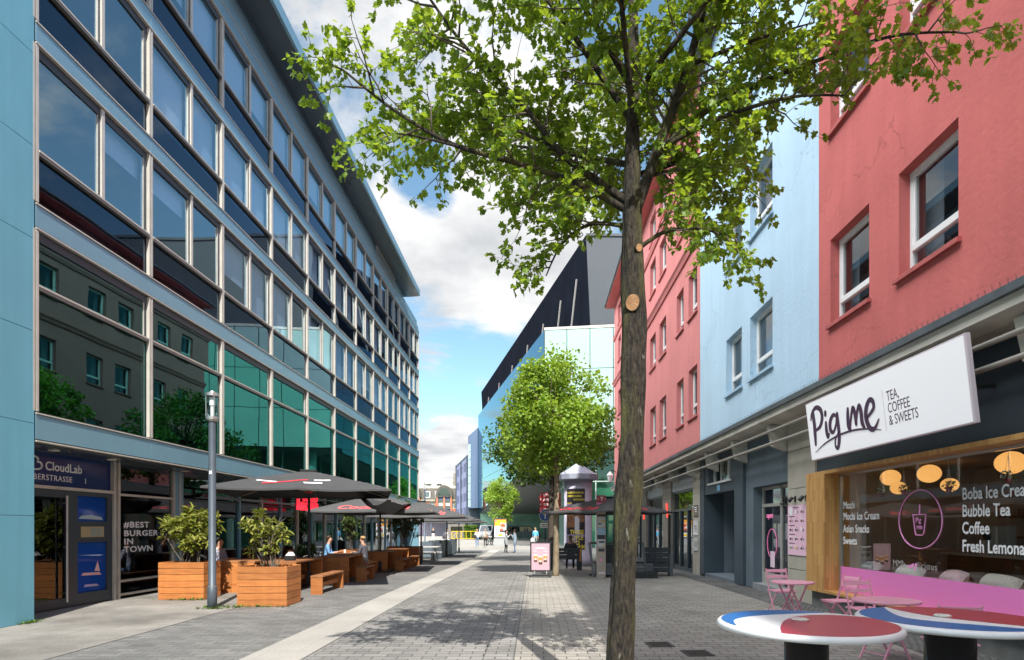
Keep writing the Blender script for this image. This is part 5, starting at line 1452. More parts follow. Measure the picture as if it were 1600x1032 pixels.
def main_tree():
    r = random.Random(11)
    t = thing('maple_tree', 'big mossy trunked maple with pruning scars whose leafy crown fills the top', 'tree', (0.70, 4.9, 0))
    tr = MB(); tr.smooth = True
    tp = catmull([(.70, 4.9, -0.05), (.71, 4.9, 0.5), (.74, 4.9, 1.2), (.79, 4.9, 2.2), (.825, 4.92, 3.1), (.81, 4.95, 4.1), (.83, 5.0, 5.2), (.84, 5.08, 6.4), (.80, 5.2, 7.8)], 9)
    ctrl = [(-0.05, .140), (0.12, .115), (0.5, .104), (1.2, .100), (2.2, .104), (3.1, .102), (3.9, .090), (4.6, .064), (5.4, .048), (6.4, .03), (7.8, .012)]
    def rad(z):
        for (za, ra), (zb, rb) in zip(ctrl[:-1], ctrl[1:]):
            if z <= zb: return ra + (rb - ra) * max(0, (z - za)) / (zb - za)
        return ctrl[-1][1]
    n = 40
    vs = []; fs = []
    for i, p in enumerate(tp):
        for k in range(n):
            a = 2 * math.pi * k / n
            rr = rad(p.z)
            ridge = noise.noise(Vector((math.cos(a) * 3.2, math.sin(a) * 3.2, p.z * 0.7))) * 0.12 + noise.noise(Vector((math.cos(a) * 9, math.sin(a) * 9, p.z * 3.0))) * 0.09
            bulge = noise.noise(Vector((math.cos(a) * .8, math.sin(a) * .8, p.z * 1.9 + 9))) * 0.22
            rr *= 1 + ridge + bulge
            vs.append((p.x + rr * math.cos(a), p.y + rr * math.sin(a), p.z))
    for i in range(len(tp) - 1):
        for k in range(n):
            k2 = (k + 1) % n
            fs.append([i*n+k, i*n+k2, (i+1)*n+k2, (i+1)*n+k])
    tr._add(vs, fs)
    limbs = [
        ([(.83, 4.95, 4.20), (1.02, 4.88, 4.72), (1.20, 4.80, 5.2), (1.38, 4.74, 5.9), (1.5, 4.7, 6.9), (1.55, 4.7, 7.6)], .05),
        ([(1.02, 4.88, 4.70), (1.5, 4.80, 5.02), (2.1, 4.72, 5.24), (2.75, 4.62, 5.40), (3.22, 4.55, 5.38)], .026),
        ([(1.0, 4.88, 4.68), (1.45, 4.70, 4.82), (1.95, 4.52, 4.86), (2.30, 4.42, 4.80)], .024),
        ([(.86, 4.92, 3.90), (1.08, 4.88, 4.02), (1.35, 4.84, 4.02), (1.62, 4.80, 3.92)], .020),
        ([(.80, 4.95, 4.28), (.52, 4.92, 4.46), (.22, 4.88, 4.66), (-.1, 4.86, 5.05), (-.55, 4.86, 5.5), (-.9, 4.9, 6.0)], .036),
        ([(.80, 4.97, 4.22), (.35, 4.86, 4.40), (-.15, 4.78, 4.52), (-.65, 4.70, 4.62), (-1.1, 4.64, 4.85), (-1.48, 4.60, 5.13)], .030),
        ([(.78, 5.0, 4.12), (.48, 5.08, 4.18), (.24, 5.14, 4.04), (.10, 5.18, 3.78)], .020),
        ([(-.60, 4.70, 4.60), (-.95, 4.66, 4.66), (-1.22, 4.62, 4.66)], .012),
        ([(.82, 5.0, 5.0), (.35, 5.0, 5.7), (-.15, 5.0, 6.4), (-.5, 5.0, 7.1)], .03),
        ([(.82, 5.05, 5.2), (.9, 5.7, 5.8), (1.0, 6.3, 6.3)], .028),
        ([(.82, 4.9, 4.9), (.62, 4.3, 5.5), (.5, 3.8, 6.1)], .028),
        ([(1.35, 4.75, 5.8), (2.0, 4.7, 6.4), (2.6, 4.8, 6.9)], .026),
        ([(.8, 5.1, 4.7), (.15, 5.7, 5.2), (-.5, 6.2, 5.6)], .028),
        ([(.85, 5.1, 4.6), (1.45, 5.6, 5.05), (2.0, 6.1, 5.4)], .028),
        ([(.8, 4.8, 5.1), (.15, 4.3, 5.7), (-.4, 3.9, 6.1)], .024),
        ([(.9, 4.8, 5.2), (1.5, 4.3, 5.7), (2.1, 3.9, 6.1)], .024),
        ([(.8, 5.2, 7.4), (.5, 5.1, 7.9), (.2, 5.1, 8.2)], .016),
        ([(.8, 5.2, 7.4), (1.2, 5.3, 7.9), (1.5, 5.3, 8.2)], .016),
        ([(1.2, 4.8, 5.3), (1.75, 4.85, 5.55), (2.3, 4.9, 5.75)], .02),
        ([(.2, 4.88, 4.7), (-.35, 5.0, 5.0), (-.9, 5.1, 5.2)], .018),
        ([(.82, 5.0, 4.8), (.7, 5.6, 5.0), (.5, 6.1, 5.1)], .02),
        ([(.9, 4.95, 4.5), (1.3, 5.1, 4.66), (1.7, 5.3, 4.70)], .018),
    ]
    tw = MB(); tw.smooth = True
    P = []; T = []; Nn = []; S = []
    def leaf(p, d):
        tip = (d * 0.55 + rand_unit(r) * 0.75 + Vector((0, 0, -0.25)))
        nr = Vector((r.gauss(0, .45), r.gauss(0, .45), 1.0))
        P.append(tuple(p)); T.append(tuple(tip)); Nn.append(tuple(nr)); S.append(r.uniform(0.030, 0.060))
    def poly(p, d, L_, segs, droop, jit):
        pts = [p]; d = d.copy()
        for i in range(segs):
            d = (d + rand_unit(r) * jit + Vector((0, 0, droop))).normalized()
            pts.append(pts[-1] + d * (L_ / segs))
        return pts
    for li, (cp, r0) in enumerate(limbs):
        path = catmull(cp, 6); m_ = len(path)
        tr.tube(path, [r0 * (1 - 0.75 * i / (m_ - 1)) for i in range(m_)], 9)
        # side branches
        acc = 0.0; nxt = 0.30 if r0 > 0.022 else 0.12
        if li >= 16: nxt = 0.08
        for i in range(1, m_):
            seg = path[i] - path[i-1]; acc += seg.length
            while acc > nxt:
                nxt += r.uniform(0.052, 0.090) * (1.6 if li in (1, 2, 5, 6, 7) else 1.0)
                d = seg.normalized()
                side = rand_unit(r); side = (side - d * side.dot(d)).normalized()
                bd = (d * 0.55 + side * 0.85 + Vector((0, 0, 0.10))).normalized()
                frac = i / m_
                L_ = r.uniform(0.30, 0.64) * (1.0 - 0.25 * frac) * (0.8 if li in (1, 2, 3, 6, 7) else 1.0)
                br = poly(path[i].copy(), bd, L_, 4, -0.03, 0.25)
                rb = r0 * 0.22 + 0.0025
                tw.tube(br, [rb, rb * .8, rb * .6, rb * .45, rb * .3], 5)
                for j in range(1, 5):
                    for q in range(r.choice([1, 2, 2])):
                        dd = (br[j] - br[j-1]).normalized()
                        sd = rand_unit(r); sd = (sd - dd * sd.dot(dd)).normalized()
                        td = (dd * 0.6 + sd * 0.8).normalized()
                        if j == 4 and q == 0: td = dd
                        tl = r.uniform(0.12, 0.26)
                        tg = poly(br[j], td, tl, 3, -0.08, 0.3)
                        tw.tube(tg, [rb * .35, rb * .28, rb * .22, rb * .15], 3, cap=False)
                        for a in range(1, 4):
                            for z in range(r.choice([2, 3])): leaf(tg[a] + rand_unit(r) * 0.03, (tg[a] - tg[a-1]).normalized())
                        for z in range(r.choice([3, 4])): leaf(tg[3] + rand_unit(r) * 0.03, td)
    trunk = tr.build('trunk', M_bark, t, world=True)
    tw.build('twigs', M_twig, trunk, world=True)
    for (z, ang, w, h) in ((3.415, -104, 0.058, 0.070), (3.87, -68, 0.030, 0.034)):
        c = min(tp, key=lambda q: abs(q.z - z)); a = R(ang); rr = rad(z) * 1.10
        o = Vector((c.x + rr * math.cos(a), c.y + rr * math.sin(a), z)); nn = Vector((math.cos(a), math.sin(a), -0.12)).normalized(); sd = Vector((-math.sin(a), math.cos(a), 0)); u2 = nn.cross(sd)
        sc = MB(); ring = [o + sd * (w * math.cos(q) * (1 + .08 * math.sin(2*q))) + u2 * (h * math.sin(q)) for q in [2*math.pi*k/24 for k in range(24)]]
        sc.slot = 1; 
        sc.extrude([p - nn * 0.06 for p in ring], nn * 0.066)
        sc.slot = 0; sc.extrude([o + (p - o) * 0.92 + nn * 0.002 for p in ring], nn * 0.008)
        sc.build('pruning_scar', [M_scar, M_bark], trunk, world=True)
    off = np.array([0.70, 4.9, 0.0])
    leaves_mesh('crown', np.array(P) - off, T, Nn, S, MAPLE, M_leaf, t)
    print('main tree leaves', len(P))
main_tree()

def street_tree(label, base, trunk_pts, r0, c, rad, n_cl, n_leaf, lsize, m, seed, barkm=M_bark, hole=0.0):
    """clumped crown on radiating limbs: c/rad = centre and half-axes of the crown"""
    r = random.Random(seed)
    t = thing('street_tree', label, 'tree', base, 0)
    tr = MB(); tr.smooth = True
    path = catmull(trunk_pts, 5); k = len(path)
    tr.tube(path, [r0 * (1.25 if i == 0 else 1) * (1 - 0.45 * i / (k - 1)) for i in range(k)], 12)
    top = path[-1]
    P = []; T = []; Nn = []; S = []
    tw = MB(); tw.smooth = True
    cl = []
    while len(cl) < n_cl:
        v = Vector((r.uniform(-1, 1), r.uniform(-1, 1), r.uniform(-1, 1)))
        if v.length > 1 or v.length < 0.25: continue
        if noise.noise(v * 1.7 + Vector((seed, 0, 0))) < -0.12 + hole: continue
        wide = 1.0 if v.z < 0.1 else 1.0 - 0.25 * v.z
        cl.append(Vector((c[0] + v.x * rad[0] * wide, c[1] + v.y * rad[1] * wide, c[2] + v.z * rad[2])))
    for q in cl:
        st = path[r.randrange(int(k * 0.72), k)] if q.z > top.z - 0.2 else top
        mid = st.lerp(q, 0.5) + rand_unit(r) * 0.15 + Vector((0, 0, -0.08))
        bp = catmull([st, mid, q], 4)
        rb = r0 * r.uniform(0.10, 0.30)
        tr.tube(bp, [rb * (1 - 0.8 * i / (len(bp) - 1)) for i in range(len(bp))], 5, cap=False)
        cr_ = r.uniform(0.10, 0.29) * (rad[0] + rad[2]) / 2 * 1.05
        for j in range(n_leaf):
            v = rand_unit(r) * (r.random() ** 0.45) * cr_; v.z *= 0.9
            P.append(tuple(q + v)); T.append(tuple(rand_unit(r) * .8 + v.normalized() * 0.5 + Vector((0, 0, -.2)))); Nn.append((r.gauss(0, .5), r.gauss(0, .5), 1)); S.append(lsize * r.uniform(0.7, 1.2))
    tr.build('trunk', barkm, t, world=True)
    leaves_mesh('crown', np.array(P) - np.array(base), T, Nn, S, DIAM, m, t)
M_bark2 = mat('pale_young_bark', (0.30, 0.24, 0.16), 0.85, col2=(0.15, 0.11, 0.07), scale=9, stretch=(1, 1, 0.5))
M_barkd = mat('dark_bark', (0.06, 0.048, 0.036), 0.9, var=0.3, scale=12)
z = gz(20.05)
street_tree('slim pale trunked young maple standing beside the bubble tea pavement sign', (0.71, 20.05, z), [(0.71, 20.05, z - .05), (0.73, 20.05, 1.2), (0.74, 20.05, 2.4), (0.75, 20.06, 3.3), (0.73, 20.07, 4.4), (0.72, 20.1, 5.6)], 0.11, (0.70, 20.1, 5.42), (2.1, 2.05, 1.9), 165, 95, 0.12, M_leaf2, 3, M_bark2)
z = gz(30)
street_tree('dark trunked maple standing behind the young maple and the round blue sign', (0.86, 30, z), [(0.86, 30, z - .05), (0.84, 30, 1.3), (0.86, 30, 2.8), (0.9, 30.05, 4.3), (0.8, 30.1, 6)], 0.19, (0.75, 30.2, 6.0), (3.3, 3.0, 2.1), 130, 80, 0.15, M_leaf3, 8, M_barkd)
z = gz(58)
street_tree('small round maple growing behind the backlit advertising case', (-3.4, 60.5, z), [(-3.4, 60.5, z - .05), (-3.4, 60.5, 1.5), (-3.4, 60.5, 2.8), (-3.35, 60.5, 4)], 0.13, (-3.45, 60.5, 4.35), (1.75, 1.75, 2.25), 90, 65, 0.17, M_leaf2, 21, M_bark2)

# ------------------------------------------------------------------ street lamps
M_lampglass = glass('lamp_glass', (0.85, 0.87, 0.88), 1.45, (1, 1, 1))
def street_lamp(x, y, h, label):
    t = thing('street_lamp', label, 'street lamp', (x, y, gz(y)), 0, 'column street lamps')
    b = MB(); b.smooth = True
    b.lathe([(.088, -0.02), (.088, .42), (.070, .44), (.066, h - .62), (.066, h - .60)], (0, 0, 0), 20); b.build('pole', M_paint, t)
    b = MB(); b.lathe([(.088, 0.43), (.088, 0.445)], (0, 0, 0), 20)
    b.build('collar', M_steel, t)
    b = MB(); b.lathe([(.06, h - .60), (.115, h - .56), (.118, h - .52), (.118, h - .50)], (0, 0, 0), 20); b.lathe([(.12, h - .10), (.12, h - .04), (.05, h - .02), (.045, h)], (0, 0, 0), 20)
    for k in range(4):
        a = math.pi / 4 + k * math.pi / 2; b.beam((.112 * math.cos(a), .112 * math.sin(a), h - .5), (.112 * math.cos(a), .112 * math.sin(a), h - .1), .012, .012)
    hd = b.build('lantern', M_steel, t)
    b = MB(); b.smooth = True; b.lathe([(.104, h - .50), (.104, h - .10)], (0, 0, 0), 20); b.build('glass_cylinder', M_lampglass, hd)
    b = MB(); b.lathe([(.03, h - .5), (.03, h - .3), (.05, h - .28), (.05, h - .12)], (0, 0, 0), 12); b.build('lamp_core', M_white, hd)
    if y < 20:
        b = MB(); b.box(-.02, .03, -.0705, -.0665, 2.62, 2.68); b.build('sticker', M_white, t)
street_lamp(-6.29, 11.62, 4.24, 'grey column lamp with glass cylinder standing between the two wooden planters')
street_lamp(-9.3, 50.5, 5.6, 'distant column lamp rising beside the far corner of the blue office block')
t = thing('wall_lantern', 'old fashioned white wall lantern on the far corner of the pink house', 'lamp', (5.28, 39.6, 4.6))
b = MB(); b.tube([(0.15, 0, 0.6), (-.1, 0, .75), (-.25, 0, .62)], .03, 8); b.build('arm', M_black, t)
b = MB(); b.lathe([(.10, 0), (.20, .38), (.24, .40), (.10, .58), (.02, .66)], (-.25, 0, 0), 8); b.build('lantern', M_white, t)

# ------------------------------------------------------------------ planters and their shrubs
def planter(label, w, d, h, loc, rz=0.0, boards=6, m=None):
    t = thing('wooden_planter', label, 'planter', loc, rz, 'wooden planters on the terrace')
    b = MB(); bh = h / boards
    for k in range(boards):
        z0, z1 = k * bh + 0.004, (k + 1) * bh - 0.004
        e = 0.003 * rnd.uniform(-1, 1)
        b.box(-w/2 + e, w/2 + e, -d/2 - 0.001, -d/2 + .03, z0, z1); b.box(-w/2 + e, w/2 + e, d/2 - .03, d/2, z0, z1)
        b.box(-w/2, -w/2 + .03, -d/2 + .031, d/2 - .031, z0, z1); b.box(w/2 - .03, w/2, -d/2 + .031, d/2 - .031, z0, z1)
    b.build('boards', m or M_wood, t, bevel=0.004)
    b = MB(); b.box(-w/2 + .032, w/2 - .032, -d/2 + .032, d/2 - .032, 0.02, h - .06); b.build('soil', M_soil, t)
    return t
M_bushleaf = leaf_mat('bush_leaf', (0.15, 0.20, 0.032), (0.32, 0.31, 0.065), (0.36, 0.40, 0.05), 0.28)
M_bushleaf2 = leaf_mat('dark_bush_leaf', (0.045, 0.085, 0.02), (0.12, 0.16, 0.045), (0.16, 0.22, 0.03), 0.28)
M_conifer = leaf_mat('conifer_leaf', (0.10, 0.19, 0.035), (0.16, 0.25, 0.06), (0.16, 0.24, 0.04), 0.25)
def shrub(label, loc, n_stem, height, spread, leaf, seed, bare=0, m=None, whorl=9, group='shrubs in the planters', side=None, sub=4):
    r = random.Random(seed)
    t = thing('shrub', label, 'shrub', loc, 0, group)
    b = MB(); b.smooth = True
    P = []; T = []; Nn = []; S = []
    for s in range(n_stem + bare):
        a = r.uniform(0, 6.28); q = r.uniform(0, 1) ** 0.6
        base = Vector((r.uniform(-.25, .25) * spread[0] * 1.4, r.uniform(-.25, .25) * spread[1] * 1.4, -0.06))
        hh = height * r.uniform(0.62, 1.0) * (1.08 - 0.25 * q * q)
        tip = Vector((base.x * 0.8 + q * math.cos(a) * spread[0], base.y * .8 + q * math.sin(a) * spread[1], hh))
        mid = base.lerp(tip, 0.5) + Vector((r.gauss(0, .05), r.gauss(0, .05), 0.06))
        path = catmull([base, mid, tip], 5); k = len(path)
        b.tube(path, [0.014 * (1 - .65 * i / (k - 1)) for i in range(k)], 6)
        ends = [(path[-1], (path[-1] - path[-2]).normalized())]
        for j in range(sub):
            i = r.randrange(int(k * 0.35), k - 1); d = ((path[i+1] - path[i]).normalized() * .7 + rand_unit(r) * .8 + Vector((0, 0, .3))).normalized()
            e = path[i] + d * r.uniform(.14, .34) * (0.6 + height * 0.4); b.tube([path[i], path[i].lerp(e, .5) + rand_unit(r) * .012, e], [.007, .005, .003], 5); ends.append((e, d))
        if s >= n_stem: continue
        for (e, d) in ends:
            for w in range(whorl):
                sd = rand_unit(r); sd = (sd - d * sd.dot(d)).normalized()
                tip_d = (sd * 0.95 + d * r.uniform(.0, .8) + Vector((0, 0, r.uniform(-.25, .15)))).normalized()
                pos = e - d * r.uniform(0, .13)
                P.append(tuple(pos)); T.append(tuple(tip_d)); Nn.append(tuple(Vector((r.gauss(0, .35), r.gauss(0, .35), 1)))); S.append(leaf * r.uniform(.6, 1.15))
    b.build('stem', M_twig, t)
    leaves_mesh('foliage', P, T, Nn, S, LONG, m or M_bushleaf, t, fold=0.5)
planter('long orange board planter between the burger window and the street lamp', 0.98, 0.74, 0.82, (-7.72, 13.35, 0), R(1.5))
shrub('dense yellow green shrub filling the planter left of the street lamp', (-7.72, 13.4, 0.80), 20, 1.16, (.66, .42), .17, 5, sub=6, whorl=13)
planter('orange board planter at the kerb side of the street lamp, nearest the lane', 0.98, 0.80, 0.80, (-5.45, 12.27, 0), R(2))
shrub('open shrub with bare twigs in the planter at the kerb side of the lamp', (-5.5, 12.35, 0.78), 12, 1.12, (.52, .34), .15, 9, bare=3, sub=5, whorl=9)
planter('low wooden planter with a tall dark shrub beyond the last wooden tables', 1.5, 0.9, 0.85, (-6.1, 28.1, gz(28.1)), R(-3), 5, mat('brown_planter_board', (0.30, 0.11, 0.045), 0.6, var=0.2, scale=3, stretch=(1, 1, 8)))
shrub('tall dark leafy shrub behind the last wooden tables of the terrace', (-6.1, 28.1, gz(28.1) + .8), 16, 2.1, (.9, .4), .17, 12, m=M_bushleaf2, sub=8, whorl=10)
planter('narrow wooden planter against the terrace glass under the second parasol', 1.6, 0.5, 0.75, (-8.1, 26.3, gz(26.3)), R(90), 5)
shrub('tall sparse shrub against the terrace glass under the second parasol', (-8.1, 26.3, gz(26.3) + .7), 12, 2.0, (.3, .8), .16, 17, m=M_bushleaf2, sub=8, whorl=9)
planter('small wooden box planter with two little conifers behind the parasol pole', 0.72, 0.3, 0.32, (-7.25, 18.9, gz(18.9) + .28), R(4), 2)
b = MB(); b.box(-7.55, -6.95, 18.78, 19.02, gz(18.9), gz(18.9) + .28)
o = b.build('planter_stool', M_woodtop); tag(o, 'low dark stool carrying the small conifer box', 'stool')
for (dx, lab) in ((-.17, 'small green conifer in the box planter, nearer the glass'), (.17, 'small green conifer in the box planter, nearer the street')):
    shrub(lab, (-7.25 + dx, 18.9, gz(18.9) + .58), 9, .42, (.11, .09), .09, 31 + int(dx * 100), m=M_conifer, sub=6, whorl=8, group='small conifers in the box planter')

# weeds in the joints round the lamp and planters
b = MB(); r = random.Random(4)
P = []; T = []; Nn = []; S = []
for (cx, cy, sx_r, sy_r, n_) in ((-6.29, 11.55, .28, .10, 60), (-7.6, 12.92, .5, .05, 50), (-5.3, 11.82, .45, .05, 40), (-6.0, 11.75, .4, .06, 50), (-8.33, 9.85, .06, .2, 50), (5.45, 24.5, .3, .5, 60)):
    for k in range(n_):
        p = (cx + r.gauss(0, .5) * sx_r, cy + r.gauss(0, .5) * sy_r, gz(cy) + .002); a = r.uniform(0, 6.28)
        P.append(p); T.append((math.cos(a) * .7, math.sin(a) * .7, r.uniform(.3, 1.1))); Nn.append((0, 0, 1)); S.append(r.uniform(.04, .10))
o = leaves_mesh('weeds', P, T, Nn, S, LONG, M_conifer, None); o['kind'] = 'stuff'

# ------------------------------------------------------------------ wooden tables and benches of the burger terrace
def wood_table(label, x, y, rz, w=.84, l=1.9, h=.77, dark=False):
    t = thing('wooden_table', label, 'table', (x, y, gz(y)), rz, 'wooden box tables on the terrace')
    b = MB(); n = 4; q = w / n
    for k in range(n): b.box(-w/2 + k*q + .002, -w/2 + (k+1)*q - .002, -l/2, l/2, h - .04, h)
    b.build('tabletop', M_woodtop, t, bevel=0.004)
    for s in (-1, 1):
        b = MB()
        for k in range(3): b.box(-w/2 + .01 + k * (w-.02)/3 + .002, -w/2 + .01 + (k+1) * (w-.02)/3 - .002, s * (l/2 - .03) - .025, s * (l/2 - .03) + .025, 0, h - .042)
        b.build('end_panel', M_wood, t, bevel=0.003)
    b = MB(); b.box(-.05, .05, -l/2 + .06, l/2 - .06, .22, .34); b.build('stretcher', M_wood, t)
    return t
def wood_bench(label, x, y, rz, w=.30, l=1.5, h=.45):
    t = thing('wooden_bench', label, 'bench', (x, y, gz(y)), rz, 'wooden benches on the terrace')
    b = MB()
    for k in range(2): b.box(-w/2 + k*w/2 + .002, -w/2 + (k+1)*w/2 - .002, -l/2, l/2, h - .04, h)
    b.build('seat', M_woodtop, t, bevel=0.004)
    for s in (-1, 1):
        b = MB(); b.box(-w/2 + .008, w/2 - .008, s * (l/2 - .03) - .022, s * (l/2 - .03) + .022, 0, h - .042); b.build('end_panel', M_wood, t, bevel=0.003)
    b = MB(); b.box(-.02, .02, -l/2 + .055, l/2 - .055, .16, .26); b.build('stretcher', M_wood, t)
    return t
wood_table('wooden table partly hidden by the two front planters', -7.25, 15.4, R(3), .84, 2.0)
wood_bench('wooden bench showing between the two front planters', -6.55, 15.2, R(3), .32, 1.9)
wood_table('wooden table with the black napkin box on it', -6.17, 15.25, R(2), .86, 2.0)
wood_bench('nearest wooden bench, beside the napkin box table at the lane', -5.15, 14.85, R(1.5), .29, 1.7)
wood_table('wooden table with dark open side standing before the two seated guests', -5.92, 18.25, R(4), .92, 1.95)
wood_bench('short wooden bench at the lane in front of the middle table', -5.14, 18.1, R(4), .33, 1.15)
wood_table('wooden table at which the two guests sit facing each other', -6.42, 20.3, R(2), .84, 1.5)
wood_bench('wooden bench under the guest in the blue shirt', -7.10, 20.3, R(2), .34, 1.5)
wood_bench('wooden bench under the guest in the dark jacket', -5.72, 20.3, R(2), .34, 1.5)
wood_table('wooden table with pale end boards farther along the terrace', -5.90, 23.0, R(2), .80, 1.7)
wood_bench('wooden bench at the lane beside the farther pale ended table', -5.22, 23.6, R(2), .34, 1.4)
wood_table('farthest wooden table of the burger terrace before the dark shrub', -6.0, 25.9, R(2), .80, 1.6)
wood_bench('farthest wooden bench at the lane before the dark shrub', -5.32, 26.2, R(2), .32, 1.3)
t = thing('napkin_box', 'black napkin dispenser with white napkins standing on a wooden table', 'napkin box', (-6.05, 14.75, .77))
b = MB(); b.box(-.12, .12, -.08, .08, 0, .11); b.build('box', M_black, t, bevel=0.01)
b = MB(); b.extrude([(-.10, -.06, .111), (.10, -.06, .111), (.05, -.06, .19), (-.02, -.06, .20)], (0, .12, 0)); b.build('napkins', M_white, t)
t = thing('glass_cup', 'small white cup between the two seated guests', 'cup', (-6.42, 20.15, gz(20.2) + .77))
b = MB(); b.lathe([(.03, 0), (.042, .11), (.036, .11), (.028, .01)], (0, 0, 0), 14); b.build('cup', M_white, t)

# ------------------------------------------------------------------ parasols
M_canvas = mat('black_canvas', (0.062, 0.062, 0.064), 0.85, var=0.10, scale=2.5, bump=0.1, bscale=6)
M_canvas2 = mat('washed_black_canvas', (0.085, 0.085, 0.086), 0.85, var=0.10, scale=2.5)
M_redprint = mat('red_print', (0.62, 0.045, 0.06), 0.7)
M_lastick = mat('ash_rib', (0.50, 0.40, 0.26), 0.6)
def parasol(label, x, y, s, edge, peak, rz, texts=(), m=None, emblem=False, group='black square parasols'):
    t = thing('parasol', label, 'parasol', (x, y, gz(y)), rz, group)
    hgt = lambda u, v: edge + (peak - edge) * (1 - max(abs(u), abs(v))) ** 0.92 - 0.032 * max(abs(u), abs(v)) * abs(math.sin(4 * math.atan2(v, u))) + 0.02 * noise.noise(Vector((u * 2.1 + x, v * 2.1, y)))
    b = MB(); b.smooth = True; n = 28; vs = []; fs = []
    for i in range(n + 1):
        for j in range(n + 1):
            u = i / n * 2 - 1; v = j / n * 2 - 1
            vs.append((u * s, v * s, hgt(u, v)))
    for i in range(n):
        for j in range(n): fs.append([i*(n+1)+j, (i+1)*(n+1)+j, (i+1)*(n+1)+j+1, i*(n+1)+j+1])
    b._add(vs, fs)
    # hem hanging from the edge
    rim = [(-1 + 2*k/n, -1) for k in range(n)] + [(1, -1 + 2*k/n) for k in range(n)] + [(1 - 2*k/n, 1) for k in range(n)] + [(-1, 1 - 2*k/n) for k in range(n)]
    for k in range(len(rim)):
        (u0, v0), (u1, v1) = rim[k], rim[(k+1) % len(rim)]
        b.face([(u0*s, v0*s, hgt(u0, v0) - .045), (u1*s, v1*s, hgt(u1, v1) - .045), (u1*s, v1*s, hgt(u1, v1)), (u0*s, v0*s, hgt(u0, v0))])
    can = b.build('canopy', m or M_canvas, t)
    b = MB(); b.extrude([(.17, -.17, peak - .04), (.17, .17, peak - .04), (-.17, .17, peak - .04), (-.17, -.17, peak - .04)], (0, 0, .03)); b.box(-.2, .2, -.2, .2, peak - .02, peak + .012)
    b.build('vent_cap', M_black, can)
    b = MB(); b.tube([(0, 0, 0), (0, 0, peak - .04)], .034, 12); b.build('pole', M_black, t)
    b = MB(); b.lathe([(.09, edge - .02), (.09, edge + .02), (.05, edge + .05)], (0, 0, 0), 16); b.build('hub', M_redprint if emblem else M_black, t)
    b = MB(); b.box(-.4, .4, -.4, .4, 0, .05); b.box(-.06, .06, -.06, .06, .05, .4); b.build('base', M_black, t)
    for k in range(8):
        a = k * math.pi / 4; c, d_ = math.cos(a), math.sin(a); q = 1 / max(abs(c), abs(d_))
        u, v = c * q, d_ * q
        b = MB(); b.beam((0, 0, peak - .06), (u * s * .985, v * s * .985, hgt(u * .985, v * .985) - .03), .022, .028)
        rb = b.build('rib', M_lastick if k % 2 else M_black, t)
        b = MB(); b.beam((0, 0, edge + .02), (u * s * .5, v * s * .5, hgt(u * .5, v * .5) - .04), .018, .02); b.build('strut', M_lastick, rb)
    for (body, side, size, off, col, shear, rad_) in texts:
        mb = MB()
        vs, fs = text_mesh(body, size, (0, 0, 0), (1, 0, 0), (0, 1, 0), align='CENTER', bold=.03, shear=shear, ext=0.0)
        out = []
        cs, sn2 = math.cos(side), math.sin(side)
        for p in vs:
            lx = p.x + off; ly = -s * rad_ + p.y
            X, Y = lx * cs - ly * sn2, lx * sn2 + ly * cs
            out.append((X, Y, hgt(max(-1, min(1, X / s)), max(-1, min(1, Y / s))) + .008))
        mb._add(out, fs); mb.build('lettering', col, can)
    if emblem:
        for (lx0, ly0, lx1, ly1, col, w) in ((-.42, -.80, .05, -.62, M_redprint, .05), (-.5, -.66, -.28, -.72, M_white, .05), (.02, -.78, .22, -.74, M_white, .06), (.12, -.62, .3, -.6, M_white, .06)):
            for side in (0.0, math.pi / 2):
                cs, sn2 = math.cos(side), math.sin(side); mb = MB(); ring = []
                p0 = Vector((lx0, ly0)); p1 = Vector((lx1, ly1)); dd = (p1 - p0).normalized(); nn = Vector((-dd.y, dd.x)) * w / 2
                K = 6; 
                for i in range(K):
                    a0 = p0.lerp(p1, i / K); a1 = p0.lerp(p1, (i + 1) / K); quad = []
                    for q in (a0 - nn, a1 - nn, a1 + nn, a0 + nn):
                        X, Y = q.x * cs - q.y * sn2, q.x * sn2 + q.y * cs
                        quad.append((X * s, Y * s, hgt(X, Y) + .010))
                    mb.face(quad)
                mb.build('emblem', col, can)
    return t
M_pinkred = mat('faded_red_print', (0.80, 0.14, 0.15), 0.7)
parasol('largest black parasol over the nearest wooden tables, bearing a small red emblem', -6.06, 16.0, 2.1, 2.53, 3.12, R(15), (), None, True)
parasol('second black parasol with pink red Coca-Cola script over the seated guests', -5.75, 22.2, 2.1, 2.22, 2.90, R(6), (("Coca-Cola", 0, .56, 0, M_pinkred, .35, .90), ("Coca-Cola", math.pi/2, .56, 0, M_pinkred, .35, .90)), M_canvas2)
parasol('third black parasol with faded Coca-Cola script beyond the second one', -5.25, 27.6, 2.1, 2.22, 2.95, R(4), (("Coca-Cola", 0, .56, 0, M_pinkred, .35, .90), ("Coca-Cola", math.pi/2, .56, 0, M_pinkred, .35, .90)), M_canvas2)
parasol('fourth parasol, plain grey black, above the grey wind screens', -5.3, 36.0, 2.1, 2.25, 2.92, R(3), (), M_canvas2)
parasol('farthest plain parasol at the end of the wind screens', -5.4, 42.6, 2.0, 2.2, 2.8, R(3), (), M_canvas2)
parasol('black parasol with red script over the dark wind break beside the advertising column', 2.42, 20.2, 1.62, 2.15, 2.66, R(40), (("Coca-Cola", -math.pi/2, .40, 0, M_redprint, .35, .88), ("Coca", 0, .38, .1, M_redprint, .35, .88)), None, False, 'parasols on the shady side')
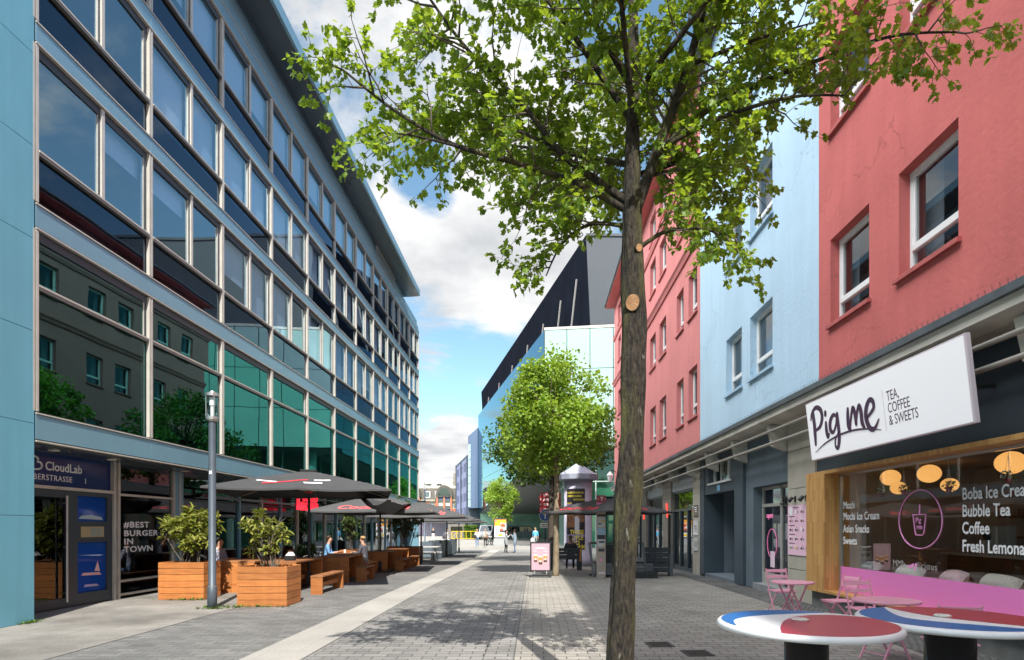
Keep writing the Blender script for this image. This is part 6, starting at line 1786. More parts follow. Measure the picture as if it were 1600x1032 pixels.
# dark canvas drape hanging between the first and second parasols
b = MB(); b.smooth = True
vs = []; fs = []; n = 14; q = 8
for i in range(n + 1):
    for j in range(q + 1):
        u = i / n; v = j / q
        p = Vector((-4.35, 17.6, 2.50)).lerp(Vector((-4.35, 21.0, 2.52)), u)
        vs.append((p.x - .9 * v + .05 * math.sin(u * 22 + v * 2), p.y, p.z - .50 * math.sin(math.pi * min(1, v * .85 + .12)) * (0.55 + .45 * math.sin(math.pi * u)) + .02 * math.sin(u * 30)))
for i in range(n):
    for j in range(q): fs.append([i*(q+1)+j, (i+1)*(q+1)+j, (i+1)*(q+1)+j+1, i*(q+1)+j+1])
b._add(vs, fs)
o = b.build('canvas_drape', M_canvas); tag(o, 'slack black canvas gutter sagging between the first and second parasols', 'canvas')

# ------------------------------------------------------------------ steel picnic set and wind screens at the far end of the terrace
M_scr = mat('blue_grey_screen', (0.12, 0.155, 0.185), 0.55, var=0.08, scale=3)
t = thing('steel_table', 'long pale topped steel table beyond the dark shrub', 'table', (-6.2, 31.6, gz(31.6)), R(0))
b = MB(); b.box(-1.15, 1.15, -.4, .4, .74, .78); b.build('tabletop', mat('pale_table_top', (0.60, 0.57, 0.53), 0.5), t)
for x in (-.95, .95):
    b = MB(); b.beam((x, -.34, 0), (x, -.1, .74), .05, .05); b.beam((x, .34, 0), (x, .1, .74), .05, .05); b.build('leg', M_steel, t)
for (yy_, lab) in ((-.85, 'steel bench on the near side of the long steel table'), (.85, 'steel bench on the far side of the long steel table')):
    t = thing('steel_bench', lab, 'bench', (-6.2, 31.6 + yy_, gz(31.6)), 0, 'benches at the steel table')
    b = MB(); b.box(-1.15, 1.15, -.15, .15, .42, .46); b.build('seat', MATS['pale_table_top'], t)
    for x in (-.9, .9):
        b = MB(); b.beam((x, -.12, 0), (x, -.12, .42), .05, .04); b.beam((x, .12, 0), (x, .12, .42), .05, .04); b.build('leg', M_steel, t)
for (y, lab) in ((33.4, 'blue grey wind screen nearest the steel table'), (36.0, 'middle blue grey wind screen of the row'), (38.6, 'third blue grey wind screen of the row'), (41.2, 'last blue grey wind screen at the end of the row')):
    t = thing('wind_screen', lab, 'screen', (-5.55, y, gz(y)), 0, 'blue grey wind screens')
    b = MB(); b.box(-.03, .03, -.85, .85, .08, 1.0); b.build('panel', M_scr, t)
    for k in (-.9, .9):
        b = MB(); b.box(-.06, .06, k - .05, k + .05, 0, 1.06); b.box(-.2, .2, k - .05, k + .05, 0, .03); b.build('post', M_paint, t)
for (y, lab) in ((34.6, 'blue grey cross screen standing behind the nearest wind screen'), (37.3, 'blue grey cross screen standing behind the middle wind screen'), (39.9, 'blue grey cross screen standing behind the third wind screen')):
    t = thing('wind_screen', lab, 'screen', (-6.15, y, gz(y)), R(90), 'blue grey cross screens')
    b = MB(); b.box(-.03, .03, -.5, .5, .08, 1.0); b.build('panel', M_scr, t)
    b = MB(); b.box(-.05, .05, -.56, -.5, 0, 1.05); b.build('post', M_paint, t)

# ------------------------------------------------------------------ standing tables in front
M_tred = mat('table_red', (0.42, 0.035, 0.065), 0.30, col2=(0.36, 0.03, 0.055), scale=7, spec=0.5, bump=0.03, bscale=50)
M_tblue = mat('table_blue', (0.012, 0.115, 0.36), 0.33, var=0.05, scale=2, spec=0.5)
M_twhite = mat('table_white', (0.66, 0.67, 0.68), 0.38, var=0.05, scale=4)
M_pillar = mat('glossy_black', (0.012, 0.012, 0.014), 0.22)
def disc_clip(pts, rr):
    out = []
    for (x, y) in pts:
        q = math.hypot(x, y)
        out.append((x * rr / q, y * rr / q) if q > rr else (x, y))
    return out
def standing_table(label, x, y, rr, zt, red, blue, pr):
    t = thing('standing_table', label, 'table', (x, y, 0), 0, 'round standing tables with red and blue tops')
    b = MB(); b.smooth = True
    b.lathe([(rr - .10, zt - .040), (rr - .03, zt - .039), (rr - .006, zt - .033), (rr, zt - .024), (rr - .002, zt - .010), (rr - .010, zt - .003), (rr - .02, zt)], (0, 0, 0), 96)
    top = b.build('tabletop', M_twhite, t)
    for (poly, m, nm) in ((red, M_tred, 'red_field'), (blue, M_tblue, 'blue_field')):
        b = MB(); b.extrude([(px * rr, py * rr, zt + .0005) for (px, py) in poly], (0, 0, .0015)); b.build(nm, m, top)
    b = MB(); b.lathe([(.042, zt + .002), (.045, zt + .010), (.036, zt + .014), (.030, zt + .010), (.030, zt + .006)], (-.02, .03, 0), 28); b.build('umbrella_plug', mat('plug_grey', (0.55, 0.53, 0.48), 0.4), top)
    b = MB(); b.smooth = True; b.lathe([(pr, .04), (pr, zt - .06)], (0, 0, 0), 40); b.build('pedestal', M_pillar, t)
    b = MB(); b.lathe([(pr + .12, 0), (pr + .12, .03), (pr + .01, .045)], (0, 0, 0), 40); b.build('foot', M_pillar, t)
arcp = lambda a0, a1, n, r_=.945: [(r_ * math.cos(R(a0 + (a1 - a0) * i / n)), r_ * math.sin(R(a0 + (a1 - a0) * i / n))) for i in range(n + 1)]
def curve2(pts): return [(p.x, p.y) for p in catmull([(a, b_, 0) for (a, b_) in pts], 8)]
red1 = arcp(-129, 22, 40) + curve2([(.866, .35), (.55, .52), (.15, .45), (-.18, .14), (-.44, -.34), (-.588, -.727)])[1:-1]
blue1 = arcp(52, 196, 40) + curve2([(-.899, -.258), (-.78, .16), (-.45, .46), (0, .62), (.35, .70), (.575, .737)])[1:-1]
standing_table('round standing table with red and blue top, wholly in view', 1.425, 3.12, .45, 1.10, red1, blue1, .108)
red2 = arcp(-55, 102, 44) + curve2([(-.194, .915), (-.22, .60), (-.13, .10), (.15, -.32), (.536, -.766)])[1:-1]
blue2 = arcp(106, 292, 50) + curve2([(.350, -.867), (.0, -.58), (-.38, -.27), (-.53, .0), (-.45, .42), (-.258, .899)])[1:-1]
standing_table('round standing table with red and blue top, cut off by the picture edge', 2.345, 3.36, .475, 1.085, red2, blue2, .125)

# ------------------------------------------------------------------ pink bistro set
M_pinkmetal = mat('pink_painted_steel', (0.74, 0.33, 0.43), 0.45, var=0.05, scale=6)
def bistro_chair(label, x, y, rz):
    """folding slatted chair; faces -Y at rz = 0"""
    t = thing('bistro_chair', label, 'chair', (x, y, 0), rz, 'pink folding bistro chairs')
    b = MB()
    for k in range(5): b.box(-.19, .19, -.20 + k * .082, -.20 + k * .082 + .058, .446, .462)
    b.build('seat', M_pinkmetal, t, bevel=0.003)
    for sx_n in (-1, 1):
        x0 = .185 * sx_n
        b = MB(); b.beam((x0, -.19, .0), (x0, .08, .42), .014, .028); b.beam((x0, .08, .42), (x0, .215, .84), .014, .028); b.build('long_leg', M_pinkmetal, t)
        x1 = .165 * sx_n
        b = MB(); b.beam((x1, .24, 0), (x1, -.17, .445), .012, .026); b.build('short_leg', M_pinkmetal, t)
    for (y_, z_, w_) in ((-.12, .105, .012), (.17, .08, .012), (-.19, .44, .02)):
        b = MB(); b.beam((-.17, y_, z_), (.17, y_, z_), w_, w_); b.build('stretcher', M_pinkmetal, t)
    b = MB()
    for (z, h) in ((.795, .055), (.69, .055)):
        yy0 = .08 + (z - .42) / .42 * .135
        b.hexa([(-.20, yy0 - .012, z - h/2), (.20, yy0 - .012, z - h/2), (.20, yy0 - .002, z - h/2), (-.20, yy0 - .002, z - h/2)],
               [(-.20, yy0 + .006, z + h/2), (.20, yy0 + .006, z + h/2), (.20, yy0 + .016, z + h/2), (-.20, yy0 + .016, z + h/2)])
    b.build('backrest', M_pinkmetal, t, bevel=0.003)
    return t
def bistro_table(label, x, y, rr):
    t = thing('bistro_table', label, 'table', (x, y, 0), R(18), 'pink round bistro tables')
    b = MB(); b.lathe([(rr - .006, .695), (rr, .70), (rr, .716), (rr - .006, .722)], (0, 0, 0), 64); b.build('tabletop', M_pinkmetal, t)
    for s in (-1, 1):
        b = MB(); q = rr * .62
        b.beam((-q, s * q * .7, 0), (q * .8, s * q * .7, .69), .014, .026); b.build('leg', M_pinkmetal, t)
        b = MB(); b.beam((q, s * q * .62, 0), (-q * .8, s * q * .62, .69), .014, .026); b.build('leg', M_pinkmetal, t)
    q = rr * .62
    for (x_, z_, w_) in ((-q * .75, .685, .018), (q * .75, .685, .018), (-q * .8, .09, .012), (q * .8, .09, .012)):
        b = MB(); b.beam((x_, -q * .65, z_), (x_, q * .65, z_), w_, w_); b.build('stretcher', M_pinkmetal, t)
bistro_table('smaller pink bistro table by the stone pier with the menu', 4.12, 9.5, .325)
bistro_chair('pink folding chair by the tea shop door, farthest from the camera', 4.42, 10.65, R(4))
bistro_chair('pink folding chair seen from the side before the oak window post', 4.72, 9.2, R(-82))
bistro_chair('pink folding chair behind the larger bistro table, back slats before the pink film', 4.62, 8.3, R(3))
bistro_table('larger pink bistro table before the pink window film', 4.22, 7.15, .37)
bistro_chair('pink folding chair between the larger bistro table and the cut off standing table', 4.15, 5.95, R(168))

# ------------------------------------------------------------------ pavement sign with bubble tea picture
t = thing('pavement_sign', 'pink poster stand with three bubble tea cups standing at the slim maple', 'pavement sign', (0.20, 19.55, gz(19.5)), R(-4))
b = MB(); b.smooth = False
b.extrude([(-.36, -.26, 0), (-.30, -.30, .0), (.30, -.30, 0), (.36, -.26, 0), (.36, .26, 0), (.30, .30, 0), (-.30, .30, 0), (-.36, .26, 0)], (0, 0, .05))
b.extrude([(-.26, -.18, .05), (.26, -.18, .05), (.26, .18, .05), (-.26, .18, .05)], (0, 0, .05)); b.build('foot', M_black, t, bevel=0.02)
for x in (-.2, .2):
    b = MB(); b.box(x - .02, x + .02, -.02, .02, .1, .2); b.build('spring', M_steel, t)
b = MB(); b.box(-.34, .34, -.02, .02, .18, 1.14); fr = b.build('frame', M_black, t, bevel=0.006)
b = MB(); b.box(-.295, .295, -.0225, -.0205, .225, 1.095)
po = b.build('poster', mat('dusty_pink_poster', (0.55, 0.34, 0.40), 0.4), fr)
def cup_print(mb, x, z, w, h):
    mb.slot = 0; mb.extrude([(x - w*.40, -.0235, z), (x + w*.40, -.0235, z), (x + w*.5, -.0235, z + h), (x - w*.5, -.0235, z + h)], (0, .0008, 0))
    mb.slot = 1; mb.extrude([(x - w*.38, -.0242, z + .005), (x + w*.38, -.0242, z + .005), (x + w*.41, -.0242, z + h*.35), (x - w*.41, -.0242, z + h*.35)], (0, .0005, 0))
    mb.slot = 2; mb.extrude([(x - w*.52, -.0242, z + h), (x + w*.52, -.0242, z + h), (x + w*.46, -.0242, z + h*1.14), (x - w*.46, -.0242, z + h*1.14)], (0, .0005, 0))
    mb.extrude([(x + w*.22*math.cos(a), -.0248, z + h*.45 + w*.22*math.sin(a)) for a in [2*math.pi*i/14 for i in range(14)]], (0, .0005, 0))
b = MB()
cup_print(b, -.16, .48, .13, .22); cup_print(b, .16, .48, .13, .22); cup_print(b, 0, .40, .15, .25)
b.slot = 2; b.box(-.2, .2, -.0232, -.0228, .93, .945); b.box(-.12, .12, -.0232, -.0228, .97, .98); b.box(-.24, -.12, -.0232, -.0228, .84, .852); b.box(.1, .24, -.0232, -.0228, .84, .852)
b.build('cup_picture', [mat('print_tea', (0.62, 0.27, 0.08), 0.4), mat('print_dark', (0.07, 0.03, 0.025), 0.4), mat('print_white', (0.82, 0.78, 0.80), 0.4)], po)

# ------------------------------------------------------------------ park bench, advertising column
t = thing('park_bench', 'dark slatted bench seen from behind in front of the advertising column', 'bench', (1.22, 23.2, gz(23.2)))
b = MB()
for k in range(3): b.box(-.60, .60, -.02 + k * .14, .10 + k * .14, .42, .46)
b.build('seat', M_blackwood, t, bevel=0.004)
b = MB()
for k in range(3): b.box(-.60, .60, -.10, -.06, .48 + k * .135, .48 + k * .135 + .12)
b.build('backrest', M_blackwood, t, bevel=0.004)
for x in (-.56, .56):
    b = MB(); b.box(x - .05, x + .05, -.08, .40, 0, .42); b.box(x - .03, x + .03, -.06, -.01, .42, .9); b.build('leg', M_black, t)
b = MB(); b.box(.45, .62, -.14, .38, 0, .80); b.build('end_box', M_blackwood, t, bevel=0.01)
o = MB(); o.beam((.545, -.16, .36), (.575, -.16, .84), .04, .012); o.build('orange_strip', mat('orange_reflector', (0.9, 0.30, 0.02), 0.5), t)

ax, ay = 1.95, 26.6; az = gz(ay)
t = thing('advertising_column', 'round pale lilac advertising column with cone roof behind the bench', 'advertising column', (ax, ay, az))
M_lilac = mat('lilac_paper', (0.47, 0.44, 0.54), 0.6, var=0.06, scale=1.5)
M_colroof = mat('blue_grey_roof', (0.33, 0.35, 0.43), 0.5, var=0.05)
b = MB(); b.smooth = True; b.lathe([(.64, 0), (.64, .35), (.62, .36), (.62, 3.78)], (0, 0, 0), 48); b.build('drum', M_lilac, t)
b = MB(); b.lathe([(.66, 3.74), (.66, 3.80), (.88, 3.84), (.89, 4.06), (.86, 4.08), (.02, 4.62)], (0, 0, 0), 12); b.build('roof', M_colroof, t)
def on_drum(mb, pts2, rr, a0):
    """polygon given in (arc metres, height) laid on the drum"""
    mb.face([((rr) * math.cos(a0 + s / .62), (rr) * math.sin(a0 + s / .62), z) for (s, z) in pts2])
A_ = R(-90 - 14)
b = MB()
K = 16
def band(mb, s0, s1, z0, z1, rr):
    k = max(1, int((s1 - s0) / .06))
    for i in range(k):
        a = s0 + (s1 - s0) * i / k; c = s0 + (s1 - s0) * (i + 1) / k
        on_drum(mb, [(a, z0), (c, z0), (c, z1), (a, z1)], rr, A_)
b.slot = 0; band(b, -.46, .42, .75, 3.42, .623)
b.slot = 1; band(b, -.44, -.02, 2.30, 2.74, .6245); band(b, -.44, .40, .78, 1.42, .6245)
b.slot = 0; band(b, .08, .40, .78, 1.3, .626)
b.slot = 2; band(b, -.44, -.05, 1.72, 2.28, .6245); band(b, .0, .40, 1.95, 2.30, .6245)
b.slot = 3; band(b, -.04, .16, 1.45, 2.2, .6255)
b.slot = 0
for (cs, cz, w, h) in ((-.27, 2.08, .12, .11), (.24, 2.16, .13, .06)):
    on_drum(b, [(cs + w * math.cos(q), cz + h * math.sin(q)) for q in [2*math.pi*i/16 for i in range(16)]], .6275, A_)
po = b.build('poster', [mat('poster_black', (0.03, 0.025, 0.035), 0.5), mat('poster_violet', (0.24, 0.18, 0.48), 0.5), mat('poster_brown', (0.27, 0.12, 0.055), 0.5), mat('poster_pale', (0.60, 0.56, 0.62), 0.5)], t)
b = MB()
for (s, size, s0, z) in (("KUNSTLERINNEN IM", .115, -.42, 3.20), ("EXPRESSIONISMUS", .115, -.42, 3.05), ("UND FLUXUS", .115, -.1, 2.90), ("BIS AM", .11, -.42, 2.74), ("THESE", .27, -.26, 1.42), ("PEOPLE", .27, -.40, 1.18), ("WHO", .27, -.40, .96), ("I AM", .27, -.02, .78)):
    vs, fs = text_mesh(s, size, (0, 0, 0), (1, 0, 0), (0, 1, 0), bold=.02, sx=.72 if size < .2 else .82, ext=0.0)
    b._add([(.630 * math.cos(A_ + (p.x + s0) / .62), .630 * math.sin(A_ + (p.x + s0) / .62), p.y + z) for p in vs], fs)
b.build('lettering', mat('poster_yellow', (0.82, 0.66, 0.06), 0.5), po)

# ------------------------------------------------------------------ flyer totem, wind break
tx0, ty0 = 2.16, 19.3; tz = gz(ty0)
t = thing('flyer_totem', 'narrow beige notice post pasted with flyers beside the mossy trunk', 'notice post', (tx0, ty0, tz), R(2))
b = MB(); b.box(-.145, .145, -.06, .06, 0, 2.42); b.build('post', mat('beige_board', (0.44, 0.36, 0.30), 0.7, var=0.08), t)
b = MB(); b.box(-.15, .15, -.065, .065, 2.422, 2.66); hd = b.build('red_head', mat('dark_red_plate', (0.22, 0.025, 0.035), 0.5), t)
b = MB(); add_text(b, "· T ·", .16, (-.12, -.066, 2.49), (1, 0, 0), (0, 0, 1), bold=.02); b.build('lettering', mat('cream_ink', (0.7, 0.6, 0.55), 0.6), hd)
cols_ = [mat('fly_pink', (0.80, 0.12, 0.42), 0.6), mat('fly_tan', (0.50, 0.42, 0.35), 0.6), mat('fly_blue', (0.42, 0.58, 0.72), 0.6), mat('fly_dark', (0.06, 0.06, 0.07), 0.6), mat('fly_pale', (0.66, 0.64, 0.66), 0.6), mat('fly_yellow', (0.72, 0.52, 0.05), 0.6)]
for (s, x0, x1, z0, z1) in ((0, -.14, .14, 2.33, 2.41), (1, -.14, .14, 2.05, 2.325), (3, -.14, .14, 1.98, 2.045), (4, -.13, .13, 1.62, 1.95), (2, -.13, .14, 1.38, 1.60), (3, -.13, .12, 1.24, 1.376), (4, -.12, .13, 1.0, 1.235), (3, -.1, .1, .84, .93), (0, -.05, .03, .52, .62), (4, -.1, .12, .12, .18)):
    b = MB(); b.slot = s; b.box(x0, x1, -.063, -.061, z0, z1); b.build('flyer', cols_, t)
for (s, x0, x1, z0, z1) in ((5, .0, .12, 1.80, 1.85), (3, -.11, .0, 1.72, 1.76), (5, .02, .06, 2.12, 2.24), (3, -.08, .1, 1.12, 1.18), (5, .03, .12, 1.03, 1.06), (4, -.03, .01, .55, .59)):
    b = MB(); b.slot = s; b.box(x0, x1, -.065, -.0632, z0, z1); b.build('flyer_print', cols_, t)

t = thing('wind_break', 'charcoal timber wind break with bench behind the mossy maple trunk', 'wind break', (2.9, 19.6, gz(19.6)))
b = MB()
for k in range(3): b.box(-.95, .95, -.25, -.20, .08 + k * .13, .08 + k * .13 + .12)
b.build('front_boards', mat('grey_timber', (0.12, 0.125, 0.135), 0.7, var=0.2, scale=3, stretch=(1, 1, 9)), t, bevel=0.004)
for (x, dx) in ((-1.0, -.12), (.72, -.10)):
    b = MB(); b.beam((x + .02, -.28, 0), (x + dx, -.28, 1.14), .07, .07); b.build('slanted_post', MATS['grey_timber'], t, bevel=0.004)
b = MB(); b.box(-1.08, .60, -.31, -.25, 1.08, 1.15); b.build('top_rail', M_blackwood, t)
b = MB(); b.box(-.55, .40, .2, .25, .1, 1.05); b.build('dark_panel', M_black, t)
b = MB(); b.box(.1, 1.0, -.75, -.32, 0, .20); b.build('step', M_black, t, bevel=0.005)
b = MB()
for k in range(5): b.box(.78, 1.62, .28, .33, .12 + k * .17, .12 + k * .17 + .155)
b.build('side_boards', M_blackwood, t, bevel=0.004)
b = MB(); b.box(1.62, 1.72, .24, .34, 0, .72); b.build('corner_post', MATS['grey_timber'], t)
b = MB(); b.box(1.60, 1.68, .4, .48, 0, 2.05); b.build('dark_post', M_black, t)
b = MB(); b.box(-.9, 1.6, .6, 1.0, .40, .45); b.build('seat', M_blackwood, t)
t = thing('waste_bin', 'dark square waste bin left of the bench by the slim maple', 'bin', (.42, 25.0, gz(25)))
b = MB(); b.box(-.32, .32, -.25, .25, 0, 1.08); b.build('body', M_blackwood, t, bevel=0.02)
b = MB(); b.box(-.34, .34, -.27, .27, 1.08, 1.12); b.build('lid', M_black, t)

# ------------------------------------------------------------------ signs
t = thing('round_sign', 'round blue traffic sign with white arrow on a dark post', 'traffic sign', (.60, 33.2, gz(33.2)))
b = MB(); b.tube([(0, 0, 0), (0, 0, 2.75)], .035, 10); b.build('pole', M_black, t)
b = MB(); b.tube([(0, -.045, 2.48), (0, -.03, 2.48)], .34, 32); pl = b.build('disc', M_white, t)
b = MB(); b.tube([(0, -.052, 2.48), (0, -.047, 2.48)], .315, 32); b.build('blue_face', mat('traffic_blue', (0.02, 0.10, 0.36), 0.4), pl)
b = MB(); b.box(-.03, .03, -.058, -.053, 2.28, 2.56); b.extrude([(-.13, -.053, 2.52), (.13, -.053, 2.52), (0, -.053, 2.70)], (0, -.005, 0)); b.build('arrow', M_white, pl)
b = MB(); b.box(-.28, .28, -.05, -.035, 1.78, 2.06); p2 = b.build('plate', M_white, t)
b = MB()
for q in range(2): b.box(-.2, .2, -.053, -.0505, 1.95 - q * .1, 1.985 - q * .1)
b.build('text_line', M_black, p2)
t = thing('direction_sign', 'stacked red direction boards behind the slim maple trunk', 'direction sign', (.90, 34.5, gz(34.5)))
b = MB(); b.tube([(-.1, .05, 0), (-.1, .05, 4.0)], .05, 10); b.build('pole', M_paint, t)
M_wred = mat('signal_red', (0.42, 0.018, 0.03), 0.5)
for k in range(4):
    b = MB(); b.box(-.62 + .03 * (k % 2), .62, -.03, 0, 2.72 + k * .28, 2.72 + k * .28 + .255); bo = b.build('board', M_wred, t)
    b = MB()
    b.extrude([(-.55, -.032, 2.80 + k*.28), (-.48, -.032, 2.90 + k*.28), (-.55, -.032, 2.92 + k*.28)], (0, -.003, 0))
    b.box(-.40, .35 - .12 * (k % 3), -.034, -.031, 2.88 + k*.28, 2.91 + k*.28); b.box(-.40, .2 + .1 * (k % 2), -.034, -.031, 2.80 + k*.28, 2.83 + k*.28)
    b.build('text_line', M_white, bo)
t = thing('advertising_case', 'grey advertising case with orange food poster on the square', 'advertising case', (-3.36, 58.9, gz(58)))
b = MB(); b.box(-.64, .64, -.12, .12, 0, .75); b.build('foot', mat('case_grey', (0.33, 0.34, 0.34), 0.6), t)
b = MB(); b.box(-.66, .66, -.14, .14, .75, 2.68); cs_ = b.build('case', M_black, t, bevel=0.02)
b = MB(); b.slot = 0; b.box(-.57, .57, -.146, -.142, .85, 2.58)
b.slot = 1; b.box(-.57, .0, -.150, -.147, 1.95, 2.58); b.box(-.2, .57, -.1495, -.1465, 2.25, 2.58)
b.slot = 2; b.ball((.25, -.150, 2.0), .26, .004, .22, 16, 8); b.ball((.1, -.150, 1.62), .2, .004, .12, 16, 8)
b.slot = 3; b.box(-.1, .55, -.1505, -.1475, 1.30, 1.55); b.slot = 4; b.ball((-.0, -.150, 1.05), .26, .004, .14, 16, 8); b.slot = 5; b.box(-.52, -.38, -.1515, -.149, 2.38, 2.5)
b.build('poster', [M_white, mat('case_orange', (0.85, 0.36, 0.03), 0.5), mat('case_red', (0.65, 0.12, 0.05), 0.5), MATS['fly_dark'], mat('case_yellow', (0.85, 0.60, 0.04), 0.5), MATS['traffic_blue']], cs_)

# ------------------------------------------------------------------ vehicles and site things on the square
M_tyre = mat('rubber', (0.015, 0.015, 0.016), 0.8)
G_car = glass('car_glass', (0.12, 0.16, 0.17), 1.6, (0.9, 0.95, 1.0))
def van(label, loc, rz, m, h=1.95, l=4.9, w=1.95):
    t = thing('van', label, 'van', loc, rz, None)
    prof = [(-l/2, .42), (-l/2 + .05, 1.05), (-l/2 + .12, h - .12), (-l/2 + .3, h), (l/2 - 1.75, h), (l/2 - 1.45, h - .08), (l/2 - .80, 1.22), (l/2 - .12, .98), (l/2, .75), (l/2, .42), (l/2 - .25, .30), (-l/2 + .2, .30)]
    b = MB(); b.extrude([(x, -w/2, z) for (x, z) in prof][::-1], (0, w, 0)); b.build('body', m, t, bevel=0.06)
    b = MB()
    for s in (-1, 1):
        y = s * (w/2 + .004)
        for (x0, x1) in ((-l/2 + .28, -l/2 + 1.5), (-l/2 + 1.58, l/2 - 2.05)):
            q = [(x0, y, 1.16), (x1, y, 1.16), (x1, y, h - .2), (x0, y, h - .2)]; b.face(q if s < 0 else q[::-1])
        q = [(l/2 - 1.97, y, 1.16), (l/2 - .98, y, 1.16), (l/2 - 1.48, y, h - .2), (l/2 - 1.97, y, h - .2)]; b.face(q if s < 0 else q[::-1])
    b.face([(l/2 - .80 + .01, -w/2 + .12, 1.26), (l/2 - .80 + .01, w/2 - .12, 1.26), (l/2 - 1.40, w/2 - .2, h - .12), (l/2 - 1.40, -w/2 + .2, h - .12)])
    b.face([(-l/2 + .04, w/2 - .15, 1.15), (-l/2 + .04, -w/2 + .15, 1.15), (-l/2 + .10, -w/2 + .2, h - .2), (-l/2 + .10, w/2 - .2, h - .2)])
    b.build('window', G_car, t)
    for (x, s) in ((-l/2 + 1.0, -1), (-l/2 + 1.0, 1), (l/2 - .95, -1), (l/2 - .95, 1)):
        b = MB(); b.tube([(x, s * (w/2 - .2), .33), (x, s * (w/2 + .01), .33)], .33, 20); wh = b.build('wheel', M_tyre, t)
        b = MB(); b.tube([(x, s * (w/2 - .1), .33), (x, s * (w/2 + .02), .33)], .19, 14); b.build('rim', M_steel, wh)
    for s in (-1, 1):
        b = MB(); b.box(l/2 - .10, l/2 + .01, s * (w/2 - .35) - .18, s * (w/2 - .35) + .18, .70, .86); b.build('headlight', M_white, t)
        b = MB(); b.box(l/2 - 1.15, l/2 - .98, s * (w/2 + .12) - .07, s * (w/2 + .12) + .07, 1.2, 1.42); b.build('mirror', M_black, t)
    return t
M_vdark = mat('dark_teal_paint', (0.025, 0.045, 0.05), 0.25, 0.2, spec=0.6)
M_vwhite = mat('white_van_paint', (0.40, 0.41, 0.42), 0.3)
van('dark teal van parked under the glass hall', (-1.5, 84.0, -.3), R(0), M_vdark, 2.05, 4.9)
van('white van with bluish windscreen beside the advertising case', (-6.9, 88.0, -.3), R(-97), M_vwhite, 2.1, 4.8)
M_yel = mat('yellow_paint', (0.50, 0.36, 0.01), 0.45)
t = thing('yellow_barrier', 'yellow lattice barrier laid along the building site', 'barrier', (-10.2, 86.0, -.3), R(-4))
b = MB()
for z in (.12, 1.15): b.box(-1.8, 1.8, -.05, .05, z, z + .1)
for k in range(6): b.box(-1.8 + k * .7, -1.72 + k * .7, -.05, .05, .22, 1.15)
b.beam((-1.7, -.06, .25), (-1.0, -.06, 1.1), .08, .05); b.beam((-.35, -.06, .25), (-.95, -.06, 1.1), .08, .05)
b.build('lattice', M_yel, t)
for x in (-1.6, 1.6):
    b = MB(); b.box(x - .06, x + .06, -.45, .45, 0, .12); b.build('foot', M_yel, t)
def hedge(label, x0, x1, y0, y1, h, seed):
    r = random.Random(seed); P = []; T = []; Nn = []; S = []
    for k in range(2600):
        p = Vector((r.uniform(x0, x1), r.uniform(y0, y1), -.3 + h * r.random() ** .8))
        P.append(tuple(p)); T.append(tuple(rand_unit(r))); Nn.append((r.gauss(0, .5), r.gauss(0, .5), 1)); S.append(r.uniform(.12, .22))
    o = leaves_mesh('hedge', P, T, Nn, S, DIAM, M_leaf3, None); tag(o, label, 'hedge')
hedge('clipped green hedge before the dark recess of the blue tower', -10.6, -8.6, 89.0, 90.2, 2.1, 2)
t = thing('motorcycle', 'parked dark motorcycle leaning beside the advertising case', 'motorcycle', (-4.6, 60.8, -.3), R(75))
for x in (-.68, .68):
    b = MB(); ring = [(x + .27 * math.cos(a), 0, .31 + .27 * math.sin(a)) for a in [2*math.pi*i/20 for i in range(21)]]; b.tube(ring, .05, 8, cap=False); wh = b.build('wheel', M_tyre, t)
    b = MB()
    for a in range(3): b.beam((x - .25 * math.cos(a * 1.05), 0, .31 - .25 * math.sin(a * 1.05)), (x + .25 * math.cos(a * 1.05), 0, .31 + .25 * math.sin(a * 1.05)), .02, .02)
    b.build('rim', M_steel, wh)
b = MB(); b.ball((.12, 0, .78), .30, .15, .16, 14, 8); b.build('tank', M_vwhite, t)
b = MB(); b.box(-.72, -.08, -.13, .13, .72, .82); b.build('seat', M_black, t, bevel=0.03)
b = MB(); b.box(-.2, .3, -.13, .13, .28, .62); b.beam((-.68, .06, .31), (-.1, .06, .5), .05, .06); b.build('engine', M_steel, t, bevel=0.03)
b = MB(); b.beam((.68, .0, .31), (.42, 0, .98), .06, .05); b.beam((.42, -.34, 1.02), (.42, .34, 1.02), .035, .035); b.build('handlebar', M_black, t)
b = MB(); b.ball((.55, 0, .86), .10, .10, .10, 12, 8); b.build('headlight', M_white, t)
for (x, y, lab, c) in ((-10.9, 84.5, 'blue waste barrel behind the yellow barrier', (0.04, 0.12, 0.35)),):
    t = thing('barrel', lab, 'barrel', (-8.3, 87.0, -.3)); b = MB(); b.lathe([(.30, 0), (.32, .5), (.30, .95)], (0, 0, 0), 16); b.build('body', mat('barrel_blue', c, 0.5), t)
    b = MB(); b.lathe([(.33, .95), (.33, 1.02), (.1, 1.06)], (0, 0, 0), 16); b.build('lid', M_black, t)
t = thing('site_cabin', 'low pale construction container behind the yellow barrier', 'container', (-11.6, 90.5, -.3), R(-6))
b = MB(); b.box(-1.3, 1.3, -1, 1, 0, 2.3); b.build('body', mat('container_tan', (0.16, 0.145, 0.125), 0.7, var=0.1), t)
b = MB(); b.box(-.9, .9, -1.03, -1.0, 1.2, 1.9); b.build('window', G_car, t)
b = MB(); b.box(-1.35, 1.35, -1.05, 1.05, 2.3, 2.42); b.build('roof', M_paint, t)

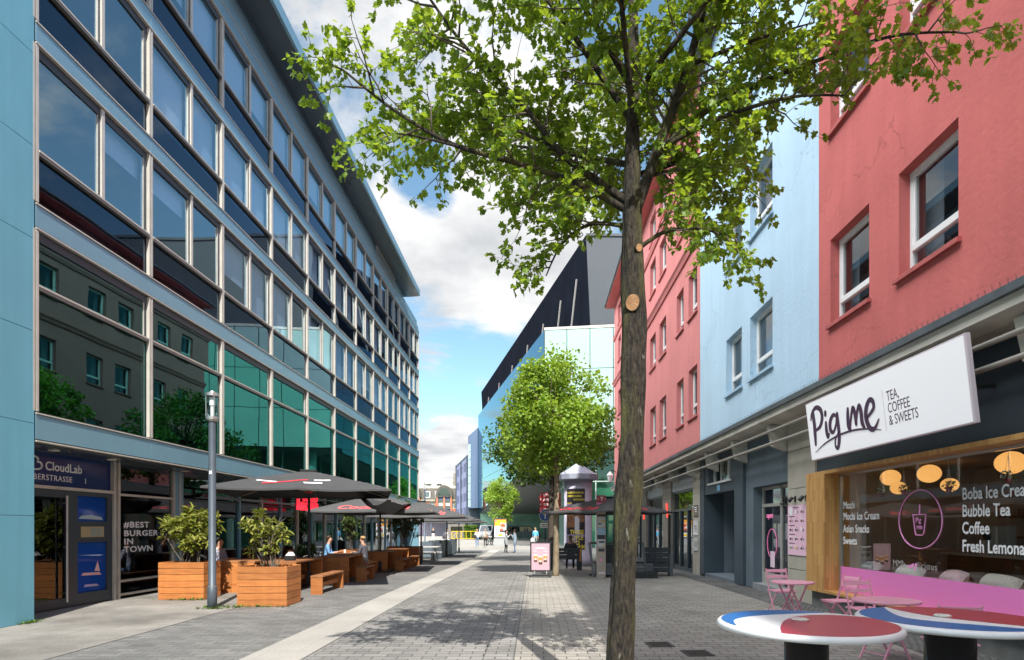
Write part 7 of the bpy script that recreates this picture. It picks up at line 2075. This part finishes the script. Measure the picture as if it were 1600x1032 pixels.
# ------------------------------------------------------------------ people
M_skin = mat('skin', (0.50, 0.27, 0.185), 0.55)
M_skind = mat('brown_skin', (0.17, 0.085, 0.055), 0.55)
M_shoe = mat('dark_shoe', (0.03, 0.03, 0.032), 0.6)
M_shoew = mat('white_shoe', (0.6, 0.6, 0.6), 0.6)
def person(label, loc, rz, top, bottom, hair, pose='stand', h=1.70, skin=None, shoe=None, arms='down', longhair=False, step=0.0, coat=0.0):
    """one continuous skinned body; faces +Y at rz = 0"""
    skin = skin or M_skin; shoe = shoe or M_shoe
    k = h / 1.72
    J = {}; E = []
    def j(n, p, r, zone): J[n] = (Vector(p) * k, r * k, zone)
    sit = pose == 'sit'
    zp = .53 if sit else .93
    lean = .06 if sit else 0.0
    j('pelvis', (0, 0, zp), .125, 'bottom'); j('waist', (0, lean * .3, zp + .17), .118, 'top'); j('chest', (0, lean, zp + .38), .140, 'top')
    j('neck', (0, lean + .01, zp + .545), .052, 'skin'); j('jaw', (0, lean + .045, zp + .615), .062, 'skin'); j('head', (0, lean + .035, zp + .69), .088, 'skin'); j('crown', (0, lean + .02, zp + .765), .062, 'skin')
    j('nose', (0, lean + .135, zp + .665), .014, 'skin')
    E += [('pelvis', 'waist'), ('waist', 'chest'), ('chest', 'neck'), ('neck', 'jaw'), ('jaw', 'head'), ('head', 'crown'), ('head', 'nose')]
    for s, n in ((-1, 'l'), (1, 'r')):
        st = step * s
        j('hip' + n, (.095 * s, 0, zp - .04), .088, 'bottom')
        if sit:
            j('knee' + n, (.13 * s, .43, zp - .03), .062, 'bottom'); j('ank' + n, (.13 * s, .40, .09), .042, 'bottom'); j('toe' + n, (.14 * s, .58, .035), .036, 'shoe')
        else:
            j('knee' + n, (.10 * s, .03 + st * .55, .50), .060, 'bottom'); j('ank' + n, (.10 * s, st - .02, .09 + max(0, -st) * .25), .042, 'bottom'); j('toe' + n, (.115 * s, st + .15, .04), .036, 'shoe')
        E += [('pelvis', 'hip' + n), ('hip' + n, 'knee' + n), ('knee' + n, 'ank' + n), ('ank' + n, 'toe' + n)]
        sh = zp + .47
        j('sh' + n, (.185 * s, lean, sh), .062, 'top')
        if arms == 'table': el, wr = (.235 * s, .12, sh - .25), (.13 * s, .36, sh - .22)
        elif arms == 'phone': el, wr = (.22 * s, .05, sh - .27), (.07 * s, .25, sh - .10)
        elif arms == 'lap': el, wr = (.235 * s, .08, sh - .28), (.10 * s, .28, sh - .36)
        elif arms == 'bag' and s > 0: el, wr = (.24 * s, .02, sh - .28), (.12 * s, .20, sh - .30)
        else: el, wr = (.235 * s, -.02 - st * .4, sh - .28), (.24 * s, .05 - st * .9, sh - .52)
        j('el' + n, el, .045, 'top'); j('wr' + n, wr, .030, 'top' if coat else 'skin')
        d = (Vector(wr) - Vector(el)).normalized()
        palm = Vector(wr) + d * .075; j('palm' + n, palm, .030, 'skin')
        E += [('chest', 'sh' + n), ('sh' + n, 'el' + n), ('el' + n, 'wr' + n), ('wr' + n, 'palm' + n)]
        a = d.orthogonal().normalized(); c = d.cross(a)
        for q in range(4):
            off = (a * (q - 1.5) * .019); ln = (.066, .080, .074, .056)[q]
            j('f%d' % q + n, palm + off + d * .035, .010, 'skin'); j('g%d' % q + n, palm + off + d * (.035 + ln) + c * .02, .008, 'skin')
            E += [('palm' + n, 'f%d' % q + n), ('f%d' % q + n, 'g%d' % q + n)]
        j('th' + n, Vector(wr) + d * .05 + a * .045 + c * .012, .010, 'skin'); j('ti' + n, Vector(wr) + d * .10 + a * .058 + c * .02, .008, 'skin')
        E += [('wr' + n, 'th' + n), ('th' + n, 'ti' + n)]
    if coat and not sit:
        J['waist'] = (J['waist'][0], .15 * k, 'top'); J['pelvis'] = (J['pelvis'][0], .16 * k, 'top')
        for n in 'lr': J['hip' + n] = (J['hip' + n][0] + Vector((0, 0, -.12 * k)), .12 * k, 'top')
    names = list(J); idx = {n: i for i, n in enumerate(names)}
    me = bpy.data.meshes.new('tmp'); me.from_pydata([J[n][0] for n in names], [(idx[a], idx[b_]) for a, b_ in E], [])
    ob = bpy.data.objects.new('tmp', me); COL.objects.link(ob)
    md = ob.modifiers.new('skin', 'SKIN'); md.use_smooth_shade = True
    if not me.skin_vertices:
        bm = bmesh.new(); bm.from_mesh(me); bm.verts.layers.skin.verify(); bm.to_mesh(me); bm.free()
    for i, n in enumerate(names):
        sv = me.skin_vertices[0].data[i]; r_ = J[n][1]
        sv.radius = (r_ * (1.25 if n in ('chest', 'waist', 'pelvis') else 1), r_ * (.85 if n in ('chest', 'waist', 'pelvis') else 1)); sv.use_root = n == 'pelvis'
    sb = ob.modifiers.new('sub', 'SUBSURF'); sb.levels = 1
    dg = bpy.context.evaluated_depsgraph_get(); dg.update()
    body = bpy.data.meshes.new_from_object(ob.evaluated_get(dg))
    bpy.data.objects.remove(ob); bpy.data.meshes.remove(me)
    mats = {'skin': 0, 'top': 1, 'bottom': 2, 'shoe': 3}
    body.materials.clear()
    for m_ in (skin, top, bottom, shoe): body.materials.append(m_)
    segs = [(J[a][0], J[b_][0], J[a][2], J[b_][2]) for a, b_ in E]
    ankz = .11 * k
    for p in body.polygons:
        c = p.center; best = 1e9; zone = 'top'
        for (a, b_, za, zb) in segs:
            ab = b_ - a; tt = max(0, min(1, (c - a).dot(ab) / max(ab.length_squared, 1e-9)))
            dd = (a + ab * tt - c).length
            if dd < best:
                best = dd; zone = za if tt < .5 else zb
        if zone == 'bottom' and c.z < ankz: zone = 'shoe'
        p.material_index = mats[zone]; p.use_smooth = True
    o = link('person', body); o.location = loc; o.rotation_euler = (0, 0, rz)
    tag(o, label, 'person', None); ORIGIN[o.name] = Vector(loc)
    hc = J['head'][0]
    b = MB(); b.smooth = True
    n_, m_ = 14, 8; vs = []; fs = []
    for i in range(m_ + 1):
        el = math.pi / 2 * (1 - i / m_ * 1.45)
        for q in range(n_):
            a = 2 * math.pi * q / n_
            front = max(0, math.sin(a)); e2 = max(el, math.pi / 2 - 1.35 + (.75 if front > .3 else 0) * front)
            rr = .108 * k
            vs.append((hc.x + rr * math.cos(e2) * math.cos(a), hc.y - .012 * k + rr * 1.08 * math.cos(e2) * math.sin(a), hc.z + .012 * k + rr * 1.08 * math.sin(e2)))
    for i in range(m_):
        for q in range(n_):
            q2 = (q + 1) % n_; fs.append([i*n_+q, i*n_+q2, (i+1)*n_+q2, (i+1)*n_+q])
    b._add(vs, fs)
    if longhair: b.ball((hc.x, hc.y - .07 * k, hc.z - .13 * k), .085 * k, .05 * k, .17 * k, 12, 8)
    b.build('hair', hair, o)
    b = MB()
    for s in (-1, 1): b.ball((hc.x + .032 * k * s, hc.y + .080 * k, hc.z + .003 * k), .011 * k, .008 * k, .008 * k, 8, 5)
    b.build('eyes', M_black, o)
    return o
H_brown = mat('brown_hair', (0.06, 0.032, 0.018), 0.7); H_dark = mat('dark_hair', (0.012, 0.010, 0.009), 0.7); H_blond = mat('blond_hair', (0.36, 0.23, 0.10), 0.7)
C_blue = mat('light_blue_shirt', (0.16, 0.34, 0.60), 0.85, var=0.25, scale=14); C_jacket = mat('slate_jacket', (0.085, 0.082, 0.105), 0.85); C_cream = mat('cream_trousers', (0.62, 0.58, 0.50), 0.85)
C_jeans = mat('blue_jeans', (0.13, 0.20, 0.34), 0.85, var=0.15, scale=10); C_black = mat('black_cloth', (0.022, 0.022, 0.025), 0.85); C_white = mat('white_cloth', (0.72, 0.71, 0.69), 0.85)
C_grey = mat('grey_cardigan', (0.34, 0.36, 0.37), 0.9); C_denim = mat('washed_denim_coat', (0.24, 0.30, 0.36), 0.9, var=0.3, scale=12); C_beige = mat('beige_cardigan', (0.52, 0.45, 0.37), 0.9); C_cyan = mat('bright_blue_shirt', (0.12, 0.42, 0.70), 0.85)
C_pattern = mat('patterned_shirt', (0.66, 0.66, 0.72), 0.85, col2=(0.20, 0.24, 0.40), scale=24)
person('person in light blue shirt and cream trousers sitting at a terrace table, facing the street', (-7.06, 20.2, gz(20.2)), R(-80), C_blue, C_cream, H_brown, 'sit', 1.74, arms='table')
person('person in slate grey jacket sitting at a terrace table, back to the street', (-5.75, 20.2, gz(20.2)), R(82), C_jacket, C_grey, H_blond, 'sit', 1.72, arms='table', coat=1)
person('person in patterned white shirt sitting behind the dense shrub in the first planter', (-8.12, 15.2, gz(15.2)), R(-95), C_pattern, C_jeans, H_dark, 'sit', 1.72, arms='table')
wood_bench('wooden bench against the glass under the guest in the patterned shirt', -8.16, 15.2, R(3), .32, 1.8)
person('person in black clothes sitting on the dark bench, seen from behind', (1.43, 23.42, gz(23.4)), R(0), C_black, C_black, H_dark, 'sit', 1.74, arms='lap', skin=M_skind, coat=1)
person('person with long dark hair, grey cardigan and black trousers standing on the street', (-2.04, 42.6, gz(42)), R(-75), C_grey, C_black, H_dark, 'stand', 1.64, arms='phone', longhair=True, step=.06, coat=1)
person('person in long washed denim coat and jeans standing on the street', (-1.40, 42.8, gz(42)), R(75), C_denim, C_jeans, H_dark, 'stand', 1.68, arms='phone', skin=M_skind, coat=1, step=.05)
person('person in white top and jeans with dark shoulder bag standing on the square', (-5.15, 53.5, gz(53)), R(20), C_white, C_jeans, H_blond, 'stand', 1.64, arms='bag', longhair=True, shoe=M_shoew)
person('person in beige cardigan and black trousers with brown bag on the square', (-4.45, 53.9, gz(53)), R(-20), C_beige, C_black, H_blond, 'stand', 1.63, arms='bag', shoe=M_shoew)
person('person in white sweater and jeans walking with a dark backpack behind the screens', (-7.0, 47.5, gz(47)), R(-60), C_white, C_jeans, H_brown, 'stand', 1.74, step=.18, coat=1)
person('person in bright blue shirt carrying a white bag across the square', (.10, 56.0, gz(56)), R(0), C_cyan, C_grey, H_blond, 'stand', 1.76, step=.14)
person('tiny distant person in dark top and pale trousers below the farthest parasols', (-13.6, 80.0, gz(80)), R(10), C_black, C_white, H_blond, 'stand', 1.7, step=.12)
def bag(name, label, loc, sz, m, straps):
    t = thing(name, label, 'bag', loc)
    b = MB(); b.smooth = True; x, y, z = sz
    b.lathe([(.55, -z), (.95, -z * .8), (1.0, 0), (.9, z * .7), (.5, z)], (0, 0, 0), 16); b.v = [(p[0] * x, p[1] * y, p[2]) for p in b.v]
    b.build('body', m, t)
    b = MB(); b.tube(catmull(straps, 5), .015, 6); b.build('strap', m, t)
bag('shoulder_bag', 'dark shoulder bag at the side of the person in the white top', (-5.33, 53.36, gz(53) + 1.0), (.17, .09, .15), C_black, [(-.1, 0, .12), (.05, .05, .42), (.2, .1, .12)])
bag('shoulder_bag', 'brown shoulder bag of the person in the beige cardigan', (-4.27, 53.68, gz(53) + .92), (.16, .09, .13), mat('brown_leather', (0.14, 0.075, 0.04), 0.6), [(-.1, 0, .1), (-.15, .08, .5), (.1, .1, .1)])
bag('backpack', 'dark backpack on the person in the white sweater', (-7.18, 47.40, gz(47) + 1.16), (.16, .15, .24), C_jacket, [(.02, -.05, .2), (.16, .0, .3), (.16, .02, .0), (.05, -.05, -.15)])
bag('carrier_bag', 'white carrier bag in the hand of the person in the bright blue shirt', (-.19, 56.05, gz(56) + .62), (.15, .06, .17), C_white, [(-.06, 0, .14), (0, 0, .26), (.06, 0, .14)])
bag('seat_bag', 'cream bag lying on the terrace bench behind the guest in the blue shirt', (-7.35, 19.6, gz(19.6) + .58), (.30, .16, .13), C_cream, [(-.15, 0, .1), (0, 0, .22), (.15, 0, .1)])
